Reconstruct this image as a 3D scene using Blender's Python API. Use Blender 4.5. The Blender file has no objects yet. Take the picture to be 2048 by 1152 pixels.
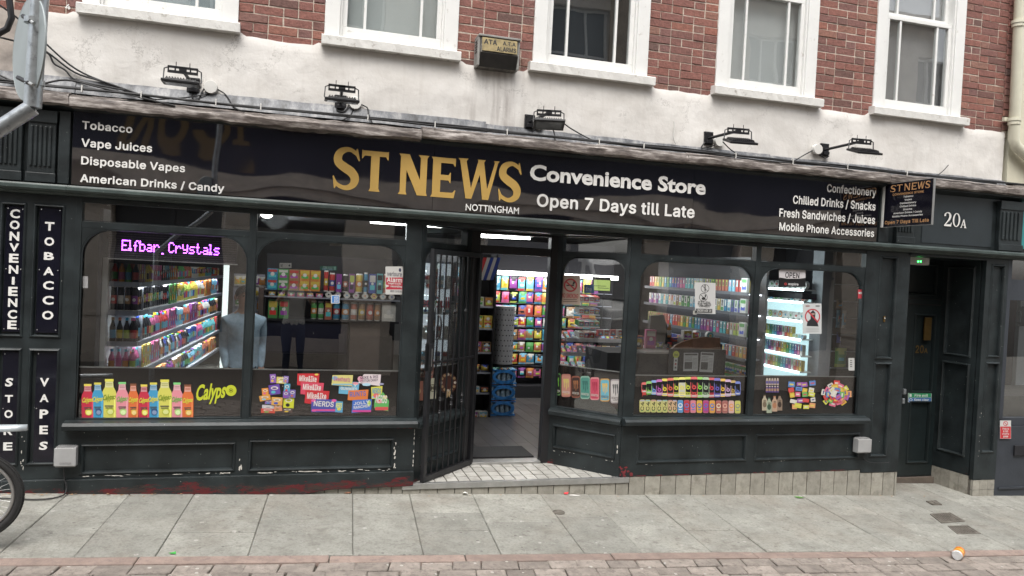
import bpy, bmesh, math, random
from mathutils import Vector, Matrix
random.seed(7)
R_ = math.radians
S = bpy.context.scene
C = S.collection
# ------------------------------------------------------------------ camera
CF, CYAW, CPIT, CROL = 1500.0, .2766, -.0212, .0497
CPOS = Vector((0, -6.2012, 1.7931))
_f = Vector((math.sin(CYAW)*math.cos(CPIT), math.cos(CYAW)*math.cos(CPIT), math.sin(CPIT)))
_r = Vector((math.cos(CYAW), -math.sin(CYAW), 0)); _u = _r.cross(_f)
CR = math.cos(CROL)*_r + math.sin(CROL)*_u; CU = -math.sin(CROL)*_r + math.cos(CROL)*_u; CFW = _f
cd = bpy.data.cameras.new('camera'); cam = bpy.data.objects.new('camera', cd); C.objects.link(cam)
m3 = Matrix((CR, CU, -CFW)).transposed(); cam.matrix_world = Matrix.Translation(CPOS) @ m3.to_4x4()
cd.sensor_width = 36; cd.sensor_fit = 'HORIZONTAL'; cd.lens = 36*CF/2048; cd.clip_start = .02; cd.clip_end = 400
S.camera = cam
# ------------------------------------------------------------------ sky, sun, exposure
W = bpy.data.worlds.new('World'); S.world = W; W.use_nodes = True
nt = W.node_tree; nt.nodes.clear()
sky = nt.nodes.new('ShaderNodeTexSky'); sky.sky_type = 'NISHITA'; sky.sun_disc = False
SUN_EL, SUN_AZ = R_(62), R_(200)
sky.sun_elevation = SUN_EL; sky.sun_rotation = SUN_AZ; sky.dust_density = 4; sky.air_density = 1.2
hs = nt.nodes.new('ShaderNodeHueSaturation'); hs.inputs['Saturation'].default_value = .22
bg = nt.nodes.new('ShaderNodeBackground'); bg.inputs['Strength'].default_value = .15
wo = nt.nodes.new('ShaderNodeOutputWorld')
nt.links.new(sky.outputs[0], hs.inputs['Color']); nt.links.new(hs.outputs[0], bg.inputs[0]); nt.links.new(bg.outputs[0], wo.inputs[0])
sl = bpy.data.lights.new('sun', 'SUN'); sl.energy = 1.3; sl.angle = R_(40); sl.color = (1, .96, .9)
so = bpy.data.objects.new('sun', sl); C.objects.link(so)
sd = Vector((math.sin(SUN_AZ)*math.cos(SUN_EL), math.cos(SUN_AZ)*math.cos(SUN_EL), math.sin(SUN_EL)))
so.rotation_euler = sd.to_track_quat('Z', 'Y').to_euler(); so.location = (0, -4, 12)
vs = S.view_settings; vs.view_transform = 'Standard'; vs.look = 'None'; vs.gamma = 1; vs.use_curve_mapping = False
vs.exposure = 1.0
S.cycles.use_denoising = True; S.cycles.max_bounces = 8; S.cycles.transparent_max_bounces = 12
S.cycles.diffuse_bounces = 3; S.cycles.glossy_bounces = 4; S.cycles.sample_clamp_indirect = 4; S.cycles.caustics_reflective = False

# ------------------------------------------------------------------ measuring: where a line of sight meets a real plane
def ray(px, py): return CR*((px-1024)/CF) - CU*((py-576)/CF) + CFW
def at(px, py, Y=0.):
    d = ray(px, py); t = (Y-CPOS.y)/d.y; q = CPOS + d*t; return q.x, q.z
def hit(px, py, n, k):
    d = ray(px, py); n = Vector(n); return CPOS + d*((k-n.dot(CPOS))/n.dot(d))
GA, GB, GC = -.0665, -.0363, .028
def gz(x, y): return GA+GB*x+GC*y if y < 0 else GA+GB*x+GC*y*.6
def ground(px, py): return hit(px, py, (-GB, -GC, 1), GA)

# ------------------------------------------------------------------ materials
MATS = {}
def nodes(name):
    m = bpy.data.materials.new(name); m.use_nodes = True; n = m.node_tree
    return m, n, n.nodes['Principled BSDF']
def N(n, t, **k):
    x = n.nodes.new(t)
    for a, b in k.items():
        if a.startswith('i_'):
            x.inputs[int(a[2:]) if a[2:].isdigit() else a[2:].replace('_', ' ')].default_value = b
        else: setattr(x, a, b)
    return x
def ramp(n, a, b, ca=(0,0,0,1), cb=(1,1,1,1)):
    r = N(n, 'ShaderNodeValToRGB'); e = r.color_ramp.elements
    e[0].position = a; e[1].position = b; e[0].color = ca; e[1].color = cb; return r
def c4(c): return (c[0], c[1], c[2], 1)
def mat(name, col, rough=.5, metal=0., var=0., vscale=6., bump=0., bscale=40., spec=.5, emit=None, es=0., objvar=0., coat=0., dirt=None, dscale=3., dpos=(.5,.7)):
    if name in MATS: return MATS[name]
    m, n, b = nodes(name); L = n.links.new
    b.inputs['Roughness'].default_value = rough; b.inputs['Metallic'].default_value = metal
    b.inputs['Specular IOR Level'].default_value = spec; b.inputs['Coat Weight'].default_value = coat
    rgb = N(n, 'ShaderNodeRGB'); rgb.outputs[0].default_value = c4(col); out = rgb.outputs[0]
    geo = N(n, 'ShaderNodeNewGeometry')
    if objvar:
        oi = N(n, 'ShaderNodeObjectInfo'); mr = N(n, 'ShaderNodeMapRange'); mr.inputs[3].default_value = 1-objvar; mr.inputs[4].default_value = 1+objvar
        L(oi.outputs['Random'], mr.inputs[0]); h = N(n, 'ShaderNodeHueSaturation'); L(mr.outputs[0], h.inputs['Value']); L(out, h.inputs['Color']); out = h.outputs[0]
    if var:
        t = N(n, 'ShaderNodeTexNoise', i_Scale=vscale, i_Detail=6., i_Roughness=.65); L(geo.outputs['Position'], t.inputs['Vector'])
        mr = N(n, 'ShaderNodeMapRange'); mr.inputs[1].default_value = .3; mr.inputs[2].default_value = .7; mr.inputs[3].default_value = 1-var; mr.inputs[4].default_value = 1+var
        L(t.outputs[0], mr.inputs[0]); h = N(n, 'ShaderNodeHueSaturation'); L(mr.outputs[0], h.inputs['Value']); L(out, h.inputs['Color']); out = h.outputs[0]
    if dirt:
        t = N(n, 'ShaderNodeTexNoise', i_Scale=dscale, i_Detail=9., i_Roughness=.7); L(geo.outputs['Position'], t.inputs['Vector'])
        r = ramp(n, *dpos); L(t.outputs[0], r.inputs[0]); mx = N(n, 'ShaderNodeMix', data_type='RGBA'); L(r.outputs[0], mx.inputs[0]); L(out, mx.inputs[6]); mx.inputs[7].default_value = c4(dirt); out = mx.outputs[2]
    L(out, b.inputs['Base Color'])
    if bump:
        t = N(n, 'ShaderNodeTexNoise', i_Scale=bscale, i_Detail=5.); L(geo.outputs['Position'], t.inputs['Vector'])
        bp = N(n, 'ShaderNodeBump', i_Strength=bump, i_Distance=.01); L(t.outputs[0], bp.inputs['Height']); L(bp.outputs[0], b.inputs['Normal'])
    if emit:
        b.inputs['Emission Color'].default_value = c4(emit); b.inputs['Emission Strength'].default_value = es
    MATS[name] = m; return m
def paint_mat(name, col, worn):
    """old gloss paint with brush grain; worn adds peeled patches low down that show red undercoat and bare white"""
    m, n, b = nodes(name); L = n.links.new; geo = N(n, 'ShaderNodeNewGeometry')
    t0 = N(n, 'ShaderNodeTexNoise', i_Scale=5., i_Detail=8.); L(geo.outputs['Position'], t0.inputs['Vector'])
    r0 = ramp(n, .3, .75, c4([c*.62 for c in col]), c4([c*1.6+.003 for c in col])); L(t0.outputs[0], r0.inputs[0]); out = r0.outputs[0]
    sp = N(n, 'ShaderNodeTexNoise', i_Scale=55., i_Detail=3.); L(geo.outputs['Position'], sp.inputs['Vector'])
    rs = ramp(n, .735, .75); L(sp.outputs[0], rs.inputs[0])
    mx = N(n, 'ShaderNodeMix', data_type='RGBA'); L(rs.outputs[0], mx.inputs[0]); L(out, mx.inputs[6]); mx.inputs[7].default_value = (.25,.27,.25,1); out = mx.outputs[2]
    if worn:
        sx = N(n, 'ShaderNodeSeparateXYZ'); L(geo.outputs['Position'], sx.inputs[0])
        for (k, z0, z1, cc, sc, lo) in ((0, .17, .0, (.10,.014,.017), 6., .575), (1, .16, .0, (.045,.03,.026), 9., .60), (2, .24, .1, (.42,.40,.37), 24., .735)):
            mp = N(n, 'ShaderNodeMapping'); mp.inputs['Scale'].default_value = (.6, 1, 2.2); mp.inputs['Location'].default_value = (k*3.1, 0, k)
            L(geo.outputs['Position'], mp.inputs[0])
            t = N(n, 'ShaderNodeTexNoise', i_Scale=sc, i_Detail=10., i_Roughness=.82); L(mp.outputs[0], t.inputs['Vector'])
            mr = N(n, 'ShaderNodeMapRange'); mr.inputs[1].default_value = z0; mr.inputs[2].default_value = z1; mr.inputs[3].default_value = -.32; mr.inputs[4].default_value = .03; L(sx.outputs[2], mr.inputs[0])
            # the left end of the front is weathered far more than the right
            mr2 = N(n, 'ShaderNodeMapRange'); mr2.inputs[1].default_value = 0.9; mr2.inputs[2].default_value = 3.2; mr2.inputs[3].default_value = .05; mr2.inputs[4].default_value = -.09; L(sx.outputs[0], mr2.inputs[0])
            a = N(n, 'ShaderNodeMath', operation='ADD'); L(t.outputs[0], a.inputs[0]); L(mr.outputs[0], a.inputs[1])
            a2 = N(n, 'ShaderNodeMath', operation='ADD'); L(a.outputs[0], a2.inputs[0]); L(mr2.outputs[0], a2.inputs[1])
            r = ramp(n, lo, lo+.012); L(a2.outputs[0], r.inputs[0])
            mx = N(n, 'ShaderNodeMix', data_type='RGBA'); L(r.outputs[0], mx.inputs[0]); L(out, mx.inputs[6]); mx.inputs[7].default_value = c4(cc); out = mx.outputs[2]
    L(out, b.inputs['Base Color']); b.inputs['Roughness'].default_value = .42; b.inputs['Specular IOR Level'].default_value = .4
    g = N(n, 'ShaderNodeTexNoise', i_Scale=24., i_Detail=4.); L(geo.outputs['Position'], g.inputs['Vector'])
    bp = N(n, 'ShaderNodeBump', i_Strength=.35, i_Distance=.006); L(g.outputs[0], bp.inputs['Height']); L(bp.outputs[0], b.inputs['Normal'])
    MATS[name] = m; return m
M_green = paint_mat('dark_green_paint', (.0150,.0200,.0215), True)
M_green2 = mat('dark_green_door_paint', (.010,.0155,.0165), .38, var=.25, bump=.15, bscale=30)
M_gray = mat('blue_grey_shopfront_paint', (.032,.037,.046), .5, var=.15, bump=.1)
M_board = mat('glossy_fascia_acrylic', (.006,.006,.009), .03, var=.1, spec=.9, bump=.0)
M_board.node_tree.nodes['Principled BSDF'].inputs['IOR'].default_value = 1.95
M_navy = mat('navy_board', (.008,.008,.014), .12, var=.2, bump=.05, bscale=8)
M_gold = mat('gold_lettering', (.44,.28,.075), .45, var=.06)
M_copper = mat('copper_lettering', (.50,.27,.12), .45, var=.1)
M_white = mat('white_lettering', (.75,.74,.71), .4, var=.04)
M_render = None
def render_mat():
    m, n, b = nodes('white_painted_render'); L = n.links.new; geo = N(n, 'ShaderNodeNewGeometry')
    t = N(n, 'ShaderNodeTexNoise', i_Scale=2.2, i_Detail=10., i_Roughness=.65); L(geo.outputs['Position'], t.inputs['Vector'])
    r = ramp(n, .3, .68, (.57,.545,.51,1), (.69,.67,.64,1)); L(t.outputs[0], r.inputs[0])
    mp = N(n, 'ShaderNodeMapping'); mp.inputs['Scale'].default_value = (14, 14, 1.6); L(geo.outputs['Position'], mp.inputs[0])
    s = N(n, 'ShaderNodeTexNoise', i_Scale=1.6, i_Detail=5.); L(mp.outputs[0], s.inputs['Vector'])
    sx = N(n, 'ShaderNodeSeparateXYZ'); L(geo.outputs['Position'], sx.inputs[0])
    g = N(n, 'ShaderNodeMapRange'); g.inputs[1].default_value = 3.25; g.inputs[2].default_value = 3.02; g.inputs[3].default_value = 0; g.inputs[4].default_value = .12; L(sx.outputs[2], g.inputs[0])
    a = N(n, 'ShaderNodeMath', operation='ADD'); L(s.outputs[0], a.inputs[0]); L(g.outputs[0], a.inputs[1])
    r2 = ramp(n, .56, .85); L(a.outputs[0], r2.inputs[0]); mm = N(n, 'ShaderNodeMath', operation='MULTIPLY', i_1=.22); L(r2.outputs[0], mm.inputs[0])
    mx = N(n, 'ShaderNodeMix', data_type='RGBA'); L(mm.outputs[0], mx.inputs[0]); L(r.outputs[0], mx.inputs[6]); mx.inputs[7].default_value = (.36,.32,.28,1)
    sp = N(n, 'ShaderNodeTexNoise', i_Scale=16., i_Detail=5., i_Roughness=.75); L(geo.outputs['Position'], sp.inputs['Vector']); r3 = ramp(n, .70, .73); L(sp.outputs[0], r3.inputs[0])
    m2 = N(n, 'ShaderNodeMix', data_type='RGBA'); L(r3.outputs[0], m2.inputs[0]); L(mx.outputs[2], m2.inputs[6]); m2.inputs[7].default_value = (.45,.41,.37,1)
    # rain streaks below the alarm box, and hairline cracks
    ab_ = N(n, 'ShaderNodeMath', operation='SUBTRACT', i_1=1.52); L(sx.outputs[0], ab_.inputs[0]); a2_ = N(n, 'ShaderNodeMath', operation='ABSOLUTE'); L(ab_.outputs[0], a2_.inputs[0])
    lm = N(n, 'ShaderNodeMapRange'); lm.inputs[1].default_value = .30; lm.inputs[2].default_value = .12; L(a2_.outputs[0], lm.inputs[0]); r5 = ramp(n, .40, .72); L(s.outputs[0], r5.inputs[0])
    k5 = N(n, 'ShaderNodeMath', operation='MULTIPLY'); L(lm.outputs[0], k5.inputs[0]); L(r5.outputs[0], k5.inputs[1]); k6 = N(n, 'ShaderNodeMath', operation='MULTIPLY', i_1=.6); L(k5.outputs[0], k6.inputs[0])
    m5 = N(n, 'ShaderNodeMix', data_type='RGBA'); L(k6.outputs[0], m5.inputs[0]); L(m2.outputs[2], m5.inputs[6]); m5.inputs[7].default_value = (.30,.27,.25,1)
    wv = N(n, 'ShaderNodeMixRGB', blend_type='ADD'); wv.inputs[0].default_value = .35; L(geo.outputs['Position'], wv.inputs[1]); L(sp.outputs[1], wv.inputs[2])
    vo = N(n, 'ShaderNodeTexVoronoi', feature='DISTANCE_TO_EDGE', i_Scale=1.7); L(wv.outputs[0], vo.inputs['Vector']); r6 = ramp(n, .004, .010, (1,1,1,1), (0,0,0,1)); L(vo.outputs[0], r6.inputs[0])
    r7 = ramp(n, .48, .56); L(t.outputs[0], r7.inputs[0]); k7 = N(n, 'ShaderNodeMath', operation='MULTIPLY'); L(r6.outputs[0], k7.inputs[0]); L(r7.outputs[0], k7.inputs[1]); k8 = N(n, 'ShaderNodeMath', operation='MULTIPLY', i_1=.6); L(k7.outputs[0], k8.inputs[0])
    m6 = N(n, 'ShaderNodeMix', data_type='RGBA'); L(k8.outputs[0], m6.inputs[0]); L(m5.outputs[2], m6.inputs[6]); m6.inputs[7].default_value = (.22,.20,.18,1)
    L(m6.outputs[2], b.inputs['Base Color']); b.inputs['Roughness'].default_value = .8
    v = N(n, 'ShaderNodeTexNoise', i_Scale=7., i_Detail=8., i_Roughness=.6); L(geo.outputs['Position'], v.inputs['Vector'])
    bp = N(n, 'ShaderNodeBump', i_Strength=.32, i_Distance=.03); L(v.outputs[0], bp.inputs['Height']); L(bp.outputs[0], b.inputs['Normal'])
    return m
M_render = render_mat()
M_sill = mat('old_white_gloss_paint', (.66,.65,.62), .5, var=.08, vscale=9, bump=.3, bscale=30, dirt=(.30,.27,.23), dscale=12, dpos=(.57,.70))
M_sash = mat('white_sash_paint', (.70,.70,.68), .4, var=.04, dirt=(.40,.37,.33), dscale=16, dpos=(.61,.72))
M_mortar = mat('lime_mortar', (.50,.43,.36), .95, var=.25, vscale=20, bump=.6, bscale=80)
def brick_mat():
    m, n, b = nodes('red_brick'); L = n.links.new; geo = N(n, 'ShaderNodeNewGeometry'); oi = N(n, 'ShaderNodeObjectInfo')
    r = N(n, 'ShaderNodeValToRGB'); e = r.color_ramp.elements; e[0].position = 0; e[0].color = (.12,.072,.062,1); e[1].position = 1; e[1].color = (.27,.11,.08,1)
    for p, c in ((.15,(.20,.09,.075,1)), (.5,(.235,.10,.078,1)), (.75,(.175,.09,.08,1)), (.92,(.24,.125,.095,1))):
        x = e.new(p); x.color = c
    L(oi.outputs['Random'], r.inputs[0])
    t = N(n, 'ShaderNodeTexNoise', i_Scale=26., i_Detail=8., i_Roughness=.75); L(geo.outputs['Position'], t.inputs['Vector'])
    mr = N(n, 'ShaderNodeMapRange'); mr.inputs[1].default_value = .3; mr.inputs[2].default_value = .7; mr.inputs[3].default_value = .62; mr.inputs[4].default_value = 1.3; L(t.outputs[0], mr.inputs[0])
    h = N(n, 'ShaderNodeHueSaturation'); L(mr.outputs[0], h.inputs['Value']); L(r.outputs[0], h.inputs['Color'])
    t2 = N(n, 'ShaderNodeTexNoise', i_Scale=9., i_Detail=9., i_Roughness=.8); L(geo.outputs['Position'], t2.inputs['Vector']); r2 = ramp(n, .60, .74); L(t2.outputs[0], r2.inputs[0])
    mx = N(n, 'ShaderNodeMix', data_type='RGBA'); mm = N(n, 'ShaderNodeMath', operation='MULTIPLY', i_1=.65); L(r2.outputs[0], mm.inputs[0]); L(mm.outputs[0], mx.inputs[0]); L(h.outputs[0], mx.inputs[6]); mx.inputs[7].default_value = (.13,.075,.065,1)
    L(mx.outputs[2], b.inputs['Base Color']); b.inputs['Roughness'].default_value = .9
    v = N(n, 'ShaderNodeTexNoise', i_Scale=60., i_Detail=5.); L(geo.outputs['Position'], v.inputs['Vector'])
    bp = N(n, 'ShaderNodeBump', i_Strength=.8, i_Distance=.008); L(v.outputs[0], bp.inputs['Height']); L(bp.outputs[0], b.inputs['Normal'])
    return m
M_brick = brick_mat()
def streak_mat(name, base, dark, light, sc=(3, 8, 14), rough=.55, metal=0.):
    m, n, b = nodes(name); L = n.links.new; geo = N(n, 'ShaderNodeNewGeometry')
    mp = N(n, 'ShaderNodeMapping'); mp.inputs['Scale'].default_value = sc; L(geo.outputs['Position'], mp.inputs[0])
    t = N(n, 'ShaderNodeTexNoise', i_Scale=1.4, i_Detail=9., i_Roughness=.7); L(mp.outputs[0], t.inputs['Vector'])
    r = N(n, 'ShaderNodeValToRGB'); e = r.color_ramp.elements; e[0].position = .34; e[0].color = c4(dark); e[1].position = .68; e[1].color = c4(light); x = e.new(.5); x.color = c4(base)
    L(t.outputs[0], r.inputs[0]); L(r.outputs[0], b.inputs['Base Color']); b.inputs['Roughness'].default_value = rough; b.inputs['Metallic'].default_value = metal
    v = N(n, 'ShaderNodeTexNoise', i_Scale=9., i_Detail=6.); L(geo.outputs['Position'], v.inputs['Vector'])
    bp = N(n, 'ShaderNodeBump', i_Strength=.6, i_Distance=.02); L(v.outputs[0], bp.inputs['Height']); L(bp.outputs[0], b.inputs['Normal'])
    MATS[name] = m; return m
M_lead = streak_mat('weathered_lead', (.17,.145,.13), (.04,.03,.028), (.50,.46,.43), (4, 12, 26))
M_flash = streak_mat('grey_lead_flashing', (.12,.125,.135), (.05,.05,.052), (.27,.265,.26), (9, 9, 4), .5, .1)
M_slab = mat('york_stone_slab', (.262,.26,.232), .85, var=.2, vscale=3.5, bump=.5, bscale=60, objvar=.13, dirt=(.15,.14,.125), dscale=11, dpos=(.52,.74))
def speck(m, sc, th, col, amount=1.):
    n = m.node_tree; L = n.links.new; b = n.nodes['Principled BSDF']; src = b.inputs['Base Color'].links[0].from_socket
    geo = N(n, 'ShaderNodeNewGeometry'); v = N(n, 'ShaderNodeTexVoronoi', i_Scale=sc); L(geo.outputs['Position'], v.inputs['Vector'])
    r = ramp(n, th, th+.02, (1,1,1,1), (0,0,0,1)); L(v.outputs['Distance'], r.inputs[0])
    t = N(n, 'ShaderNodeSeparateColor'); L(v.outputs['Color'], t.inputs[0]); g = N(n, 'ShaderNodeMath', operation='GREATER_THAN', i_1=.72); L(t.outputs[0], g.inputs[0])
    mu = N(n, 'ShaderNodeMath', operation='MULTIPLY'); L(r.outputs[0], mu.inputs[0]); L(g.outputs[0], mu.inputs[1])
    m2 = N(n, 'ShaderNodeMath', operation='MULTIPLY', i_1=amount); L(mu.outputs[0], m2.inputs[0])
    mx = N(n, 'ShaderNodeMix', data_type='RGBA'); L(m2.outputs[0], mx.inputs[0]); L(src, mx.inputs[6]); mx.inputs[7].default_value = c4(col); L(mx.outputs[2], b.inputs['Base Color'])
speck(M_slab, 9., .13, (.42,.41,.38), .75)
speck(M_slab, 13., .13, (.10,.095,.085), .75); speck(M_slab, 6.3, .09, (.13,.12,.105), .6); speck(M_slab, 31., .16, (.36,.35,.32), .6)
def tint(m, sc, lo, hi, col, amt):
    n = m.node_tree; L = n.links.new; b = n.nodes['Principled BSDF']; src = b.inputs['Base Color'].links[0].from_socket; geo = N(n, 'ShaderNodeNewGeometry')
    t = N(n, 'ShaderNodeTexNoise', i_Scale=sc, i_Detail=7., i_Roughness=.62); L(geo.outputs['Position'], t.inputs['Vector']); r = ramp(n, lo, hi); L(t.outputs[0], r.inputs[0])
    mu = N(n, 'ShaderNodeMath', operation='MULTIPLY', i_1=amt); L(r.outputs[0], mu.inputs[0]); mx = N(n, 'ShaderNodeMix', data_type='RGBA'); L(mu.outputs[0], mx.inputs[0]); L(src, mx.inputs[6]); mx.inputs[7].default_value = c4(col); L(mx.outputs[2], b.inputs['Base Color'])
tint(M_slab, 1.3, .50, .68, (.23,.19,.15), .32); tint(M_slab, 48., .48, .66, (.13,.125,.11), .5); tint(M_slab, 4.5, .52, .72, (.15,.14,.12), .45)
M_kerb = mat('pink_granite_kerb', (.27,.205,.175), .85, var=.2, vscale=8, bump=.5, bscale=90, objvar=.14, dirt=(.19,.145,.13), dscale=20, dpos=(.5,.7)); 
M_sett = mat('granite_sett', (.255,.222,.195), .85, var=.25, vscale=10, bump=.8, bscale=70, objvar=.2, dirt=(.14,.12,.105), dscale=24, dpos=(.5,.7)); speck(M_sett, 14., .16, (.46,.44,.40), .8)
M_joint = mat('dark_joint_dirt', (.115,.105,.088), .95, var=.3, vscale=30, bump=.5)
M_tile = mat('cream_plinth_tile', (.30,.285,.245), .5, var=.18, vscale=14, objvar=.1, dirt=(.16,.145,.12), dscale=9, dpos=(.5,.72))
M_step = mat('white_step_tile', (.43,.42,.39), .4, var=.12, objvar=.12, dirt=(.26,.24,.21), dscale=8, dpos=(.5,.72))
M_alu = mat('aluminium_trim', (.45,.45,.44), .4, .8, var=.2)
M_galv = mat('galvanised_steel', (.40,.43,.45), .38, .75, var=.22, vscale=22, bump=.12, bscale=60, dirt=(.18,.19,.2), dscale=30, dpos=(.56,.7))
M_signback = mat('grey_sign_back', (.33,.37,.375), .5, .2, var=.08)
M_black = mat('black_metal', (.010,.010,.012), .4, var=.2)
M_rubber = mat('black_rubber', (.018,.018,.018), .8, var=.3, bump=.3)
M_cable = mat('black_cable', (.015,.015,.016), .6)
M_pvcw = mat('white_plastic', (.62,.61,.58), .4, var=.06)
M_greybox = mat('grey_plastic_box', (.34,.34,.34), .5, var=.1)
M_cream = mat('cream_render', (.60,.57,.45), .75, var=.08, vscale=4, bump=.25, bscale=20, dirt=(.3,.27,.2), dscale=5, dpos=(.62,.75))
M_pipe = mat('cream_downpipe_paint', (.58,.56,.45), .45, var=.06, dirt=(.3,.25,.18), dscale=12, dpos=(.66,.74))
M_stone = mat('pale_sandstone', (.60,.52,.44), .85, var=.2, vscale=3, bump=.4)
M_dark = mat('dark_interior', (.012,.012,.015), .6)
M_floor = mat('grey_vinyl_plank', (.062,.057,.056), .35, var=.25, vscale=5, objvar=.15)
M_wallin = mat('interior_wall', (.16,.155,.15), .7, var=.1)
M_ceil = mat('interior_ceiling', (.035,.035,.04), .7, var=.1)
M_shelf = mat('shelf_grey_metal', (.34,.36,.42), .4, .3, var=.1)
M_shelfw = mat('shelf_white_metal', (.70,.72,.72), .4, var=.03)
M_led = mat('led_white', (.8,.8,.8), .5, emit=(.92,.97,1), es=13)
M_ledc = mat('led_cool', (.8,.8,.8), .5, emit=(.80,.97,1), es=3)
M_wood = mat('brown_counter_wood', (.16,.075,.04), .45, var=.3, vscale=8, bump=.1)
M_film = mat('dark_brown_window_film', (.022,.016,.014), .35, var=.25, vscale=2.5)
M_skin = mat('skin', (.42,.24,.17), .55, var=.05)
M_hair = mat('dark_hair', (.015,.011,.009), .6, var=.3)
M_bronze = mat('aged_brass', (.22,.14,.05), .35, .8, var=.2)
def attr_mat(name, rough, bump=0., emit=0.):
    m, n, b = nodes(name); a = N(n, 'ShaderNodeAttribute', attribute_name='Col'); hq = N(n, 'ShaderNodeHueSaturation', i_Saturation=.96 if name == 'printed_vinyl' else 1., i_Value=.80 if name == 'printed_vinyl' else 1.); n.links.new(a.outputs['Color'], hq.inputs['Color']); n.links.new(hq.outputs[0], b.inputs['Base Color'])
    b.inputs['Roughness'].default_value = rough
    if emit: n.links.new(a.outputs['Color'], b.inputs['Emission Color']); b.inputs['Emission Strength'].default_value = emit
    if bump:
        geo = N(n, 'ShaderNodeNewGeometry'); v = N(n, 'ShaderNodeTexNoise', i_Scale=45., i_Detail=3.); n.links.new(geo.outputs['Position'], v.inputs['Vector'])
        bp = N(n, 'ShaderNodeBump', i_Strength=bump, i_Distance=.01); n.links.new(v.outputs[0], bp.inputs['Height']); n.links.new(bp.outputs[0], b.inputs['Normal'])
    MATS[name] = m; return m
M_print = attr_mat('printed_vinyl', .4)
M_pack = attr_mat('printed_packaging', .32, .5)
M_backlit = attr_mat('backlit_print', .4, 0, 1.0)
M_pix = attr_mat('led_pixels', .4, 0, 5.)
def glass_mat(name, tint=(1,1,1), refl=1., rough=0.):
    m = bpy.data.materials.new(name); m.use_nodes = True; n = m.node_tree; n.nodes.clear(); L = n.links.new
    o = N(n, 'ShaderNodeOutputMaterial'); t = N(n, 'ShaderNodeBsdfTransparent'); t.inputs[0].default_value = c4(tint)
    g = N(n, 'ShaderNodeBsdfGlossy'); g.inputs['Roughness'].default_value = rough; g.inputs[0].default_value = (1,1,1,1)
    f = N(n, 'ShaderNodeFresnel'); gb = N(n, 'ShaderNodeNewGeometry'); io = N(n, 'ShaderNodeMapRange'); io.inputs[3].default_value = 1.55; io.inputs[4].default_value = 1/1.55; L(gb.outputs['Backfacing'], io.inputs[0]); L(io.outputs[0], f.inputs[0]); mu = N(n, 'ShaderNodeMath', operation='MULTIPLY', i_1=refl); L(f.outputs[0], mu.inputs[0])
    geo = N(n, 'ShaderNodeNewGeometry'); v = N(n, 'ShaderNodeTexNoise', i_Scale=1.8, i_Detail=1.); L(geo.outputs['Position'], v.inputs['Vector'])
    bp = N(n, 'ShaderNodeBump', i_Strength=.12, i_Distance=.02); L(v.outputs[0], bp.inputs['Height']); L(bp.outputs[0], g.inputs['Normal'])
    mx = N(n, 'ShaderNodeMixShader'); L(mu.outputs[0], mx.inputs[0]); L(t.outputs[0], mx.inputs[1]); L(g.outputs[0], mx.inputs[2]); L(mx.outputs[0], o.inputs[0])
    MATS[name] = m; return m
M_glass = glass_mat('shop_window_glass', (.96,.97,.97), 2.1)
M_glassup = glass_mat('upper_window_glass', (.94,.96,.96), 1.7)

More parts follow.
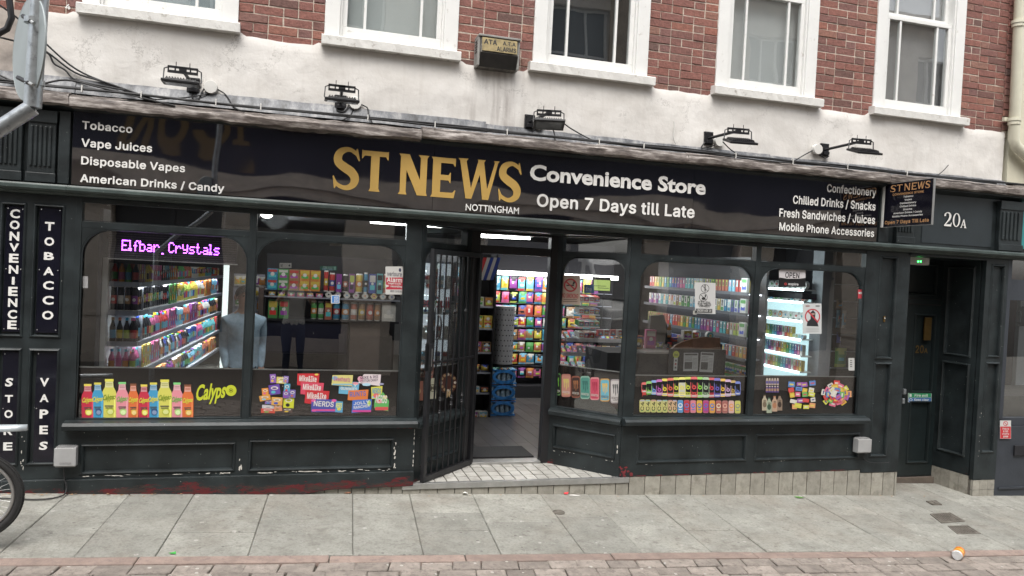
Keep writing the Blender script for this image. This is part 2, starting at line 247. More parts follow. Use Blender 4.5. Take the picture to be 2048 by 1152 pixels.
# ------------------------------------------------------------------ mesh helpers
class MB:
    def __init__(s): s.v, s.f, s.c, s.mi = [], [], [], []
    def add(s, vs_, fs, col=None, mi=0, T=None):
        k = len(s.v)
        s.v += [tuple(T(*p)) if T else tuple(p) for p in vs_]
        for f in fs: s.f.append(tuple(i+k for i in f)); s.c.append(col or (1,1,1)); s.mi.append(mi)
        return s
    def box(s, x0, x1, y0, y1, z0, z1, col=None, mi=0, T=None):
        return s.add([(x0,y0,z0),(x1,y0,z0),(x1,y1,z0),(x0,y1,z0),(x0,y0,z1),(x1,y0,z1),(x1,y1,z1),(x0,y1,z1)],
            [(3,2,1,0),(4,5,6,7),(0,1,5,4),(1,2,6,5),(2,3,7,6),(3,0,4,7)], col, mi, T)
    def prism(s, pts, y0, y1, col=None, mi=0, T=None):   # outline in x,z pushed from y0 (front) to y1
        n = len(pts); vs_ = [(p[0], y0, p[1]) for p in pts]+[(p[0], y1, p[1]) for p in pts]
        return s.add(vs_, [tuple(range(n)), tuple(range(2*n-1, n-1, -1))]+[(i, i+n, (i+1)%n+n, (i+1)%n) for i in range(n)], col, mi, T)
    def flat(s, pts, y, col=None, mi=0, T=None): return s.add([(p[0], y, p[1]) for p in pts], [tuple(range(len(pts)))], col, mi, T)
    def xprism(s, prof, x0, x1, col=None, mi=0, T=None):  # profile in y,z run along x
        n = len(prof); vs_ = [(x0, p[0], p[1]) for p in prof]+[(x1, p[0], p[1]) for p in prof]
        return s.add(vs_, [tuple(range(n-1, -1, -1)), tuple(range(n, 2*n))]+[(i, (i+1)%n, (i+1)%n+n, i+n) for i in range(n)], col, mi, T)
    def tube(s, pts, r, n=8, col=None, mi=0, T=None, closed=False):
        P = [Vector(p) for p in pts]; rings = []; up = None
        for i, p in enumerate(P):
            a = P[(i-1) % len(P)] if (i or closed) else p; b = P[(i+1) % len(P)] if (i < len(P)-1 or closed) else p
            d = (b-a).normalized()
            if up is None: up = Vector((0,0,1)) if abs(d.z) < .9 else Vector((0,1,0))
            u = d.cross(up); u = u.normalized() if u.length > 1e-6 else Vector((1,0,0)); up = u.cross(d).normalized()
            rr = r[i] if isinstance(r, (list, tuple)) else r
            rings.append([tuple(p+(u*math.cos(t)+up*math.sin(t))*rr) for t in [2*math.pi*k/n for k in range(n)]])
        vs_ = [q for g in rings for q in g]; m = len(rings); fs = []
        for i in range(m if closed else m-1):
            j = (i+1) % m
            for k in range(n): fs.append((i*n+k, i*n+(k+1)%n, j*n+(k+1)%n, j*n+k))
        if not closed: fs += [tuple(range(n-1, -1, -1)), tuple(range((m-1)*n, m*n))]
        return s.add(vs_, fs, col, mi, T)
    def lathe(s, prof, n=16, c=(0,0,0), col=None, mi=0, T=None, cols=None):   # profile r,z
        k0 = len(s.v); m = len(prof)
        vs_ = [(c[0]+r*math.cos(2*math.pi*k/n), c[1]+r*math.sin(2*math.pi*k/n), c[2]+z) for r, z in prof for k in range(n)]
        s.v += [tuple(T(*p)) if T else p for p in vs_]
        for i in range(m-1):
            for k in range(n):
                s.f.append(tuple(k0+q for q in (i*n+k, i*n+(k+1)%n, (i+1)*n+(k+1)%n, (i+1)*n+k))); s.c.append((cols[i] if cols else col) or (1,1,1)); s.mi.append(mi)
        for q in (tuple(range(n-1,-1,-1)), tuple(range((m-1)*n, m*n))): s.f.append(tuple(k0+i for i in q)); s.c.append((cols[0] if cols else col) or (1,1,1)); s.mi.append(mi)
        return s
    def mesh(s, name, mats, col=False, smooth=None):
        me = bpy.data.meshes.new(name); me.from_pydata(s.v, [], s.f)
        for m in (mats if isinstance(mats, (list, tuple)) else [mats]): me.materials.append(m)
        me.polygons.foreach_set('material_index', s.mi)
        if col:
            a = me.color_attributes.new('Col', 'FLOAT_COLOR', 'CORNER'); buf = []
            for p, c in zip(me.polygons, s.c): buf += [c[0], c[1], c[2], 1]*p.loop_total
            a.data.foreach_set('color', buf)
        me.validate(); me.update()
        if smooth: 
            me.polygons.foreach_set('use_smooth', [True]*len(me.polygons)); me.set_sharp_from_angle(angle=R_(smooth))
        return me
    def build(s, name, mats, parent=None, col=False, smooth=None, bevel=0.):
        return link(name, s.mesh(name, mats, col, smooth), parent, bevel)
def link(name, me, parent=None, bevel=0.):
    o = bpy.data.objects.new(name, me); C.objects.link(o)
    if parent is not None:
        o.parent = parent; o.matrix_parent_inverse = Matrix.Translation(-parent.location)
    if bevel:
        b = o.modifiers.new('bevel', 'BEVEL'); b.width = bevel; b.segments = 2; b.limit_method = 'ANGLE'; b.angle_limit = R_(40)
    return o
def tag(o, label=None, cat=None, group=None, kind=None):
    if label: o['label'] = label
    if cat: o['category'] = cat
    if group: o['group'] = group
    if kind: o['kind'] = kind
    return o
def thing(name, loc, label, cat, group=None):
    o = bpy.data.objects.new(name, None); o.location = loc; C.objects.link(o); o.empty_display_size = .1
    return tag(o, label, cat, group)
def bx(name, x0, x1, y0, y1, z0, z1, m, parent=None, bevel=0.): return MB().box(x0,x1,y0,y1,z0,z1).build(name, m, parent, bevel=bevel)
# text: built-in outline font, fitted to a measured baseline and cap height
_tc = {}
def glyphs(t, bold=0., spacing=1., align='LEFT', line=1.):
    k = (t, bold, spacing, align, line)
    if k not in _tc:
        cu = bpy.data.curves.new('t', 'FONT'); cu.body = t; cu.size = 1; cu.offset = bold; cu.space_character = spacing; cu.align_x = align; cu.space_line = line; cu.resolution_u = 3
        o = bpy.data.objects.new('t', cu); C.objects.link(o); dg = bpy.context.evaluated_depsgraph_get()
        me = bpy.data.meshes.new_from_object(o.evaluated_get(dg)); 
        _tc[k] = ([tuple(v.co) for v in me.vertices], [tuple(p.vertices) for p in me.polygons])
        bpy.data.objects.remove(o); bpy.data.curves.remove(cu); bpy.data.meshes.remove(me)
    return _tc[k]
def bounds(v): return min(p[0] for p in v), max(p[0] for p in v), min(p[1] for p in v), max(p[1] for p in v)
CAPH = None
def add_text(mb, t, x0, x1, z0, zc, y, col=None, bold=.015, mi=0, T=None, spacing=1., slant=0., font='s'):
    """ink from x0 to x1, baseline z0, capital tops zc; plane y"""
    global CAPH
    if CAPH is None: CAPH = bounds(glyphs('H')[0])[3]
    if font == 's':
        v, f = sans(t); a, b, _, _ = bounds(v); sx = (x1-x0)/(b-a); sz = (zc-z0)/(SCAP[3]-SCAP[2]); o = SCAP[2]
        mb.add([(x0+(p[0]-a)*sx+slant*p[1]*sz, y, z0+(p[1]-o)*sz) for p in v], f, col, mi, T); return
    v, f = glyphs(t, bold, spacing); a, b, _, _ = bounds(v)
    sx = (x1-x0)/(b-a); sz = (zc-z0)/(CAPH+bold*2)
    mb.add([(x0+(p[0]-a)*sx+slant*p[1]*sz, y, z0+(p[1]+bold)*sz) for p in v], f, col, mi, T)
def box_text(mb, t, x0, x1, z0, z1, y, col=None, bold=.015, mi=0, T=None, spacing=1., rot=0., slant=0., font='s'):
    v, f = sans(t) if font == 's' else glyphs(t, bold, spacing); a, b, c, d = bounds(v)
    w, h = (x1-x0), (z1-z0); cx, cz = (x0+x1)/2, (z0+z1)/2; cr, sr = math.cos(rot), math.sin(rot); pts = []
    for p in v:
        u, q = ((p[0]-a)/(b-a)-.5)*w, ((p[1]-c)/(d-c)-.5)*h; u += slant*q
        pts.append((cx+u*cr-q*sr, y, cz+u*sr+q*cr))
    mb.add(pts, f, col, mi, T)
# grotesque capitals and lower case for signs and posters, stored as outlines (advance, points, triangles)
GSP = 188
GLY = {
 'a': (389, [[130,-27,168,-29,201,-25,228,-16,255,0,262,-15,276,-21,339,-21,351,-15,356,-6,357,252,351,303,337,336,316,363,291,381,258,396,222,403,186,405,144,400,111,390,81,374,57,354,36,327,21,297,21,285,30,274,99,253,114,259,126,279,141,294,174,308,201,310,225,306,243,294,252,279,255,258,252,252,123,231,69,212,39,189,18,157,11,126,10,96,15,66,29,36,48,12,69,-5,96,-18], [147,69,126,77,115,90,113,114,123,129,138,138,162,145,252,159,255,156,254,129,250,114,240,96,229,84,213,74,192,68]]),
 'b': (424, [[200,-27,244,-28,292,-18,334,6,369,42,394,87,408,141,411,204,402,264,383,312,361,345,332,372,294,393,253,404,202,403,169,395,136,374,134,510,131,519,124,527,115,529,46,528,37,522,32,510,33,-6,38,-15,49,-20,115,-20,129,-12,133,5,169,-18], [202,69,184,75,169,85,147,117,135,162,135,219,147,261,169,291,199,307,235,308,253,303,268,294,283,279,293,261,306,216,306,162,294,117,271,86,257,75,241,70]]),
 'c': (396, [[176,-27,208,-29,244,-26,276,-18,307,-3,334,17,355,40,373,69,383,99,382,111,373,121,301,138,288,129,274,99,256,81,229,69,199,67,178,72,159,81,144,96,131,117,118,168,120,222,136,268,148,284,163,297,178,305,199,309,223,308,241,303,265,288,276,273,286,249,301,241,370,258,381,270,381,282,368,315,353,339,334,360,292,387,238,403,193,405,157,399,127,389,94,369,67,344,44,312,26,273,17,231,13,186,17,141,26,102,44,63,67,32,97,5,130,-14]]),
 'd': (424, [[166,-27,205,-29,238,-24,262,-15,292,6,296,-12,310,-20,376,-20,385,-16,391,-8,392,507,389,519,379,528,310,529,301,527,293,519,290,510,289,374,256,394,223,403,181,405,136,395,101,378,72,354,49,324,31,288,17,234,13,186,19,129,35,78,57,39,90,6,124,-14], [187,69,169,75,154,85,131,117,119,162,119,216,130,259,151,289,178,305,217,308,235,304,250,296,265,282,275,267,289,219,290,162,278,117,256,86,226,70]]),
 'e': (404, [[179,-27,214,-29,253,-25,283,-18,310,-6,337,13,358,33,375,60,385,87,384,99,373,110,304,126,291,120,276,93,256,76,232,68,199,68,178,72,157,82,142,96,130,114,122,135,121,149,373,149,384,153,391,162,392,207,386,255,376,291,357,327,334,356,304,379,271,394,232,403,190,405,151,398,117,384,91,367,65,342,42,309,27,273,17,231,14,183,19,129,32,87,49,54,76,22,106,-1,142,-18], [124,242,122,246,131,267,152,291,175,305,205,309,232,306,256,293,274,271,284,243]]),
 'f': (254, [[71,-18,144,-21,156,-15,161,-6,163,306,234,307,245,315,249,327,249,381,244,393,231,400,165,400,163,402,163,429,168,444,177,451,201,453,228,448,244,456,263,522,258,535,243,543,210,550,171,550,141,543,113,531,88,510,69,480,61,450,60,402,3,400,-6,396,-13,387,-14,327,-9,313,3,307,59,306,60,0,63,-11]]),
 'g': (425, [[169,-169,208,-171,244,-169,277,-162,308,-151,334,-136,354,-118,372,-94,384,-70,390,-46,393,-10,393,380,389,392,379,399,307,399,295,389,292,372,262,392,232,402,184,405,145,398,110,383,74,356,49,325,30,287,19,251,15,221,17,146,31,92,49,60,66,38,90,17,112,3,145,-9,172,-15,205,-16,232,-13,262,-3,289,15,291,11,289,-25,281,-46,265,-62,241,-72,202,-77,166,-71,143,-58,115,-25,103,-20,91,-23,33,-58,30,-70,35,-85,52,-109,74,-130,118,-156], [199,80,163,89,137,113,121,152,117,203,125,248,145,283,172,303,211,309,232,305,247,299,261,287,273,272,288,233,291,182,284,137,265,103,238,85]]),
 'h': (410, [[43,-18,115,-21,124,-18,132,-9,137,252,145,274,160,292,181,304,205,308,232,306,250,297,264,282,273,261,278,-9,292,-20,358,-21,371,-15,378,-3,377,255,371,300,359,330,343,355,322,375,295,392,268,401,229,405,193,402,160,391,136,376,134,513,127,524,115,529,49,529,37,523,32,513,32,0,34,-10]]),
 'i': (167, [[43,-18,116,-21,128,-15,134,-3,134,381,128,394,116,400,50,400,38,394,32,384,32,0,35,-11], [76,423,101,424,122,434,139,453,146,474,145,498,135,519,119,534,95,544,71,543,48,534,30,516,22,495,22,471,32,448,50,432]]),
 'j': (167, [[-19,-161,-10,-163,32,-161,59,-155,77,-146,95,-133,110,-116,129,-74,134,-32,134,379,131,391,119,399,50,400,38,394,33,385,31,-38,28,-53,20,-62,-16,-67,-30,-80,-30,-146], [68,424,92,423,113,429,133,445,144,466,146,490,138,514,122,532,101,542,77,544,53,537,35,522,23,500,20,478,28,454,44,436]]),
 'k': (381, [[43,-18,115,-21,130,-12,134,0,134,129,151,147,283,-18,292,-21,376,-20,386,-15,393,-3,388,13,229,216,376,366,381,378,378,390,370,397,361,400,283,400,274,397,136,257,134,510,127,524,115,529,49,529,37,523,32,513,32,0,34,-10]]),
 'l': (189, [[112,-21,148,-23,187,-17,198,-9,201,6,187,66,172,75,139,73,135,84,134,513,129,522,118,529,49,529,37,523,32,510,33,63,43,30,59,6,83,-12]]),
 'm': (610, [[43,-18,115,-21,124,-18,132,-9,137,261,145,281,159,297,178,306,199,310,217,308,234,300,246,288,252,273,253,0,260,-15,274,-21,337,-21,346,-18,354,-9,358,264,366,285,379,298,397,307,418,310,439,307,459,297,469,285,474,270,477,-9,484,-17,493,-21,556,-21,568,-17,575,-9,578,0,577,267,570,312,549,354,530,375,508,390,481,401,448,406,412,405,379,397,346,379,319,354,303,375,284,390,265,399,241,405,211,407,184,402,157,392,133,377,128,393,115,400,52,400,40,396,32,381,32,0,34,-10]]),
 'n': (410, [[43,-18,115,-21,124,-18,132,-9,134,228,138,255,146,276,163,294,184,305,208,308,232,306,250,297,264,282,273,261,278,-9,286,-18,295,-21,358,-21,374,-12,378,0,378,240,375,279,367,312,354,339,336,363,313,382,277,398,235,405,205,404,181,399,158,390,133,374,130,390,115,400,49,400,35,390,32,378,32,0,34,-10]]),
 'o': (415, [[176,-27,220,-29,259,-23,289,-12,322,7,349,32,371,63,389,102,399,144,401,201,396,246,383,288,366,321,340,354,310,377,274,395,235,403,193,405,154,398,118,384,94,369,67,344,44,312,26,273,17,231,13,186,17,141,26,102,44,63,67,32,97,5,130,-14], [187,69,169,75,154,86,131,117,119,162,119,219,134,264,157,293,187,307,223,308,241,303,257,294,272,279,283,261,297,213,296,156,282,111,259,83,229,69]]),
 'p': (424, [[43,-161,115,-163,124,-161,132,-152,136,4,169,-18,199,-26,241,-29,280,-22,313,-8,343,13,370,43,389,76,402,115,410,160,410,217,402,262,389,301,367,337,335,370,304,389,256,403,208,404,169,395,133,372,129,391,115,400,49,400,40,396,34,388,32,-143,34,-152], [199,70,169,85,156,100,145,121,134,169,136,223,147,262,169,292,199,307,235,308,253,303,268,294,283,279,293,262,306,214,305,157,291,112,268,83,238,69]]),
 'q': (424, [[301,-161,376,-163,386,-158,392,-146,392,385,386,394,376,400,310,400,296,391,292,372,262,391,232,402,184,405,145,398,112,385,82,364,55,334,36,301,22,262,15,220,15,160,22,115,37,73,64,31,91,5,131,-17,172,-27,223,-27,256,-18,289,4,290,-143,292,-152], [184,70,154,85,130,118,119,163,120,223,133,265,154,292,184,307,220,308,238,303,253,294,267,280,278,262,289,217,288,154,275,112,253,83,223,69]]),
 'r': (259, [[43,-18,115,-21,124,-18,132,-9,134,237,137,258,151,283,175,299,202,305,247,302,259,309,264,321,264,384,260,396,253,402,217,405,184,403,157,394,133,379,127,393,112,400,49,400,40,396,34,389,32,378,32,0,34,-10]]),
 's': (365, [[147,-27,182,-29,218,-26,251,-19,284,-4,308,12,329,35,343,60,350,84,351,117,345,147,333,171,314,192,293,207,260,222,152,251,138,258,131,267,131,285,140,297,158,307,182,312,206,310,224,303,239,288,252,264,263,257,329,270,341,278,345,291,339,309,328,333,311,357,275,385,227,402,188,405,155,403,125,396,97,384,71,368,50,345,35,320,28,294,27,261,33,231,44,210,65,186,86,172,119,157,224,130,239,121,246,111,245,93,233,80,212,70,182,66,155,69,134,79,122,91,110,119,98,127,29,114,18,105,15,93,23,63,35,39,52,18,71,2,95,-12]]),
 't': (227, [[139,-22,174,-25,210,-21,225,-15,233,-1,222,59,217,68,204,74,171,71,156,72,149,80,147,98,147,305,207,307,219,313,224,326,224,383,218,395,207,400,147,401,147,473,138,488,126,492,63,492,51,487,45,476,43,401,3,400,-6,396,-12,389,-14,326,-9,314,0,307,44,305,44,92,46,68,53,44,68,17,87,-1,108,-14]]),
 'u': (410, [[153,-23,184,-26,217,-22,247,-12,277,5,281,-11,295,-21,361,-20,370,-16,376,-8,378,379,375,391,367,397,358,400,295,400,285,397,277,388,275,154,273,127,263,103,247,85,226,75,202,71,178,74,160,82,145,98,137,118,134,145,133,388,124,397,112,400,49,400,40,396,34,389,32,379,32,139,39,79,56,40,81,10,113,-11]]),
 'v': (389, [[153,-18,227,-21,236,-18,245,-9,391,372,391,387,380,398,302,400,287,390,194,135,101,391,86,400,17,400,8,398,-1,390,-2,372,143,-6]]),
 'w': (567, [[128,-18,199,-21,215,-12,283,222,352,-12,367,-21,430,-21,443,-15,449,-6,565,375,565,384,559,394,547,400,481,400,472,398,463,391,397,159,337,384,328,396,316,400,250,400,235,391,169,160,103,392,94,399,85,400,22,400,7,393,2,384,3,372,118,-6]]),
 'x': (379, [[11,-18,92,-21,104,-16,188,111,275,-17,287,-21,359,-21,374,-12,378,0,375,12,249,192,369,369,372,384,365,395,350,400,281,400,269,396,191,277,110,397,101,400,26,400,13,393,8,381,11,369,130,195,2,9,1,-6]]),
 'y': (389, [[61,-163,107,-165,149,-154,182,-131,209,-96,224,-64,391,374,390,389,381,398,305,400,289,392,194,135,101,392,86,400,17,400,8,398,-1,389,-1,371,140,-1,124,-46,110,-64,92,-69,59,-65,50,-68,43,-76,27,-142,38,-157]]),
 'z': (380, [[32,-18,41,-21,338,-21,347,-19,355,-12,359,0,359,60,355,69,347,75,166,78,351,321,353,330,353,381,345,396,332,400,47,400,32,393,27,381,27,321,31,312,38,305,209,302,212,300,24,57,21,48,21,-3]]),
 'A': (480, [[7,-18,85,-21,99,-15,105,-6,151,121,328,121,375,-6,382,-16,394,-21,463,-21,475,-17,481,-9,482,9,296,516,286,527,277,529,199,529,190,526,183,519,-4,6,-2,-9], [187,219,184,222,238,382,294,222]]),
 'B': (456, [[51,-18,60,-21,246,-21,306,-16,342,-6,375,11,399,31,418,57,430,84,437,114,438,147,434,177,425,204,411,228,393,249,368,267,394,294,411,324,418,363,416,405,407,435,389,468,366,491,339,509,303,522,255,529,60,529,51,527,42,519,39,507,39,0,42,-10], [147,78,147,210,249,210,276,207,308,192,328,168,334,144,332,120,322,102,306,88,282,81,258,78], [147,306,147,431,267,429,291,420,308,402,315,378,313,354,303,333,285,318,249,307]]),
 'C': (510, [[231,-25,280,-27,328,-21,367,-7,406,15,439,44,466,80,483,116,493,158,490,172,478,181,400,179,390,170,371,125,349,100,313,81,268,74,229,79,196,93,166,119,145,152,132,185,126,224,124,269,129,311,139,344,154,374,173,398,202,419,247,434,277,435,304,431,334,419,361,398,378,374,390,338,400,329,475,328,485,332,492,341,493,350,489,371,476,410,455,446,431,473,406,494,373,513,337,527,298,535,250,536,199,527,154,510,112,481,78,446,50,401,32,353,22,296,20,233,27,176,44,122,68,77,100,38,139,8,184,-14]]),
 'D': (502, [[51,-18,60,-21,237,-20,297,-12,345,4,375,21,411,51,435,81,459,126,475,180,482,255,478,315,465,369,444,416,414,456,375,489,348,504,318,516,264,527,60,529,51,527,42,519,39,507,39,0,42,-10], [147,78,145,429,150,431,234,431,261,428,291,419,318,405,340,384,359,354,371,321,377,282,377,228,371,189,361,159,349,138,331,117,309,99,288,89,240,79]]),
 'E': (419, [[51,-18,60,-21,375,-21,385,-18,393,-11,396,0,396,60,392,69,384,76,150,78,145,81,147,208,357,208,371,216,376,231,376,291,371,300,363,305,147,307,145,429,150,431,381,433,390,441,393,453,393,513,384,526,372,529,60,529,51,527,42,519,39,507,39,0,42,-10]]),
 'F': (410, [[51,-18,126,-21,135,-18,143,-9,147,200,348,201,360,206,366,216,367,282,363,291,354,298,146,300,145,429,150,431,378,433,387,441,390,453,389,513,381,526,369,529,60,529,51,527,42,519,39,507,39,0,42,-10]]),
 'G': (520, [[232,-25,283,-27,331,-21,373,-6,412,17,442,44,469,81,487,122,497,167,499,257,496,266,487,274,283,276,270,272,262,260,262,197,268,185,280,179,388,178,392,176,381,140,358,107,334,89,304,78,271,74,241,76,211,86,187,100,166,119,148,146,132,185,126,224,124,269,129,311,139,344,154,374,173,398,202,419,247,434,277,435,304,430,331,419,357,398,376,372,390,338,400,330,478,328,487,332,493,341,495,350,490,371,476,410,456,443,430,473,401,497,373,513,337,526,298,534,247,536,199,528,151,509,111,482,77,446,50,401,32,353,22,296,20,233,27,176,44,122,68,77,100,38,139,7,184,-14]]),
 'H': (517, [[51,-18,126,-21,135,-18,143,-9,145,210,150,211,371,210,374,-9,381,-17,393,-21,459,-21,473,-12,478,0,478,507,476,516,470,525,459,529,390,529,381,526,374,519,372,510,372,312,369,310,147,310,145,510,143,519,135,527,126,529,57,529,44,522,39,510,39,0,42,-10]]),
 'I': (300, [[22,-18,31,-21,271,-21,280,-18,288,-9,290,57,284,72,271,78,205,78,203,81,203,429,208,431,271,431,286,439,290,450,290,510,286,521,278,528,31,529,22,527,13,518,10,450,16,438,28,431,94,431,97,429,97,81,94,78,28,77,14,69,10,57,10,0,13,-10]]),
 'J': (396, [[153,-25,186,-28,219,-25,270,-9,297,8,319,29,345,74,354,107,357,146,357,509,353,521,342,529,270,529,258,524,252,515,251,137,246,110,233,89,213,75,192,71,162,74,141,85,124,110,119,134,117,179,105,192,30,193,19,188,13,179,15,107,24,74,39,44,60,19,87,-2,117,-16]]),
 'K': (467, [[51,-18,126,-21,141,-12,145,0,146,159,195,211,360,-17,372,-21,450,-21,465,-12,469,0,466,12,270,288,465,496,469,510,461,525,447,529,363,529,351,525,147,303,145,510,143,519,135,527,126,529,57,529,44,522,39,510,39,0,42,-10]]),
 'L': (393, [[51,-18,60,-21,363,-21,375,-15,382,-3,382,60,378,69,369,76,150,78,145,81,145,510,141,522,129,529,57,529,45,523,40,513,39,0,42,-10]]),
 'M': (628, [[51,-18,126,-20,136,-15,142,-6,144,303,268,-9,282,-20,342,-21,354,-17,360,-9,483,304,485,-6,492,-16,504,-21,570,-21,582,-15,587,-6,588,3,588,510,582,524,570,529,477,529,468,528,459,520,315,142,168,522,159,528,150,529,60,529,45,523,39,510,39,0,42,-10]]),
 'N': (523, [[51,-18,129,-20,139,-15,145,-6,147,342,372,-14,387,-21,462,-21,471,-19,480,-13,484,0,484,507,483,516,477,525,465,529,396,529,386,525,379,516,378,166,152,522,144,528,135,529,60,529,44,522,39,510,39,0,42,-10]]),
 'O': (533, [[231,-25,283,-27,334,-19,379,-1,420,26,455,62,481,104,497,143,510,197,514,254,509,314,496,370,473,419,443,461,397,500,349,523,301,534,250,536,199,527,154,509,113,482,78,446,51,401,32,353,22,296,20,233,27,176,44,122,68,77,101,38,139,8,184,-14], [262,74,229,79,205,88,181,104,161,125,145,152,132,185,124,254,132,323,144,356,161,383,181,405,211,423,238,432,268,435,298,432,328,421,354,404,373,383,390,356,402,323,409,254,407,212,399,176,385,144,368,119,346,99,322,85,295,76]]),
 'P': (445, [[51,-18,126,-21,135,-18,143,-9,146,165,264,166,318,178,345,191,372,210,390,228,407,255,421,288,428,324,429,360,423,399,413,429,396,459,372,485,342,506,306,520,252,529,60,529,51,527,42,519,39,507,39,0,42,-10], [147,263,147,431,258,430,285,421,306,406,320,378,324,342,317,309,300,283,282,272,255,264]]),
 'Q': (533, [[391,-66,472,-68,482,-63,489,-51,486,-36,431,36,457,65,482,105,496,139,506,177,513,231,513,276,506,333,496,369,475,417,445,458,409,491,379,510,334,528,286,536,232,534,184,523,139,501,100,470,67,429,38,372,24,315,20,255,24,195,38,138,52,105,79,62,112,27,142,6,184,-14,235,-26,301,-25,349,-14], [250,75,220,82,193,95,168,117,151,141,139,165,129,198,124,240,125,282,130,312,139,345,155,375,172,396,196,415,220,427,247,434,277,435,307,429,337,416,361,397,379,375,394,345,405,309,409,270,408,225,395,165,370,122,328,173,319,179,244,180,231,174,225,162,227,150,283,75]]),
 'R': (449, [[51,-18,126,-21,135,-18,143,-9,147,177,234,177,335,-9,342,-17,354,-21,429,-21,438,-18,446,-9,447,9,344,198,381,225,408,261,424,303,430,351,425,399,408,444,381,480,351,502,306,521,252,529,60,529,51,527,42,519,39,507,39,0,42,-10], [147,276,147,431,261,429,288,421,309,405,321,381,324,345,318,315,302,294,282,283,258,277]]),
 'S': (447, [[185,-27,224,-30,269,-26,308,-18,344,-2,374,18,399,45,418,81,427,114,428,156,420,192,403,222,378,249,347,270,317,284,173,329,149,345,138,360,138,390,152,413,182,431,218,438,260,434,291,420,308,402,319,369,329,359,404,357,418,366,421,375,421,387,414,423,399,453,381,477,356,498,326,516,302,525,266,534,227,536,179,532,140,521,110,507,81,486,57,459,41,429,33,396,32,357,41,320,55,294,83,265,107,248,146,230,287,186,311,171,322,156,325,141,323,123,315,108,305,96,272,77,224,70,179,76,149,92,134,109,124,144,113,155,38,157,22,150,18,135,26,90,41,58,62,30,89,7,119,-10,155,-22]]),
 'T': (449, [[183,-18,259,-21,271,-15,277,-3,277,429,280,431,418,431,429,435,437,450,438,510,433,521,424,528,31,529,22,527,13,518,11,450,14,441,22,433,169,431,172,429,172,0,175,-11]]),
 'U': (517, [[222,-27,261,-29,306,-25,336,-18,372,-4,398,12,426,37,445,60,463,93,474,132,478,174,478,510,474,521,465,528,390,529,380,525,373,516,372,177,368,147,355,117,333,94,303,79,267,72,225,76,192,89,165,114,149,147,145,177,145,507,142,519,135,527,126,529,60,529,48,525,41,516,39,171,43,132,50,105,75,57,111,18,159,-10,186,-19]]),
 'V': (480, [[194,-18,280,-21,289,-17,296,-9,482,501,482,516,472,527,394,529,385,527,377,519,241,125,102,519,94,527,82,529,13,529,-2,519,-3,501,184,-6]]),
 'W': (686, [[146,-18,232,-21,241,-18,249,-9,343,336,437,-9,445,-18,454,-21,532,-21,544,-15,551,-3,690,504,690,513,685,522,670,529,604,529,592,526,585,519,493,162,398,519,391,526,382,529,307,529,295,526,286,513,193,162,100,519,94,526,82,529,16,529,1,523,-4,513,-4,504,135,-6]]),
 'X': (474, [[9,-18,93,-21,105,-16,237,175,369,-16,381,-21,456,-21,465,-19,472,-12,476,0,473,12,301,264,464,498,467,513,459,525,444,529,372,529,360,525,237,347,117,525,105,529,30,529,13,522,9,510,12,498,175,261,1,12,-2,-6]]),
 'Y': (472, [[194,-18,271,-20,280,-17,286,-9,290,204,473,498,475,516,463,528,379,529,367,524,238,312,235,312,104,525,91,529,16,529,7,527,-2,519,-4,507,-1,498,182,204,183,0,187,-12]]),
 'Z': (438, [[32,-18,43,-21,400,-21,416,-12,420,0,420,60,415,71,406,77,159,78,415,452,417,510,409,525,397,529,40,529,24,522,20,510,20,450,25,438,34,432,274,431,279,429,24,57,21,48,21,-3,25,-12]]),
 '0': (453, [[195,-25,242,-27,284,-19,323,-1,356,26,383,63,404,107,418,158,425,212,425,278,418,350,404,401,383,445,356,482,323,509,284,528,242,536,197,534,155,523,128,508,95,480,70,446,49,401,36,353,29,296,27,233,32,176,44,122,62,77,87,38,117,8,155,-14], [218,71,197,76,179,87,162,107,151,128,135,185,130,269,138,338,146,368,158,395,173,416,188,429,206,436,227,439,248,436,269,425,285,410,300,386,310,359,318,323,323,239,313,161,304,131,291,107,276,89,260,78,242,72]]),
 '1': (453, [[67,-18,76,-21,391,-21,403,-17,411,-6,412,57,403,71,391,75,297,78,297,510,292,522,283,528,190,528,74,444,67,435,66,354,70,345,82,337,97,340,190,409,192,405,192,78,187,75,76,75,64,71,56,57,56,0,58,-10]]),
 '2': (453, [[54,-18,63,-21,390,-21,399,-18,408,-9,410,60,405,69,396,76,198,78,301,186,347,240,380,288,397,333,401,363,401,393,396,417,384,446,371,468,351,489,306,519,273,531,237,536,201,535,165,528,132,514,104,495,81,471,62,441,48,400,45,363,48,350,60,342,126,341,138,345,146,354,151,390,162,412,183,430,210,438,246,436,276,423,293,402,300,372,292,336,267,297,47,60,43,48,43,-3]]),
 '3': (453, [[183,-25,217,-28,256,-25,292,-16,319,-5,349,13,372,35,388,56,403,86,412,122,413,158,405,200,389,233,367,260,340,282,307,299,268,311,391,452,393,512,388,522,379,528,70,529,58,526,50,515,49,449,53,440,61,433,245,431,139,310,136,299,136,245,142,233,151,228,238,224,265,215,284,203,300,182,308,155,306,125,295,102,278,86,256,76,229,71,199,72,169,80,148,94,135,113,127,143,115,152,40,152,28,146,23,134,26,107,36,74,48,53,68,29,93,8,115,-5,148,-18]]),
 '4': (453, [[272,-18,342,-21,354,-17,363,-3,364,84,420,86,429,93,434,105,434,165,428,177,417,183,366,183,364,186,363,321,357,332,348,337,279,338,264,329,261,318,261,186,258,183,147,183,144,186,330,501,329,519,321,527,312,529,246,529,231,522,23,171,19,159,19,102,24,92,33,86,261,84,261,-3,265,-12]]),
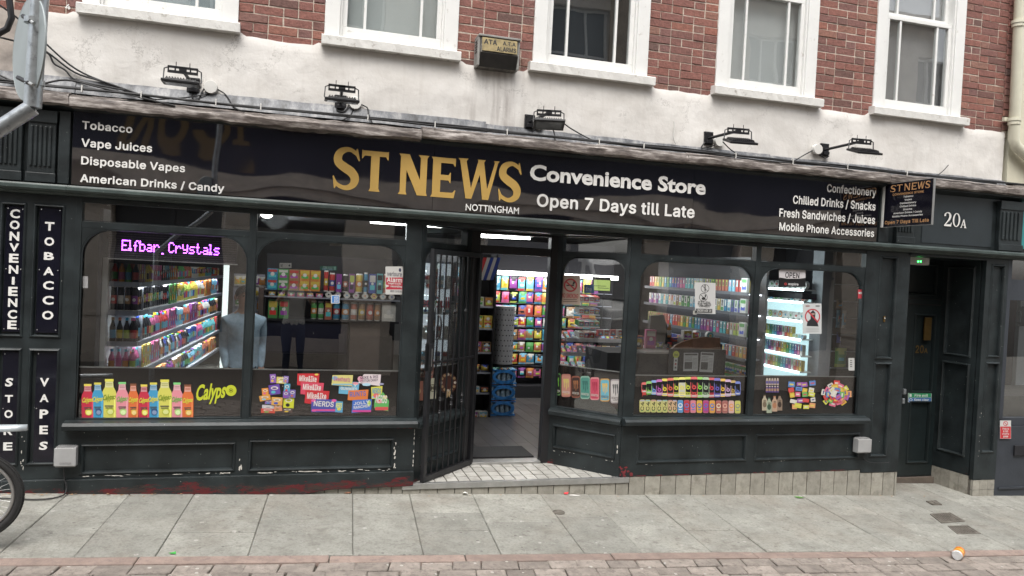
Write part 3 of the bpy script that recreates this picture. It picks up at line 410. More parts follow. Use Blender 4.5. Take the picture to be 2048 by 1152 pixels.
 '5': (453, [[189,-25,221,-28,260,-24,296,-14,320,-2,347,17,372,44,391,74,402,101,411,152,406,212,387,263,355,305,317,332,266,351,215,354,185,349,161,341,159,344,170,431,365,431,380,437,387,449,387,512,380,524,371,529,95,529,83,525,76,515,47,254,50,241,62,233,128,225,137,227,161,244,185,252,212,256,236,255,260,246,281,230,295,212,304,188,306,149,295,113,271,86,239,72,200,73,170,86,152,104,141,140,128,150,56,151,47,147,41,140,40,119,47,86,59,58,79,32,101,11,130,-7,161,-19]]),
 '6': (453, [[195,-25,228,-27,264,-24,300,-14,329,2,351,19,374,44,392,74,404,107,409,146,407,194,396,232,375,269,347,299,315,318,273,331,228,335,341,500,341,518,327,529,252,529,237,523,92,308,65,257,49,212,43,173,46,125,56,86,72,55,95,26,123,2,153,-14], [210,71,180,83,159,107,147,140,147,179,159,209,180,231,210,243,243,243,273,230,295,206,305,176,305,137,293,107,271,83,243,71]]),
 '7': (453, [[88,-18,167,-21,176,-18,183,-9,410,441,411,510,409,519,401,527,389,529,62,529,53,527,44,519,41,510,42,450,47,438,56,432,287,431,290,429,78,9,77,-6]]),
 '8': (453, [[190,-25,238,-27,280,-22,316,-12,348,5,381,32,401,59,415,89,421,122,419,164,407,203,383,239,350,269,369,287,382,305,398,344,402,392,393,434,373,470,337,504,295,525,250,535,214,536,178,531,148,521,118,505,94,486,73,461,59,434,51,401,51,359,60,326,76,296,102,269,64,233,40,188,31,137,38,89,58,49,73,31,96,11,139,-12], [211,71,172,81,148,101,137,131,137,149,141,167,160,192,190,209,229,214,268,207,292,192,309,170,316,143,311,113,296,92,274,78,247,71], [217,311,187,319,165,338,154,365,156,395,169,418,190,432,220,439,253,436,276,425,291,407,298,383,296,356,285,335,268,320,244,312]]),
 '9': (453, [[121,-18,201,-21,216,-13,353,189,382,240,400,285,408,324,409,360,404,399,391,435,373,465,349,492,321,512,285,528,252,535,213,536,177,530,144,519,114,500,87,475,67,447,52,414,43,366,46,315,56,279,77,240,107,210,138,190,180,177,225,174,112,9,111,-6], [207,266,177,280,156,306,147,339,148,375,161,405,183,427,210,438,243,438,273,425,295,399,306,366,304,327,291,297,269,276,240,265]]),
 '/': (249, [[5,-95,74,-97,85,-92,91,-83,255,526,254,541,242,552,176,553,167,550,159,541,-6,-71,-4,-86]]),
 '&': (448, [[162,-25,208,-27,247,-22,289,-9,325,12,351,-16,361,-20,442,-20,454,-13,458,-1,454,13,394,86,414,131,424,167,428,224,424,237,409,245,349,245,338,242,329,230,322,174,251,260,250,263,301,305,326,338,342,377,343,422,330,464,304,497,268,521,220,533,172,532,133,521,96,497,70,463,56,419,57,371,72,329,104,278,64,243,39,215,22,185,14,152,14,122,20,89,31,61,49,34,73,11,100,-6,133,-19], [181,68,157,74,138,86,124,104,118,125,120,146,128,164,144,182,169,202,262,89,223,71], [187,339,162,377,158,395,160,413,168,428,181,436,199,440,217,438,229,432,237,422,241,407,239,392,226,371]]),
 ',': (188, [[28,-138,88,-140,103,-129,157,66,155,81,145,90,67,92,58,89,50,81,17,-117,19,-129]]),
 '.': (188, [[78,-23,103,-25,127,-17,146,-2,159,22,161,49,154,73,136,93,115,105,88,107,64,100,43,82,32,61,29,34,36,10,54,-11]]),
}
_sc = {}
def sans(t, track=22):
    if t in _sc: return _sc[t]
    cu = bpy.data.curves.new('t', 'CURVE'); cu.dimensions = '2D'; cu.fill_mode = 'BOTH'; x = 0
    for ch in t:
        if ch == ' ': x += GSP+track*.5; continue
        adv, loops = GLY[ch]
        for l in loops:
            sp = cu.splines.new('POLY'); n = len(l)//2; sp.points.add(n-1); sp.use_cyclic_u = True
            for i in range(n): sp.points[i].co = ((l[2*i]+x)/1000., l[2*i+1]/1000., 0, 1)
        x += adv+track
    o = bpy.data.objects.new('t', cu); C.objects.link(o); me = bpy.data.meshes.new_from_object(o.evaluated_get(bpy.context.evaluated_depsgraph_get()))
    _sc[t] = ([tuple(v.co)[:2] for v in me.vertices], [tuple(p.vertices) for p in me.polygons])
    bpy.data.objects.remove(o); bpy.data.curves.remove(cu); bpy.data.meshes.remove(me); return _sc[t]
SCAP = bounds(sans('H')[0])
def circle(cx, cz, r, n=20, rz=None): return [(cx+r*math.cos(2*math.pi*k/n), cz+(rz or r)*math.sin(2*math.pi*k/n)) for k in range(n)]
def rect(x0, x1, z0, z1): return [(x0,z0),(x1,z0),(x1,z1),(x0,z1)]
def rot2(pts, c, a): return [(c[0]+(p[0]-c[0])*math.cos(a)-(p[1]-c[1])*math.sin(a), c[1]+(p[0]-c[0])*math.sin(a)+(p[1]-c[1])*math.cos(a)) for p in pts]
def rrect(x0, x1, z0, z1, r, n=4):
    o = []
    for cx, cz, a in ((x1-r,z0+r,-90),(x1-r,z1-r,0),(x0+r,z1-r,90),(x0+r,z0+r,180)):
        for k in range(n+1): t = R_(a+90*k/n); o.append((cx+r*math.cos(t), cz+r*math.sin(t)))
    return o
def line_frame(a, b, y0=0.):
    """local frame on a vertical wall line a->b seen from the street: x along the line, y into the shop"""
    ax, ay = a; d = Vector((b[0]-a[0], b[1]-a[1])); d.normalize(); n = Vector((-d.y, d.x))
    return lambda x, y, z: (ax+d.x*x+n.x*y, ay+d.y*x+n.y*y, z)
ID = lambda x, y, z: (x, y, z)
_O = 'first second third fourth fifth sixth seventh eighth ninth tenth eleventh twelfth thirteenth fourteenth fifteenth sixteenth seventeenth eighteenth nineteenth twentieth'.split()
def ordn(i):
    n = i+1
    if n <= 20: return _O[n-1]
    return {2:'twenty',3:'thirty',4:'forty'}[n//10]+'-'+_O[n%10-1] if n % 10 else {3:'thirtieth',4:'fortieth'}[n//10]
from mathutils import noise
def nz(x, y=0., z=0.): return noise.noise(Vector((x, y, z)))
# ================================================================== GROUND
def gslab(name, quad, m, parent, th=.03, dz=0., inset=.004, tilt=0.):
    """one paving piece: four x,y corners on the sloping ground, edges drawn in, thin bevelled top"""
    cx = sum(q[0] for q in quad)/4; cy = sum(q[1] for q in quad)/4; top, low = [], []
    tx, ty = random.uniform(-tilt, tilt), random.uniform(-tilt, tilt)
    def shr(q, d):
        L_ = math.hypot(q[0]-cx, q[1]-cy); return (q[0]-(q[0]-cx)/L_*d*1.3, q[1]-(q[1]-cy)/L_*d*1.3)
    zz = lambda x, y: gz(x, y)+dz+tx*(x-cx)+ty*(y-cy)
    a = [shr(q, inset) for q in quad]; b = [shr(q, inset+.006) for q in quad]
    vs_ = [(x, y, zz(x,y)-th) for x, y in a]+[(x, y, zz(x,y)-.005) for x, y in a]+[(x, y, zz(x,y)) for x, y in b]
    fs = [(i, (i+1)%4, (i+1)%4+4, i+4) for i in range(4)]+[(i+4, (i+1)%4+4, (i+1)%4+8, i+8) for i in range(4)]+[(8,9,10,11),(3,2,1,0)]
    return MB().add(vs_, fs).build(name, m, parent)
def sheet(name, xs, ys, m, dz, kind='structure'):
    mb = MB(); vs_ = [(x, y, gz(x, y)+dz) for y in ys for x in xs]; nx = len(xs)
    return tag(mb.add(vs_, [(j*nx+i, j*nx+i+1, (j+1)*nx+i+1, (j+1)*nx+i) for j in range(len(ys)-1) for i in range(nx-1)]).build(name, m), kind=kind)
fr = lambda a, b, n: [a+(b-a)*i/n for i in range(n+1)]
ground_o = sheet('ground', [-60,-12,-3,9,16,60], [-60,-20,-9.5,-1.5,.45,60], M_joint, -.03)
# pavement: columns of slabs between skewed joints measured along the kerb
JD = (.064/1.0, 1.0); KY = lambda x: -1.235-.028*(x-.5)
pave = bpy.data.objects.new('pavement', None); pave.location = (2, -.6, -.1); C.objects.link(pave); tag(pave, kind='structure')
xs = [ground(p, 1104).x for p in (-180, 0, 155, 314, 497, 705, 845, 1000, 1167, 1284, 1424, 1535, 1686, 1806, 1905, 2040)]
xs = [xs[0]-1.2, xs[0]-.6]+xs+[xs[-1]+.55*k for k in range(1, 5)]
PXS = [-300,-180,0,155,314,497,705,845,1000,1167,1284,1424,1535,1686,1806,1905,2040]
cross_y = {2:[1027], 3:[1053,1010], 4:[1035], 5:[1020,1062], 6:[1046], 7:[1023], 8:[1025,1060], 9:[1043], 10:[1033], 11:[1011,1050], 12:[1062,1020], 13:[1028], 14:[1044,1009], 15:[1029,1070], 16:[1050]}
cross = []
for i in range(len(xs)+1):
    c_ = []
    for py in cross_y.get(i-0, [1030+17*(i % 3)]):
        g_ = ground(1000, py); c_.append(min(.9, max(.12, (g_.y-KY(1.4))/(.02-KY(1.4)))))
    cross.append(sorted(c_))
for i in range(len(xs)-1):
    x0, x1 = xs[i], xs[i+1]
    yk0, yk1 = KY(x0), KY(x1); yw = .45 if x0 > 5.6 and x0 < 6.8 else .02
    fracs = [0]+sorted(cross[i % len(cross)])+[1]
    P = lambda x, yk, f: (x+(yw-yk)*f*JD[0], yk+(yw-yk)*f)
    for a, b in zip(fracs, fracs[1:]):
        gslab('slab', [P(x0,yk0,a), P(x1,yk1,a), P(x1,yk1,b), P(x0,yk0,b)], M_slab, pave, dz=random.uniform(-.003,.003), inset=.002, tilt=.004)
road = bpy.data.objects.new('road', None); road.location = (2, -3, -.2); C.objects.link(road); tag(road, kind='structure')
x = -3.3
while x < 8.5:     # flush pink kerb course
    L_ = random.uniform(.75, 1.15)
    gslab('kerb_stone', [(x, KY(x)-.115), (x+L_, KY(x+L_)-.115), (x+L_+.01, KY(x+L_)-.006), (x+.01, KY(x)-.006)], M_kerb, road, dz=random.uniform(-.004,.002), inset=.003)
    x += L_
rows = 4; rest = MB()
for r in range(26):
    x = -3.4+random.uniform(0, .2); d0 = .122+r*.128
    while x < (8.5 if r < 5 else 9):
        w = random.uniform(.19, .25); q = []
        for (xx, dd) in ((x, d0+.122), (x+w, d0+.122), (x+w, d0), (x, d0)):
            sk = -.02*(dd-d0)/.122
            q.append((xx+sk+random.uniform(-.008,.008), KY(xx)-dd+random.uniform(-.005,.005)))
        if r < rows and -2.4 < x < 6.6: gslab('sett', q, M_sett, road, dz=random.uniform(-.004,.003), inset=.003, tilt=.01)
        else:
            z_ = random.uniform(-.006,.004); cx = sum(a[0] for a in q)/4; cy = sum(a[1] for a in q)/4
            p = [(cx+(a[0]-cx)*.93, cy+(a[1]-cy)*.90) for a in q]; rest.add([(a, b, gz(a, b)+z_) for a, b in p]+[(a, b, gz(a, b)-.03) for a, b in q], [(0,1,2,3),(0,4,5,1),(1,5,6,2),(2,6,7,3),(3,7,4,0)])
        x += w
tag(rest.build('setts_beyond', M_sett, road), kind='stuff')
def cover(name, quad, label, ribs, m):
    t = thing(name, (sum(q[0] for q in quad)/4, sum(q[1] for q in quad)/4, gz(*quad[0])), label, 'manhole cover' if ribs > 3 else 'access cover')
    Q = lambda u, v, z: (lambda a: (a[0], a[1], gz(a[0], a[1])+z))([(1-u)*(1-v)*quad[0][k]+u*(1-v)*quad[1][k]+u*v*quad[2][k]+(1-u)*v*quad[3][k] for k in (0,1)])
    def b(u0,u1,v0,v1,z0,z1):
        vs_ = [Q(u,v,z) for z in (z0,z1) for u,v in ((u0,v0),(u1,v0),(u1,v1),(u0,v1))]
        return vs_, [(3,2,1,0),(4,5,6,7),(0,1,5,4),(1,2,6,5),(2,3,7,6),(3,0,4,7)]
    f = MB()
    for a in ((0,1,0,.08),(0,1,.92,1),(0,.06,.08,.92),(.94,1,.08,.92)): f.add(*b(*a,-.01,.008))
    f.build('frame', m, t)
    MB().add(*b(.06,.94,.08,.92,-.01,.004)).build('lid', m, t)
    for i in range(ribs): MB().add(*b(.1+.8*i/ribs,.1+.8*(i+.55)/ribs,.14,.86,.003,.009)).build('rib', m, t)
M_iron = mat('worn_cast_iron', (.15,.135,.115), .7, .2, var=.4, vscale=20)
g2 = lambda px, py: tuple(ground(px, py)[:2])
cover('drain_cover', [g2(1883,1047),g2(1930,1043),g2(1900,1026),g2(1860,1029)], 'rectangular ribbed iron cover in the pavement outside door 20A', 8, M_iron)
cover('drain_cover', [g2(1915,1069),g2(1962,1068),g2(1935,1052),g2(1895,1053)], 'second ribbed iron cover, nearer the kerb than the other', 7, M_iron)
cover('drain_cover', [g2(1865,1010),g2(1884,1010),g2(1872,1002),g2(1852,1003)], 'smallest iron cover, closest to door 20A step', 2, M_iron)
def disc_cover(px, py, r):
    p = ground(px, py); t = thing('stop_tap_cover', p, 'small round iron stop tap cover in a slab below the shop step', 'access cover')
    MB().lathe([(r,-.02),(r,.006),(r*.85,.008),(r*.85,.002),(.001,.002)], 18, tuple(p)).build('ring', M_iron, t, smooth=30)
    MB().lathe([(r*.8,-.02),(r*.8,.006),(.001,.008)], 18, tuple(p)).build('lid', M_iron, t, smooth=30)
disc_cover(1117, 1025, .052)

# ================================================================== BUILDING SHELL
bld = thing('brick_building', (2.5, 0, 0), 'red brick upper storey with white rendered band above the dark green shop', 'building')
WX = [-1.61, .108, 1.84, 3.602, 5.35]; WW = 1.075; HEADZ = 5.35
TOPZ = 6.2; BL, BRX = -3.6, 6.985
piers = [(BL, WX[0])]+[(WX[i]+WW, WX[i+1]) for i in range(4)]+[(WX[4]+WW, BRX)]
mb = MB()
for a, b in piers: mb.box(a, b, .0055, .30, 3.45, HEADZ)
mb.box(BL, BRX, .0055, .30, HEADZ, TOPZ); mb.box(BL, BRX, .0055, .30, 2.86, 3.45)
mb.build('mortar_bed', M_mortar, bld)
bmesh_cache = {}
def brick_mesh(L_, v):
    k = (L_, v)
    if k not in bmesh_cache:
        rnd = random.Random(int(L_*1000)*7+v); b = MB(); j = lambda s=.0025: rnd.uniform(-s, s); h = .0575
        F = [(j(),0+j(.002),j()),(L_+j(),j(.002),j()),(L_+j(),j(.002),h+j()),(j(),j(.002),h+j())]
        e = .004; B0 = [(-e,.006,-e),(L_+e,.006,-e),(L_+e,.006,h+e),(-e,.006,h+e)]; B1 = [(p[0],.03,p[2]) for p in B0]
        b.add(F+B0+B1, [(0,1,2,3)]+[(i+4,(i+1)%4+4,(i+1)%4,i) for i in range(4)]+[(i+8,(i+1)%4+8,(i+1)%4+4,i+4) for i in range(4)])
        bmesh_cache[k] = b.mesh('brick', M_brick)
    return bmesh_cache[k]
STR, HDR, GP, PITCH = .208, .098, .0135, .0715
rest = MB(); nb = 0; z = 3.49; course = 0
# height up to which the frame shows brick above each x
def topz(x): return at(1024, 0)[1]*0 + (3.56+.178*(x+2.0))
while z < TOPZ-.07:
    spans = piers if z < HEADZ-.05 else [(BL, BRX)]
    for a, b in spans:
        x = a+.004; k = course % 2
        off = [0, .11][course % 2]
        seq = [STR, HDR]; n = course+(course*7//5) % 2
        first = HDR if (course % 2) else STR
        first_done = False
        while x < b-.03:
            L_ = first if not first_done else seq[n % len(seq)]; first_done = True; n += 1
            if x+L_ > b-.004: L_ = b-.004-x
            if b-.004-(x+L_) < .06: L_ = b-.004-x
            L_ = max(.03, min(L_, .26)); Lq = round(L_, 2)
            if z < topz(x)+.08 and x > -2.0:
                o = link('brick', brick_mesh(Lq, random.randint(0, 3)), bld); nb += 1
                o.location = (x, random.uniform(-.003,.003), z+.002*nz(x*2, z*9)+.010*nz(x*.8, 3)); o.rotation_euler.y = R_(random.uniform(-.5,.5))
                o.scale.x = L_/Lq
            elif z < TOPZ: rest.box(x, x+L_, random.uniform(-.003,.003), .03, z, z+.0575)
            x += L_+GP
    z += PITCH; course += 1
tag(rest.build('bricks_above', M_brick, bld), kind='stuff')
# white rendered band: a hand-floated, uneven sheet with a ragged top edge
mb = MB(); nx, nzz = 230, 14; x0, x1 = -1.86, BRX+.02; vs_ = []
for j in range(nzz+1):
    for i in range(nx+1):
        x = x0+(x1-x0)*i/nx; zt = 3.505+.012*nz(x*3)+.008*nz(x*11, 4)
        if any(w-.06 < x < w+WW+.06 for w in WX): zt = 3.53
        zb = 2.90; z = zb+(zt-zb)*j/nzz
        d = .014*nz(x*1.3, z*2)+.007*nz(x*4, z*6, 2)+.003*nz(x*14, z*18, 5)
        vs_.append((x, -.022+d + (.012 if j == nzz else 0), z))
mb.add(vs_, [(j*(nx+1)+i, j*(nx+1)+i+1, (j+1)*(nx+1)+i+1, (j+1)*(nx+1)+i) for j in range(nzz) for i in range(nx)])
mb.add([vs_[nzz*(nx+1)+i] for i in range(nx+1)]+[(vs_[nzz*(nx+1)+i][0], .02, vs_[nzz*(nx+1)+i][2]) for i in range(nx+1)], [(i, i+1, nx+2+i, nx+1+i) for i in range(nx)])
mb.add([(x1, y, z) for z in (2.9,3.5) for y in (-.022,.02)], [(0,1,3,2)])
mb.build('rendered_band', M_render, bld, smooth=60)
bx('rendered_band_end', -3.6, -1.862, -.015, .02, 2.9, 3.49, mat('dirty_render', (.42,.37,.33), .85, var=.25, bump=.6, bscale=14), bld)
# darker rough bricks at the party wall: bonded quoins standing slightly back
z = 3.53
while z < 4.95:
    o = link('brick', brick_mesh(.06, 1), bld); o.location = (BRX+.004, -.012+random.uniform(-.006,.004), z); z += PITCH+random.uniform(-.003,.003)
    o.scale.x = 1.0
bx('corner_mortar', BRX+.001, BRX+.068, .0, .3, 3.45, TOPZ, M_mortar, bld)
def sash_window(i, X, blind, dark):
    fr_ = bx('window', X, X+.118, -.014, .09, 3.585, HEADZ, M_sash, bld, .006); f = MB()
    f.box(X+WW-.118, X+WW, -.014, .09, 3.585, HEADZ); f.box(X+.118, X+WW-.118, -.012, .09, HEADZ-.09, HEADZ)
    f.box(X+.118, X+.135, .0, .10, 3.585, HEADZ-.09); f.box(X+WW-.135, X+WW-.118, .0, .10, 3.585, HEADZ-.09)
    f.build('frame', M_sash, fr_, bevel=.004)
    s = MB(); sx = [(-.012, 0.), (WW+.03, 0)]
    n = 24; x0, x1 = X-.02-(.02 if i > 1 else 0), X+WW+(.02 if i < 2 else .05)
    prof = [(-.085,3.512),(-.088,3.578),(-.07,3.588),(.09,3.60),(.09,3.512)]
    vs_ = [(x0+(x1-x0)*k/n, p[0]+.004*nz(k*.9, q, i), p[1]+(.004*nz(k*1.3, q*3, i) if q in (0,1) else 0)) for k in range(n+1) for q, p in enumerate(prof)]
    s.add(vs_, [(k*5+q, (k+1)*5+q, (k+1)*5+(q+1)%5, k*5+(q+1)%5)[::-1] for k in range(n) for q in range(5)]+[(0,1,2,3,4)[::-1], tuple(n*5+q for q in range(5))])
    s.build('sill', M_sill, fr_)
    y = .045
    lower = MB(); gx0, gx1 = X+.175, X+WW-.175; b1, b2 = X+.315, X+WW-.305
    lower.box(X+.135, X+WW-.135, y-.02, y+.03, 3.602, 3.695); lower.box(X+.135, X+WW-.135, y-.02, y+.03, 4.49, 4.53)
    lower.box(X+.135, gx0, y-.02, y+.03, 3.695, 4.49); lower.box(gx1, X+WW-.135, y-.02, y+.03, 3.695, 4.49)
    for b in (b1, b2): lower.box(b-.011, b+.011, y-.014, y+.02, 3.695, 4.49)
    lower.build('lower_sash', M_sash, fr_, bevel=.003)
    up = MB(); y2 = y+.055
    up.box(X+.135, X+WW-.135, y2-.02, y2+.03, 4.535, 4.575); up.box(X+.135, X+WW-.135, y2-.02, y2+.03, HEADZ-.14, HEADZ-.09)
    up.box(X+.135, gx0, y2-.02, y2+.03, 4.575, HEADZ-.14); up.box(gx1, X+WW-.135, y2-.02, y2+.03, 4.575, HEADZ-.14)
    for b in (b1, b2): up.box(b-.011, b+.011, y2-.014, y2+.02, 4.575, HEADZ-.14)
    up.build('upper_sash', M_sash, fr_, bevel=.003)
    for a, b in ((gx0, b1-.011), (b1+.011, b2-.011), (b2+.011, gx1)):
        for (z0, z1, yy) in ((3.695, 4.49, y), (4.575, HEADZ-.14, y2)):
            bx('pane', a-.004, b+.004, yy, yy+.004, z0-.004, z1+.004, M_glassup, fr_)
    m = mat('window_blind_%s' % ('abcde'[i]), blind, .8, var=.05, vscale=2)
    bx('blind', X+.12, X+WW-.12, .135+dark*.5, .14+dark*.5, 3.6, HEADZ-.1, m, fr_)
    if dark:
        q = MB(); q.box(X+.13, X+.20, .12, .2, 3.5, HEADZ); q.build('curtain', mat('brown_curtain', (.10,.065,.06), .9), fr_)
cols = [(.46,.50,.52), (.54,.55,.54), (.07,.075,.085), (.56,.555,.55), (.33,.31,.31)]
for i, X in enumerate(WX): sash_window(i, X, cols[i], i == 2)
# upper room and shop volume closed off behind the front
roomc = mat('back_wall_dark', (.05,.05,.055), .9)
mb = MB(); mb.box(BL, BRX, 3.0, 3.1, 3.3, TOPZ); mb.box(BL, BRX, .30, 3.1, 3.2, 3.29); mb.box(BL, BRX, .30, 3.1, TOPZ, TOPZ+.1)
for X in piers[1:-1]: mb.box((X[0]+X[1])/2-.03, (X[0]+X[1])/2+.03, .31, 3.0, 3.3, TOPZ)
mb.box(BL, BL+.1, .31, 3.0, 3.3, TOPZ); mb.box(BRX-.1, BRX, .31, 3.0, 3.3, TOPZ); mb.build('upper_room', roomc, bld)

# lead work above the fascia
def wavy(name, prof, x0, x1, m, parent, amp=.006, fq=5., st=.05, seed=0., smooth=50):
    n = int((x1-x0)/st); k = len(prof); mb = MB(); vs_ = []
    for i in range(n+1):
        x = x0+(x1-x0)*i/n
        for q, p in enumerate(prof): vs_.append((x, p[0]+amp*nz(x*fq, q*.7, seed), p[1]+amp*1.3*nz(x*fq*.8, q*.9+7, seed)+amp*.8*nz(x*fq*3, q, seed+3)))
    mb.add(vs_, [(i*k+q, i*k+(q+1)%k, (i+1)*k+(q+1)%k, (i+1)*k+q) for i in range(n) for q in range(k)]+[tuple(range(k)), tuple(range((n+1)*k-1, n*k-1, -1))])
    return mb.build(name, m, parent, smooth=smooth)
# ================================================================== SHOPFRONT
shop = thing('shopfront', (2.0, 0, 0), 'old dark green panelled timber shopfront with arched windows and recessed entrance', 'shopfront')
cap = [(-.135,2.855),(-.145,2.90),(-.13,2.925),(-.02,2.965),(-.02,2.845)]
for a, b, s in ((-3.6,-1.64,1), (-1.635, .9, 2), (.904, 3.3, 3), (3.304, 5.5, 4), (5.504, 6.96, 5), (6.965, 7.6, 6)):
    wavy('lead_capping', [(p[0], p[1]-(.028 if s in (0,2) else .005 if s == 3 else .0 if s < 6 else .0)-(.018 if s == 1 else 0)) for p in cap], a, b, M_lead, shop, .010, 4., .04, s)
for a, b, s in ((-3.6,-1.62,1), (-1.615, .2, 2), (.203, 1.45, 3), (1.453, 2.9, 4), (2.903, 4.2, 5), (4.203, 5.6, 6), (5.603, 7.02, 7)):
    h = 3.035 if s < 4 else 3.015-.008*(s-4)
    wavy('flashing', [(-.075,2.93),(-.04,h+.008*(s%2)),(-.02,h+.012),(-.015,2.93)], a, b, M_flash, shop, .006, 3., .06, s+10)
MO = [(-.03,2.188),(-.055,2.19),(-.062,2.205),(-.085,2.21),(-.10,2.225),(-.10,2.245),(-.075,2.252),(-.07,2.262),(.0,2.268),(.0,2.188)]
M_mould = paint_mat('skylit_green_moulding_paint', (.045,.060,.056), False)  # skylight highlight of the cornice put into a lighter green
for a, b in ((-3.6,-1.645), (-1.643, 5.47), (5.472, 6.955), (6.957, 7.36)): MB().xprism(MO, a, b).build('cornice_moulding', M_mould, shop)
bx('fascia_back', -3.6, 7.35, .0, .25, 2.19, 2.86, M_green, shop)
MB().xprism([(-.0,2.80),(-.075,2.83),(-.075,2.862),(0,2.862)], -3.6, 7.35).build('top_moulding', M_green, shop)
def ring(mb, x0, x1, z0, z1, w, T=ID, y=0., d=.018, rec=.02):
    """mitred bolection moulding round a panel"""
    prof = [(0., y), (w*.25, y-d*.7), (w*.55, y-d), (w*.8, y-d*.2), (w, y+rec)]
    vs_ = []
    for q, yy in prof: vs_ += [(x0+q, yy, z0+q), (x1-q, yy, z0+q), (x1-q, yy, z1-q), (x0+q, yy, z1-q)]
    fs = [(i*4+k, i*4+(k+1)%4, i*4+4+(k+1)%4, i*4+4+k) for i in range(len(prof)-1) for k in range(4)]
    mb.add(vs_, fs, T=T)
def panelled(name, x0, x1, z0, z1, panels, T=ID, m=None, parent=None, y0=0., th=.05, w=.03, rec=.022, zbot=None, field=None):
    """joinery: frame round recessed, moulded panels; panels = list of (px0,px1,pz0,pz1)"""
    m = m or M_green; parent = parent or shop; mb = MB()
    xs_ = sorted({x0, x1, *[p[0] for p in panels], *[p[1] for p in panels]}); zs = sorted({z0, z1, *[p[2] for p in panels], *[p[3] for p in panels]})
    for a, b in zip(xs_, xs_[1:]):
        run = None
        for c, d in zip(zs, zs[1:]):
            inn = any(p[0] <= a+1e-6 and b-1e-6 <= p[1] and p[2] <= c+1e-6 and d-1e-6 <= p[3] for p in panels)
            if inn:
                if run: mb.box(a, b, y0, y0+th, run[0], run[1], T=T); run = None
            else: run = (run[0], d) if run else (c, d)
        if run: mb.box(a, b, y0, y0+th, run[0], run[1], T=T)
    o = mb.build(name, m, parent)
    for p in panels:
        f = MB(); f.box(p[0]+w*.5, p[1]-w*.5, y0+rec, y0+th-.002, p[2]+w*.5, p[3]-w*.5, T=T); f.build('panel', field or m, o)
        r = MB(); ring(r, p[0], p[1], p[2], p[3], w, T, y0, .014, rec); r.build('panel_moulding', m, o)
    return o
SILL = [(-.085,.475),(-.09,.505),(-.07,.525),(-.03,.53),(.0,.536),(.06,.54),(.06,.465),(-.05,.465)]
# stall risers
panelled('stall_riser', -1.60, .985, .015, .465, [(-1.515,-.42,.12,.36), (-.33,.815,.115,.375)])
MB().prism([(-1.60,-.10),(-.15,-.11),(.30,-.04),(.985,-.03),(.985,.095),(-1.60,.095)], -.022, .05).build('base_board', M_green, shop, bevel=.006)
MB().xprism(SILL, -1.62, .99).build('window_sill', M_green, shop)
panelled('stall_riser', 2.855, 5.47, -.005, .465, [(3.01,4.155,.105,.37), (4.24,5.44,.105,.37)])
MB().xprism(SILL, 2.85, 5.48).build('window_sill', M_green, shop)
TL = line_frame((.972,0.002),(1.515,.56)); TR = line_frame((2.355,.56),(2.868,.002)); LL = .778; LR = .757
panelled('stall_riser', .0, LL, -.015, .465, [(.09,.70,.115,.37)], TL)
panelled('stall_riser', .0, LR, -.015, .465, [(.04,.695,.135,.37)], TR)
MB().xprism([(p[0]*.6, p[1]-.02) for p in SILL], .01, LL-.01, T=TL).build('window_sill', M_green, shop)
MB().xprism([(p[0]*.6, p[1]-.012) for p in SILL], .01, LR-.01, T=TR).build('window_sill', M_green, shop)
# arched windows
def arch_window(x0, x1, T=ID, zb=.54, zt=1.965, r=.20, lpost=.04, rpost=.055, film=None, sidefilm=True):
    mb = MB()
    mb.box(x0-lpost, x0, 0, .07, zb-.01, 2.19, T=T); mb.box(x1, x1+rpost, 0, .07, zb-.01, 2.19, T=T)
    mb.box(x0, x1, .004, .066, zt, 2.012, T=T); mb.box(x0, x1, .004, .066, 2.15, 2.19, T=T); mb.box(x0, x1, .004, .06, zb-.012, zb+.008, T=T)
    n = 10
    for s in (0, 1):
        cx = x0+r if s == 0 else x1-r; pts = []
        for k in range(n+1):
            t = math.pi/2*k/n; pts.append((cx-r*math.cos(t) if s == 0 else cx+r*math.cos(t), zt-r+r*math.sin(t)))
        pts = pts+[(x0 if s == 0 else x1, zt)]
        mb.prism(pts if s else pts[::-1], .006, .062, T=T)
    f = mb.build('window', M_green, shop, bevel=.003)
    # slim bead round the opening
    path = [(x0+.006, zb+.01)]+[(x0+r-(r-.006)*math.cos(math.pi/2*k/8), zt-r+(r-.006)*math.sin(math.pi/2*k/8)) for k in range(9)]+[(x1-r+(r-.006)*math.sin(math.pi/2*k/8), zt-r+(r-.006)*math.cos(math.pi/2*k/8)) for k in range(9)]+[(x1-.006, zb+.01)]
    MB().tube([T(p[0], .012, p[1]) for p in path], .007, 6).build('bead', M_green, f, smooth=60)
    MB().box(x0-.01, x1+.01, .032, .037, zb-.008, zt+.01, T=T).build('pane', M_glass, f)
    MB().box(x0-.01, x1+.01, .032, .037, 2.008, 2.154, T=T).build('pane', M_glass, f)
    MB().box(x0+.004, x1-.004, .008, .014, 2.016, 2.02, T=T).build('bead', M_green, f)
    if film: MB().box(x0-.006, x1+.006, .046, .049, zb-.006, film, T=T).build('window_film', M_film, f); MB().box(x0-.004, x1+.004, .044, .047, film-.004, film+.006, T=T).build('film_edge', M_alu, f)
    return f
arch_window(-1.56, -.39, lpost=.04, rpost=.027, film=.925)
arch_window(-.336, .835, lpost=.027, rpost=.13, film=.922)
arch_window(2.955, 4.143, lpost=.10, rpost=.027, film=.91)
arch_window(4.197, 5.39, lpost=.027, rpost=.08, film=.918)
arch_window(.055, .70, TL, zb=.50, r=.16, lpost=.055, rpost=.078, film=.93)
arch_window(.05, .705, TR, zb=.53, r=.16, lpost=.05, rpost=.05, film=.93)
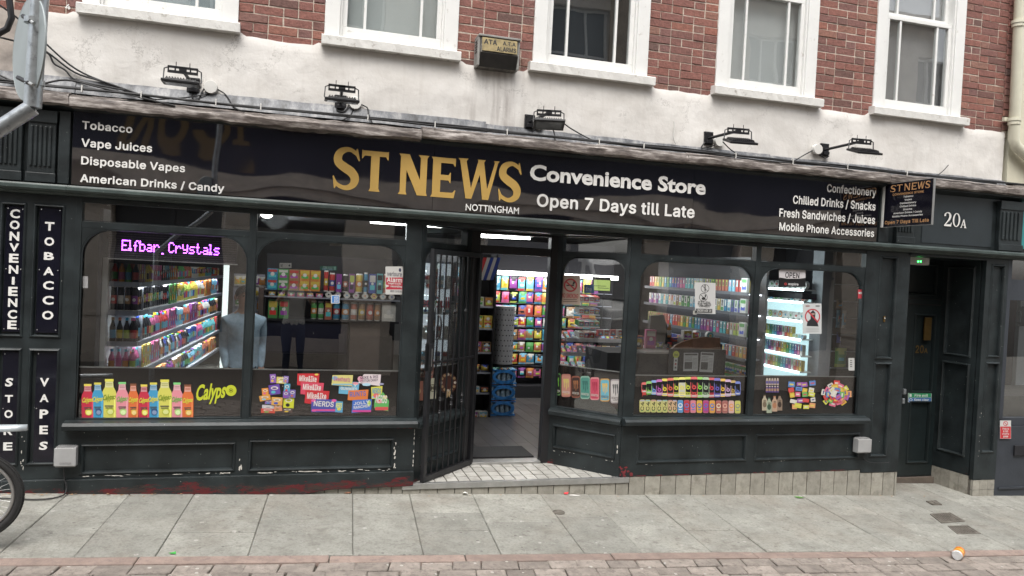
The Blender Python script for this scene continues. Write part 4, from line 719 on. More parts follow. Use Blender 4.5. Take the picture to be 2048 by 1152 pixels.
# recess: header, soffit, door frame
bx('header_beam', .966, 2.855, .0, .07, 2.15, 2.188, M_green, shop)
MB().add([(.965,.07,2.16),(2.87,.07,2.16),(2.36,.60,2.16),(1.5,.60,2.16),(.965,.07,2.19),(2.87,.07,2.19),(2.36,.60,2.19),(1.5,.60,2.19)], [(3,2,1,0),(4,5,6,7)]).build('soffit', M_green, shop)
dfr = MB(); YD = .56
dfr.box(1.508, 1.60, YD, YD+.09, -.02, 2.19); dfr.box(2.285, 2.362, YD, YD+.09, -.02, 2.19)
dfr.box(1.60, 2.285, YD+.005, YD+.085, 1.955, 2.03); dfr.box(1.60, 2.285, YD+.005, YD+.085, 2.14, 2.19)
door_frame = dfr.build('door_frame', M_black, shop, bevel=.004)
bx('pane', 1.595, 2.29, YD+.03, YD+.035, 2.025, 2.145, M_glass, door_frame)
bx('threshold', 1.60, 2.285, YD-.01, YD+.12, -.02, .005, M_alu, shop, .003)
# tiled step: stepped riser tiles below the shop, square tiles on the tread
step_bed = MB().add([(.90,.02,-.026),(2.95,.02,-.026),(2.36,.66,-.026),(1.5,.66,-.026),(.90,.02,-.4),(2.95,.02,-.4),(2.36,.66,-.4),(1.5,.66,-.4)], [(0,1,2,3),(0,4,5,1),(1,5,6,2),(3,7,4,0)]).build('entrance_step', M_joint, shop)
bx('step_nosing', .895, 2.95, -.012, .03, -.062, -.012, M_alu, step_bed, .003)
sq = .102
for j in range(5):
    for i in range(24):
        x0 = .88+i*sq; y0 = .034+j*.145
        if y0 > .56: continue
        lim0 = .92+(y0+.02)*.93; lim1 = 2.93-(y0+.02)*.90
        a, b = max(x0, lim0), min(x0+sq-.011, lim1)
        if b-a < .012: continue
        bx('tile', a, b, y0, min(y0+.132, .565), -.03, -.016+random.uniform(-.001,.001), M_step, step_bed)
def tile_row(x0, x1, zt, w, y=.004, name='tile', parent=None, m=None, low=None):
    x = x0
    while x < x1-.02:
        b = min(x+w, x1); z0 = (low if low is not None else gz(x, 0)-.04)
        bx(name, x+.004, b-.004, y+random.uniform(-.0015,.0015), y+.03, z0, zt, m or M_tile, parent, 0); x = b
plinth = bx('plinth_wall', .15, 5.93, .02, .12, -.5, -.02, M_joint, shop)
tile_row(.16, .90, -.034, .108, parent=plinth); tile_row(.90, 2.95, -.064, .148, parent=plinth, y=.0)
tile_row(2.955, 5.47, -.012, .158, parent=plinth); tile_row(5.47, 5.925, -.042, .142, parent=plinth)
# bare patches where the paint has flaked off the mouldings and posts, measured off the photograph
def flakes(name, spots, m, rnd, T=ID, y=-.0016):
    q = MB()
    for cx, cz, w, h in spots:
        n = rnd.randint(6, 9); p = []
        for k in range(n): t_ = 2*math.pi*k/n; r = rnd.uniform(.55, 1.15); p.append((cx+w*r*math.cos(t_), cz+h*r*math.sin(t_)))
        q.flat(p[::-1], y-rnd.uniform(0,.0006), T=T)
    return tag(q.build(name, m, shop), kind='stuff')
rf = random.Random(5); M_bare = mat('bare_white_primer', (.50,.48,.44), .8, var=.3, vscale=40); M_redp = mat('old_red_paint', (.16,.02,.025), .6, var=.4, vscale=40)
sp_ = [(rf.uniform(-1.48,-.45), rf.gauss(.117,.004), rf.expovariate(70)+.003, rf.uniform(.0012,.004)) for _ in range(20)]+[(rf.uniform(-.62,-.46), .118, .022, .004) for _ in range(4)]+[(rf.uniform(-.30,.78), rf.gauss(.112,.004), rf.expovariate(60)+.003, rf.uniform(.0015,.005)) for _ in range(26)]
sp_ += [(.822+rf.gauss(0,.006), rf.uniform(.12,.34), rf.uniform(.002,.008), rf.uniform(.006,.020)) for _ in range(16)]+[(-.385+rf.gauss(0,.008), rf.uniform(.13,.22), rf.uniform(.002,.007), rf.uniform(.006,.018)) for _ in range(8)]+[(.975, rf.uniform(.02,.44), rf.uniform(.002,.005), rf.uniform(.006,.022)) for _ in range(14)]
sp_ += [(rf.uniform(3.05,5.4), rf.gauss(.104,.003), rf.uniform(.003,.012), rf.uniform(.001,.003)) for _ in range(14)]+[(rf.uniform(-1.9,5.8), rf.uniform(.15,2.1), .003, .004) for _ in range(26)]+[(-1.885+rf.gauss(0,.01), rf.uniform(.18,.45), .004, rf.uniform(.004,.016)) for _ in range(10)]+[(6.93+rf.gauss(0,.006), rf.uniform(-.1,.8), .003, rf.uniform(.004,.010)) for _ in range(8)]
flakes('flaked_patches', [q_ for q_ in sp_ if not (.95 < q_[0] < 2.86 and q_[0] != .975)], M_bare, rf, y=-.0165)
flakes('flaked_patches', [(rf.uniform(.05,LR-.08), .125+rf.gauss(0,.004), rf.uniform(.003,.014), .003) for _ in range(8)]+[(.72, rf.uniform(.2,.27), .007, .02) for _ in range(3)], M_bare, rf, TR, -.0165)
flakes('red_undercoat', [(2.90+rf.gauss(0,.03), rf.uniform(.0,.09), rf.uniform(.008,.022), rf.uniform(.008,.022)) for _ in range(12)]+[(.93+rf.gauss(0,.03), rf.uniform(.0,.06), rf.uniform(.006,.02), rf.uniform(.006,.02)) for _ in range(8)]+[(rf.uniform(2.95,5.4), -.003, rf.uniform(.02,.06), .003) for _ in range(16)]+[(rf.uniform(.84,.95), .455, .02, .006) for _ in range(4)], M_redp, rf, y=-.0012)
# left pilaster pair with lettering boards
panelled('pilaster', -2.60, -1.60, .10, 2.19, [(-2.085,-1.915,.20,1.065),(-2.085,-1.915,1.14,2.12),(-1.875,-1.668,.20,1.065),(-1.875,-1.668,1.14,2.12),(-2.5,-2.16,.2,1.065),(-2.5,-2.16,1.14,2.12)], y0=.0, w=.026)
bx('base_board', -2.60, -1.602, -.008, .05, -.05, .098, M_green, shop, .01)
def console(x0, x1, m=M_green):
    t = MB(); t.box(x0, x1, -.05, -.002, 2.272, 2.79); o = t.build('console', m, shop, bevel=.006)
    w = (x1-x0); bx('foot_band', x0-.008, x1+.008, -.062, -.0505, 2.272, 2.34, m, o, .004); bx('top_band', x0-.008, x1+.008, -.062, -.0505, 2.70, 2.79, m, o, .004)
    for k in range(5):
        a = x0+w*(.08+.168*k); b = a+w*.10; MB().box(a, b, -.062, -.0505, 2.385, 2.675).build('flute', m, o, bevel=.005)
console(-1.912, -1.735); console(-2.13, -1.95); console(5.69, 5.90); console(6.985, 7.295)
bx('fascia_return', -1.72, -1.645, -.045, -.002, 2.272, 2.80, M_green, shop, .006); bx('fascia_return', 5.50, 5.62, -.02, -.002, 2.272, 2.80, M_green, shop, .004)
# right pilaster, 20A recess, second pilaster
panelled('pilaster', 5.47, 5.925, -.035, 2.19, [(5.555,5.775,.115,1.075),(5.555,5.775,1.10,2.14)], w=.03)
panelled('pilaster', 6.90, 7.195, -.15, 2.19, [(6.965,7.155,.13,1.10),(6.965,7.155,1.14,2.13)], w=.03)
TRV = line_frame((6.86,.50),(6.90,.055))
panelled('reveal', 0, .44, -.12, 2.19, [(.05,.385,.06,1.06),(.05,.385,1.12,2.10)], TRV, w=.03, th=.04)
bx('reveal', 5.85, 5.90, .052, .50, -.04, 2.19, M_green, shop)
pl2 = bx('plinth_wall', 6.905, 7.185, .02, .12, -.5, -.16, M_joint, shop)
for a, b in ((6.90,6.99),(6.99,7.10),(7.10,7.19)):
    bx('tile', a+.002, b-.002, .0, .03, -.255, -.155, M_tile, pl2); bx('tile', a+.002, b-.002, .0, .03, -.40, -.259, M_tile, pl2)
for k in range(4):
    MB().box(.44*k/4+.002, .44*(k+1)/4-.002, .0, .03, -.45, -.125, T=TRV).build('tile', M_tile, pl2)
bx('soffit', 5.90, 6.905, .0, .55, 2.16, 2.187, M_green, shop)
d20 = panelled('entrance_door', 6.20, 6.86, -.235, 1.66, [(6.50,6.80,.68,1.56),(6.50,6.80,-.10,.60)], m=M_green2, y0=.50, w=.028)
mb = MB(); mb.box(5.90, 6.195, .49, .55, -.3, 2.16); mb.box(6.195, 6.86, .485, .55, 1.665, 1.72); mb.build('door_casing', M_green2, d20)
panelled('overdoor_panel', 6.195, 6.86, 1.722, 2.16, [(6.25,6.78,1.76,2.12)], m=M_green2, y0=.50, parent=d20) 
bx('letter_plate', 6.63, 6.72, .478, .499, 1.27, 1.52, M_bronze, d20, .004)
mb = MB(); x_, z_ = at(1831, 706, .49); add_text(mb, '20', x_, x_+.11, z_, z_+.085, .492, bold=.0); add_text(mb, 'A', x_+.115, x_+.165, z_, z_+.055, .492, bold=.0); mb.build('number', M_bronze, d20)
mb = MB(); a = at(1808, 783, .47); mb.box(a[0]-.02, a[0]+.02, .45, .499, a[1]-.03, a[1]+.03); mb.build('lock', M_galv, d20, bevel=.01)
a = at(1806, 800, .47); bx('handle', a[0]-.02, a[0]+.015, .45, .499, a[1]-.04, a[1]+.02, M_galv, d20, .01)
bx('fascia_panel', 6.04, 6.93, -.006, -.001, 2.30, 2.80, mat('dark_green_matt_panel', (.020,.027,.031), .45, var=.15), shop)
tag(bx('door_step', 5.93, 6.86, .46, .499, -.36, -.245, mat('worn_wood', (.10,.08,.065), .8, var=.4), shop))
# ================================================================== FASCIA SIGN AND LETTERING
sign = thing('fascia_sign', (1.9, -.04, 2.27), 'long glossy black fascia sign with gold and white shop lettering', 'sign')
def board(x0, x1, z0, z1, y):
    nx, nz_ = int((x1-x0)/.08), 6; mb = MB()
    vs_ = [(x0+(x1-x0)*i/nx, y-.004*nz(( x0+(x1-x0)*i/nx)*.9, j*.35, 3)-.0012*nz((x0+(x1-x0)*i/nx)*3.1, j*.5), z0+(z1-z0)*j/nz_) for j in range(nz_+1) for i in range(nx+1)]
    mb.add(vs_, [(j*(nx+1)+i, j*(nx+1)+i+1, (j+1)*(nx+1)+i+1, (j+1)*(nx+1)+i) for j in range(nz_) for i in range(nx)])
    o = mb.build('panel', M_board, sign, smooth=60)
    MB().box(x0, x1, y+.008, y+.02, z0, z1).build('backing', M_navy, o)
board(-1.632, 1.03, 2.273, 2.835, -.03); board(1.033, 3.43, 2.273, 2.835, -.03); board(3.433, 5.468, 2.273, 2.835, -.03)
YT = -.0375
def px_text(t, xl, yb_l, yc_l, xr, yb_r, m, parent, bold=.02, Y=YT, name='lettering', **k):
    a = at(xl, yb_l, Y); b = at(xr, yb_r, Y); c = at(xl, yc_l, Y)
    zb = (a[1]+b[1])/2; mb = MB(); add_text(mb, t, a[0], b[0], zb, zb+(c[1]-a[1]), Y, bold=bold, **k); return mb.build(name, m, parent)
for a in (('Tobacco',164,257.5,241.5,264.5,266.5),('Vape Juices',162.5,293.5,277,304,304.5),('Disposable Vapes',162,329,312.5,370,344.5),('American Drinks / Candy',160,364.5,348.5,448,384)):
    px_text(*a, M_white, sign)
for a in (('Confectionery',1653.5,385,369,1752,391.5),('Chilled Drinks / Snacks',1585.5,411,394,1751,418),('Fresh Sandwiches / Juices',1558,437,420,1750,445),('Mobile Phone Accessories',1558,463,447,1748,472)):
    px_text(*a, M_white, sign)
px_text('NOTTINGHAM', 931, 420, 406.5, 1037.5, 429, M_white, sign, bold=.01, font='b')
px_text('Open 7 Days till Late', 1073, 417, 391.5, 1389, 432.5, M_white, sign, bold=.015, spacing=1.08)
px_text('Convenience Store', 1059, 363, 331, 1411, 387.5, M_white, sign, bold=.032, font='b')
def catmull(P, n=5):
    o = []
    for i in range(len(P)-1):
        p0, p1, p2, p3 = P[max(i-1,0)], P[i], P[i+1], P[min(i+2, len(P)-1)]
        for k in range(n):
            t = k/n; o.append([.5*((2*p1[q])+(-p0[q]+p2[q])*t+(2*p0[q]-5*p1[q]+4*p2[q]-p3[q])*t*t+(-p0[q]+3*p1[q]-3*p2[q]+p3[q])*t**3) for q in range(len(p1))])
    return o+[list(P[-1])]
def stroke(mb, P, X, Z, y, n=5, **k):
    P = catmull(P, n); L_, R2 = [], []
    for i, p in enumerate(P):
        a, b = P[max(i-1,0)], P[min(i+1,len(P)-1)]; dx, dz = X(b[0])-X(a[0]), Z(b[1])-Z(a[1]); l = math.hypot(dx, dz) or 1; w = p[2]/2*(Z(1)-Z(0))
        L_.append((X(p[0])-dz/l*w, y, Z(p[1])+dx/l*w)); R2.append((X(p[0])+dz/l*w, y, Z(p[1])-dx/l*w))
    m = len(P); mb.add(L_+R2, [(i, i+1, m+i+1, m+i) for i in range(m-1)], **k)
def serif_word(letters, y, m, parent, name='letter', T=ID, single=None):
    """letters: (char, x0, x1, z0, z1); flared display capitals"""
    F = .035
    def stem(a, b, z0=0., z1=1., f=F): return [(a-f,z0),(b+f,z0),(b,z0+.07),(b,z1-.07),(b+f,z1),(a-f,z1),(a,z1-.07),(a,z0+.07)]
    out = single or None
    for ch, x0, x1, z0, z1 in letters:
        mb = single or MB(); w = x1-x0; h = z1-z0; k = h/w; X = lambda u: x0+u*w; Z = lambda v: z0+v*h; s = .205*k; fx = F*k
        def poly(pts, i=0): mb.add([(X(p[0]), y-.0004*i, Z(p[1])) for p in pts], [tuple(range(len(pts)))], T=T)
        if ch == 'T': poly([(.5-s/2-fx,0),(.5+s/2+fx,0),(.5+s/2,.08),(.5+s/2,.86),(.90,.86),(.98,.78),(1,.80),(1.0,1.0),(.95,.985),(.05,.985),(0,1.0),(0,.80),(.02,.78),(.10,.86),(.5-s/2,.86),(.5-s/2,.08)])
        elif ch == 'N':
            t = .15*k; poly([(0-.0,0),(t+.06,0),(t+.0,.07),(t,.93),(t+.02,1),(0,1),(.05,.93),(.05,.07)][:0] or [(0,0),(t+.10,0),(.06+t,.07),(.06+t,1),(0,1),(.06,.93),(.06,.07)])
            poly([(.98-t-.03,0),(1.0,0),(.96,.08),(.96,.93),(1.02,1),(.86-t,1),(.94-t,.93),(.94-t,.0)], 1); poly([(.0,1),(.06+s*1.05,1),(.97,.0),(.97-s*1.15,.0),(.06,.93)], 2)
        elif ch == 'E': poly([(0,0),(.94,0),(1,.20),(.97,.205),(.88,.135),(.06+s,.135),(.06+s,.435),(.70,.435),(.76,.37),(.79,.37),(.79,.635),(.76,.635),(.70,.57),(.06+s,.57),(.06+s,.865),(.86,.865),(.94,.79),(.97,.80),(.97,1),(0,1),(.06,.93),(.06,.07)])
        elif ch == 'W':
            t = .17*k; poly([(0,1),(.0+t*1.55,1),(.0+t*1.25,.94),(.33,.27),(.48,.97),(.46,1),(.66,1),(.62,.94),(.72,.27),(.88,.94),(.86,1),(1,1),(.96,.94),(.76,0),(.61,0),(.53,.62),(.35,0),(.21,0),(.045,.94)])
        else:
            P = [(.90,.80,.03),(.80,.885,.09),(.62,.945,.10),(.43,.935,.13),(.25,.86,.17),(.18,.73,.19),(.24,.615,.20),(.45,.52,.215),(.68,.43,.215),(.82,.30,.20),(.79,.155,.17),(.62,.065,.13),(.42,.05,.10),(.20,.11,.09),(.07,.21,.03)]
            pp = catmull(P, 4); L_, R2 = [], []
            for i, p in enumerate(pp):
                a, b = pp[max(i-1,0)], pp[min(i+1,len(pp)-1)]; dx, dz = (b[0]-a[0])*w, (b[1]-a[1])*h; l = math.hypot(dx,dz); q = p[2]/2*h
                L_.append((X(p[0])-dz/l*q, y, Z(p[1])+dx/l*q)); R2.append((X(p[0])+dz/l*q, y, Z(p[1])-dx/l*q))
            n = len(pp); mb.add(L_+R2, [(i, i+1, n+i+1, n+i) for i in range(n-1)], T=T)
            poly([(.86,.99),(.90,.97),(.99,.71),(.95,.69),(.80,.86)], 1); poly([(.02,.30),(.05,.32),(.19,.155),(.12,.02),(.08,.02)], 1)
        if not single: mb.build(name, m, parent)
def PXL(c, xl, xr, yt, yb, Y=YT):
    a = at(xl, yb, Y); b = at(xr, yb, Y); t = at((xl+xr)/2, yt, Y); q = at((xl+xr)/2, yb, Y); return (c, a[0], b[0], q[1], t[1])
serif_word([PXL('S',663,718,294,379.5), PXL('T',721,774.5,301,383), PXL('N',795,854,309,390), PXL('E',860,910,315,395), PXL('W',913,996,319,398.5), PXL('S',994,1041,323,404)], YT, M_gold, sign)
# 20A on the fascia over the side door
n20 = MB(); a = at(1887, 452, -.012); b = at(1919, 454, -.012); c = at(1887, 424, -.012)
def numeral2(mb, x0, x1, z0, z1, y):
    X = lambda u: x0+u*(x1-x0); Z = lambda v: z0+v*(z1-z0)
    stroke(mb, [(.12,.72,.16),(.10,.84,.13),(.30,.965,.07),(.60,.95,.12),(.78,.78,.19),(.70,.55,.16),(.40,.30,.09),(.12,.10,.07),(.05,.03,.05)], X, Z, y)
    mb.add([(X(p[0]), y-.0005, Z(p[1])) for p in [(.02,0),(.95,0),(1.02,.28),(.94,.28),(.85,.15),(.15,.13)]], [(0,1,2,3,4,5)])
def numeral0(mb, x0, x1, z0, z1, y):
    cx, cz, rx, rz = (x0+x1)/2, (z0+z1)/2, (x1-x0)/2, (z1-z0)/2; n = 24; vs_ = []
    for k in range(n):
        t = 2*math.pi*k/n; vs_ += [(cx+rx*math.cos(t), y, cz+rz*math.sin(t)), (cx+rx*(1-.42)*math.cos(t), y, cz+rz*.88*math.sin(t))]
    mb.add(vs_, [(2*k, 2*((k+1)%n), 2*((k+1)%n)+1, 2*k+1) for k in range(n)])
w = b[0]-a[0]; numeral2(n20, a[0], a[0]+w*.47, a[1], c[1], -.016); numeral0(n20, a[0]+w*.53, b[0], a[1], c[1], -.016)
a2 = at(1920, 453, -.012); b2 = at(1932, 454, -.012); h = (c[1]-a[1])*.58
X = lambda u: a2[0]+u*(b2[0]-a2[0]); Z = lambda v: a[1]-.004+v*h
for k, q in enumerate([[(0,0),(.3,0),(.3,.05),(.2,.08),(.52,.85),(.52,1.05),(.45,1.05),(.1,.08),(0,.05)], [(.45,1.05),(.6,1.05),(.92,.08),(1.02,.05),(1.02,0),(.6,0),(.6,.05),(.7,.08),(.47,.85)], [(.22,.32),(.68,.32),(.66,.40),(.25,.40)]]):
    n20.add([(X(p[0]), -.016-.0005*k, Z(p[1])) for p in q], [tuple(range(len(q)))])
tag(n20.build('door_number', M_white), 'white serif number 20A on the dark panel above the side door', 'number')
# vertical lettering boards
def letter_board(word, px0, px1, py0, py1, cx0, cx1, ys, label, wide=1.):
    a = at(px0, py0, .012); b = at(px1, py1, .012); c = at(px1, py0, .012)
    t = thing('lettering_board', (a[0], .01, b[1]), label, 'sign', 'vertical lettering boards on the pilaster')
    x0, x1 = (a[0]+at(px0, py1, .012)[0])/2, (b[0]+c[0])/2
    bx('board', x0, x1, .006, .018, b[1], a[1], M_navy, t, .002)
    for dx in (.012, x1-x0-.012):
        for z in (a[1]-.02, b[1]+.02, (a[1]+b[1])/2): MB().lathe([(.004,0),(.004,.003),(.001,.004)], 8, T=lambda x, y, zz, dx=dx, z=z: (x0+dx+x, .006-zz, z+y)).build('screw', M_alu, t)
    for ch, (yt, yb) in zip(word, ys):
        f = (yb-py0)/(py1-py0); xl = cx0[0]+(cx0[1]-cx0[0])*f; xr = cx1[0]+(cx1[1]-cx1[0])*f
        if ch == 'I': m_ = (xl+xr)/2; xl, xr = m_-3, m_+3
        p = at(xl, yb, .005); q = at(xr, yt, .005); mb = MB(); box_text(mb, ch, p[0], q[0], p[1], q[1], .0045, font='b', bold=.035, slant=.12 if ch == 'S' else 0); mb.build('letter', M_white, t)
ysC = [(419,436),(441.5,458),(464,481),(487,502.5),(508,525),(531,547),(554,569),(574,591.5),(597,613.5),(620,637.5),(641,658)]
letter_board('CONVENIENCE', 9, 46, 411, 664, (20.5,14.5), (41,33.5), ysC, 'tall black board reading CONVENIENCE in stacked white capitals')
letter_board('TOBACCO', 75.5, 120, 413, 666, (91,83), (109.5,107), [(444.5,461),(475,491),(505,519.5),(534.5,550),(562.5,579),(592,609),(622,639)], 'tall dark board reading TOBACCO in stacked white capitals')
letter_board('STORE', 3, 46, 702, 930, (13,5), (27,25), [(756,773),(790,805),(820,836),(853,870),(884.5,901)], 'lower black board reading STORE partly behind the bicycle')
letter_board('VAPES', 70, 116, 702, 930, (80,78), (100,95), [(756,773),(788.5,804),(819,837),(851,868.5),(883,900)], 'lower black board reading VAPES above the cable box')
# projecting sign, square to the wall
ps = thing('projecting_sign', (5.53, -.03, 2.42), 'square black projecting sign with copper ST NEWS lettering beside the fascia', 'sign')
bx('wall_plate', 5.515, 5.572, -.05, -.022, 2.415, 2.84, M_pvcw, ps, .002)
bx('panel', 5.522, 5.538, -.635, -.05, 2.42, 2.838, M_navy, ps)
mb = MB(); mb.box(5.519, 5.541, -.641, -.6355, 2.416, 2.842); mb.box(5.519, 5.541, -.635, -.05, 2.8385, 2.842); mb.box(5.519, 5.541, -.635, -.05, 2.416, 2.4195); mb.build('edge_trim', M_alu, ps)
def TP(x, y, z): return (5.5205+y, -.05-x, z)       # face read from the street side; x runs outward
mb = MB(); U = .57/88.
def ptext(t, cx, w, z, h, m, b=.02):
    q = MB(); add_text(q, t, cx-w/2, cx+w/2, z, z+h, 0, bold=b, T=TP); q.build('lettering', m, ps)
q = MB(); Ls = [('S',.08,.155),('T',.165,.235),('N',.26,.335),('E',.35,.415),('W',.42,.51),('S',.515,.575)]
serif_word([(c, a*.98-.01, b*.98-.01, 2.755, 2.822) for c, a, b in Ls], -.002, None, None, T=TP, single=q); q.build('lettering', M_copper, ps)
ptext('CONVENIENCE STORE', .29, .38, 2.719, .020, M_copper, .0)
for i, (t, w) in enumerate((('Tobacco',.12),('Vapes',.09),('Confectionery',.20),('Chilled Drinks',.20),('Snacks',.11),('American Drinks / Candy',.35),('Mobile Phone Accessories',.37))): ptext(t, .30, w, 2.690-.0305*i, .017, M_white, .02)
ptext('Open 7 Days Till Late', .29, .54, 2.444, .034, M_copper, .01)

# ================================================================== THINGS ON THE FACADE
def floodlight(px_b, py_b, bx_, by_, head_rot, label, tilt=0., dirx=0.):
    x, z = at(px_b, py_b, -.03)
    t = thing('floodlight', (x, -.02, z), label, 'floodlight', 'floodlights above the fascia')
    m = MB(); m.box(x-.045, x+.045, -.045, -.022, z-.06, z+.06); m.box(x-.03, x+.03, -.075, -.0455, z-.05, z-.02)
    for sx in (-.03,.03):
        for sz in (-.045,.045): m.lathe([(.007,0),(.007,.006)], 6, T=lambda a, b, c, sx=sx, sz=sz: (x+sx+a, -.0455-c, z+sz+b))
    m.build('mount', M_black, t, bevel=.002)
    ex, ez = at(bx_, by_, -.36); ey = -.36
    MB().tube([(x, -.045, z-.0), (ex, ey, ez)], .013, 6).build('arm', M_black, t)
    T = lambda a, b, c: (ex+a*math.cos(head_rot)-b*math.sin(head_rot), ey+a*math.sin(head_rot)+b*math.cos(head_rot), ez+c)
    b = MB()
    for (a0, a1) in ((-.10,-.09),(-.055,-.045),(-.025,.025),(.045,.055),(.09,.10)): b.box(a0, a1, -.012, .0, -.016, .02, T=T)
    b.box(-.10, .10, -.012, 0, .008, .024, T=T); b.box(-.10, .10, -.012, 0, -.026, -.008, T=T); b.build('crossbar', M_black, t)
    y_ = MB(); 
    for s in (-1, 1): y_.tube([T(s*.045,-.006,.02), T(s*.045,-.006,.055)], .003, 5); y_.tube([T(s*.10,-.006,.01), T(s*.122,-.006,.0), T(s*.126,-.006,-.075), T(s*.118,-.05,-.092)], .005, 6)
    y_.build('yoke', M_black, t, smooth=60)
    ct, st = math.cos(tilt), math.sin(tilt)
    H = lambda a, b, c: T(a, -.06+b*ct-c*st, -.10+b*st+c*ct)
    h = MB(); h.box(-.125, .125, -.095, .095, -.014, .006, T=H); h.box(-.10, .10, -.075, .075, .006, .016, T=H)
    hd = h.build('head', M_black, t, bevel=.004)
    f = MB()
    for k in range(11): f.box(-.09+.018*k-.0035, -.09+.018*k+.0035, -.07, .07, .0165, .024, T=H)
    f.build('cooling_fins', M_black, hd)
    g = MB(); g.box(-.105, .105, -.075, .075, -.0165, -.0145, T=H); g.build('lens', mat('floodlight_lens', (.10,.11,.12), .15), hd)
    return ex, ez
floodlight(387, 172, 366, 141, .05, 'black floodlight above the words Tobacco and Vape Juices', .06)
floodlight(681, 206, 684, 177, .0, 'black floodlight above the gold letters ST', .12)
floodlight(1059, 244, 1098, 226, -.25, 'black floodlight tilted outward right of the alarm box', -.22)
floodlight(1416, 277, 1476, 262, -.15, 'black floodlight on a long bracket with finned head, second from the right end', .3)
floodlight(1648, 300, 1722, 283, -.1, 'black floodlight on a long bracket above the word Confectionery', .3)
w3b_ = lambda px, py, y: (at(px, py, y)[0], y, at(px, py, y)[1])
cable_group = 'electrical cables along the lead capping'
def cable(pts, r, label, group=None, m=None):
    P = catmull([tuple(p)+(0,) for p in pts], 6) if len(pts) > 2 else [p for p in pts]
    return tag(MB().tube([p[:3] for p in P], r, 6).build('cable', m or M_cable, smooth=60), label, 'cable', group)
def jbox(px, py, r, label, wires):
    x, z = at(px, py, -.04); T = lambda a, b, c: (x+a, -.028-c, z+b)
    t = thing('junction_box', (x, -.03, z), label, 'junction box', 'round white junction boxes')
    MB().lathe([(r,0),(r,.035),(r*.94,.042),(.001,.043)], 20, T=T).build('body', M_pvcw, t, smooth=40)
    w = MB()
    for pts in wires: w.tube([q[:3] for q in catmull([(at(a, b, yy)[0], yy, at(a, b, yy)[1]) for a, b, yy in pts], 5)], .0055, 6)
    w.build('flex', M_cable, t, smooth=60)
jbox(422, 175, .05, 'round white junction box beside the floodlight over Vape Juices', [[(384,182,-.05),(386,198,-.06),(397,200,-.06),(403,186,-.05),(411,174,-.04)],[(434,178,-.04),(452,190,-.05),(468,214,-.08),(489,224,-.12)],[(420,186,-.05),(405,190,-.06),(350,197,-.1),(230,202,-.13)]])
jbox(710, 207, .05, 'round white junction box beside the floodlight over ST', [[(674,211,-.05),(675,221,-.06),(690,222,-.06),(700,205,-.05)],[(720,208,-.04),(735,216,-.05),(738,230,-.08),(745,247,-.12)],[(707,218,-.04),(700,232,-.07),(684,241,-.12)]])
jbox(1078, 250, .045, 'round white junction box half hidden behind the tilted floodlight', [[(1060,256,-.05),(1066,262,-.05),(1071,252,-.04)],[(1120,240,-.2),(1140,256,-.06),(1168,272,-.06),(1192,284,-.12)],[(1102,252,-.3),(1108,265,-.1),(1110,280,-.13)]])
jbox(1437, 283, .05, 'round white junction box right of the longest-reach bracket plate', [[(1410,284,-.05),(1403,296,-.06),(1425,292,-.06),(1432,286,-.04)],[(1446,284,-.3),(1460,298,-.1),(1476,309,-.12)]])
jbox(1633, 299, .05, 'round white junction box left of the last bracket plate', [[(1625,301,-.04),(1605,312,-.06),(1583,325,-.12)],[(1640,310,-.05),(1650,316,-.06),(1658,312,-.05)]])
for k in range(6):
    pts = []; x = -2.6+.3*(k % 3); x_end = [7.4, 7.2, 6.0, 7.4, 5.2, 7.0][k]
    while x < x_end:
        pts.append((x, -.138-.006*(k%2)+.006*nz(x*2, k), 2.957+.012*nz(x*1.1, k*3.)+.016*nz(x*.45, k*1.7, 4)-.005*(k % 3))); x += .22
    cable(pts, .0075 if k % 2 else .006, ['thickest-bundle black cable lying lowest on the lead capping','black cable running second from the lead edge','black cable ending short of the projecting sign','long black cable crossing over the others above the gold letters','shortest black cable, ending above Chilled Drinks','upper black cable hugging the flashing'][k], cable_group)
mb = MB()
for px in (161, 280, 430, 520, 735, 870, 1015, 1200, 1290, 1475, 1590, 1700, 1820):
    x = at(px, 250, -.15)[0]; mb.box(x-.004, x+.004, -.156, -.13, 2.93, 2.978)
tag(mb.build('cable_clips', M_pvcw), 'small white clips holding the cables over the fascia', 'cable clip', kind='stuff')
for i, (P, lb) in enumerate((([(-60,-30,-.15),(40,40,-.1),(140,130,-.06),(210,165,-.05),(272,190,-.1),(330,208,-.14)], 'black cable sagging from the upper corner past the sign pole'),
        ([(-60,60,-.1),(60,90,-.06),(95,105,-.05),(150,145,-.05),(215,166,-.06),(310,200,-.14)], 'thin black cable crossing the white render behind the sign pole'),
        ([(60,100,-.05),(95,106,-.05),(108,127,-.05),(130,140,-.05),(157,162,-.06),(250,180,-.12)], 'short kinked black cable on the render right of the sign pole'),
        ([(-40,130,-.05),(50,170,-.1),(130,160,-.13),(200,175,-.14),(285,196,-.145),(350,212,-.14)], 'black cable following the lead below the sign disc'))):
    cable([(at(a, b, y)[0], y, at(a, b, y)[1]) for a, b, y in P], .007, lb)
cable([(at(a, b, -.05)[0], -.05, at(a, b, -.05)[1]) for a, b in ((-30,150),(10,162),(40,175),(70,182))], .005, 'pale cable curling under the sign disc at the corner', m=M_pvcw)
cable([(at(a, b, -.06)[0], -.06, at(a, b, -.06)[1]) for a, b in ((1348,243),(1349,252),(1347,275),(1352,288))], .006, 'short white wire stub rising from the lead between two floodlights', m=M_pvcw)
cable([(at(a, b, -.1)[0], -.1, at(a, b, -.1)[1]) for a, b in ((1897,330),(1886,342),(1876,350))], .004, 'short loose cable end above the projecting sign')
tag(MB().tube([tuple(w3b_(14,-30,-.12)), tuple(w3b_(20,10,-.12)), tuple(w3b_(23,36,-.12)), tuple(w3b_(14,58,-.12)), tuple(w3b_(-12,72,-.12))], .022, 12).build('pipe', M_black, smooth=60), 'black bent pipe at the top corner beyond the sign disc', 'pipe')
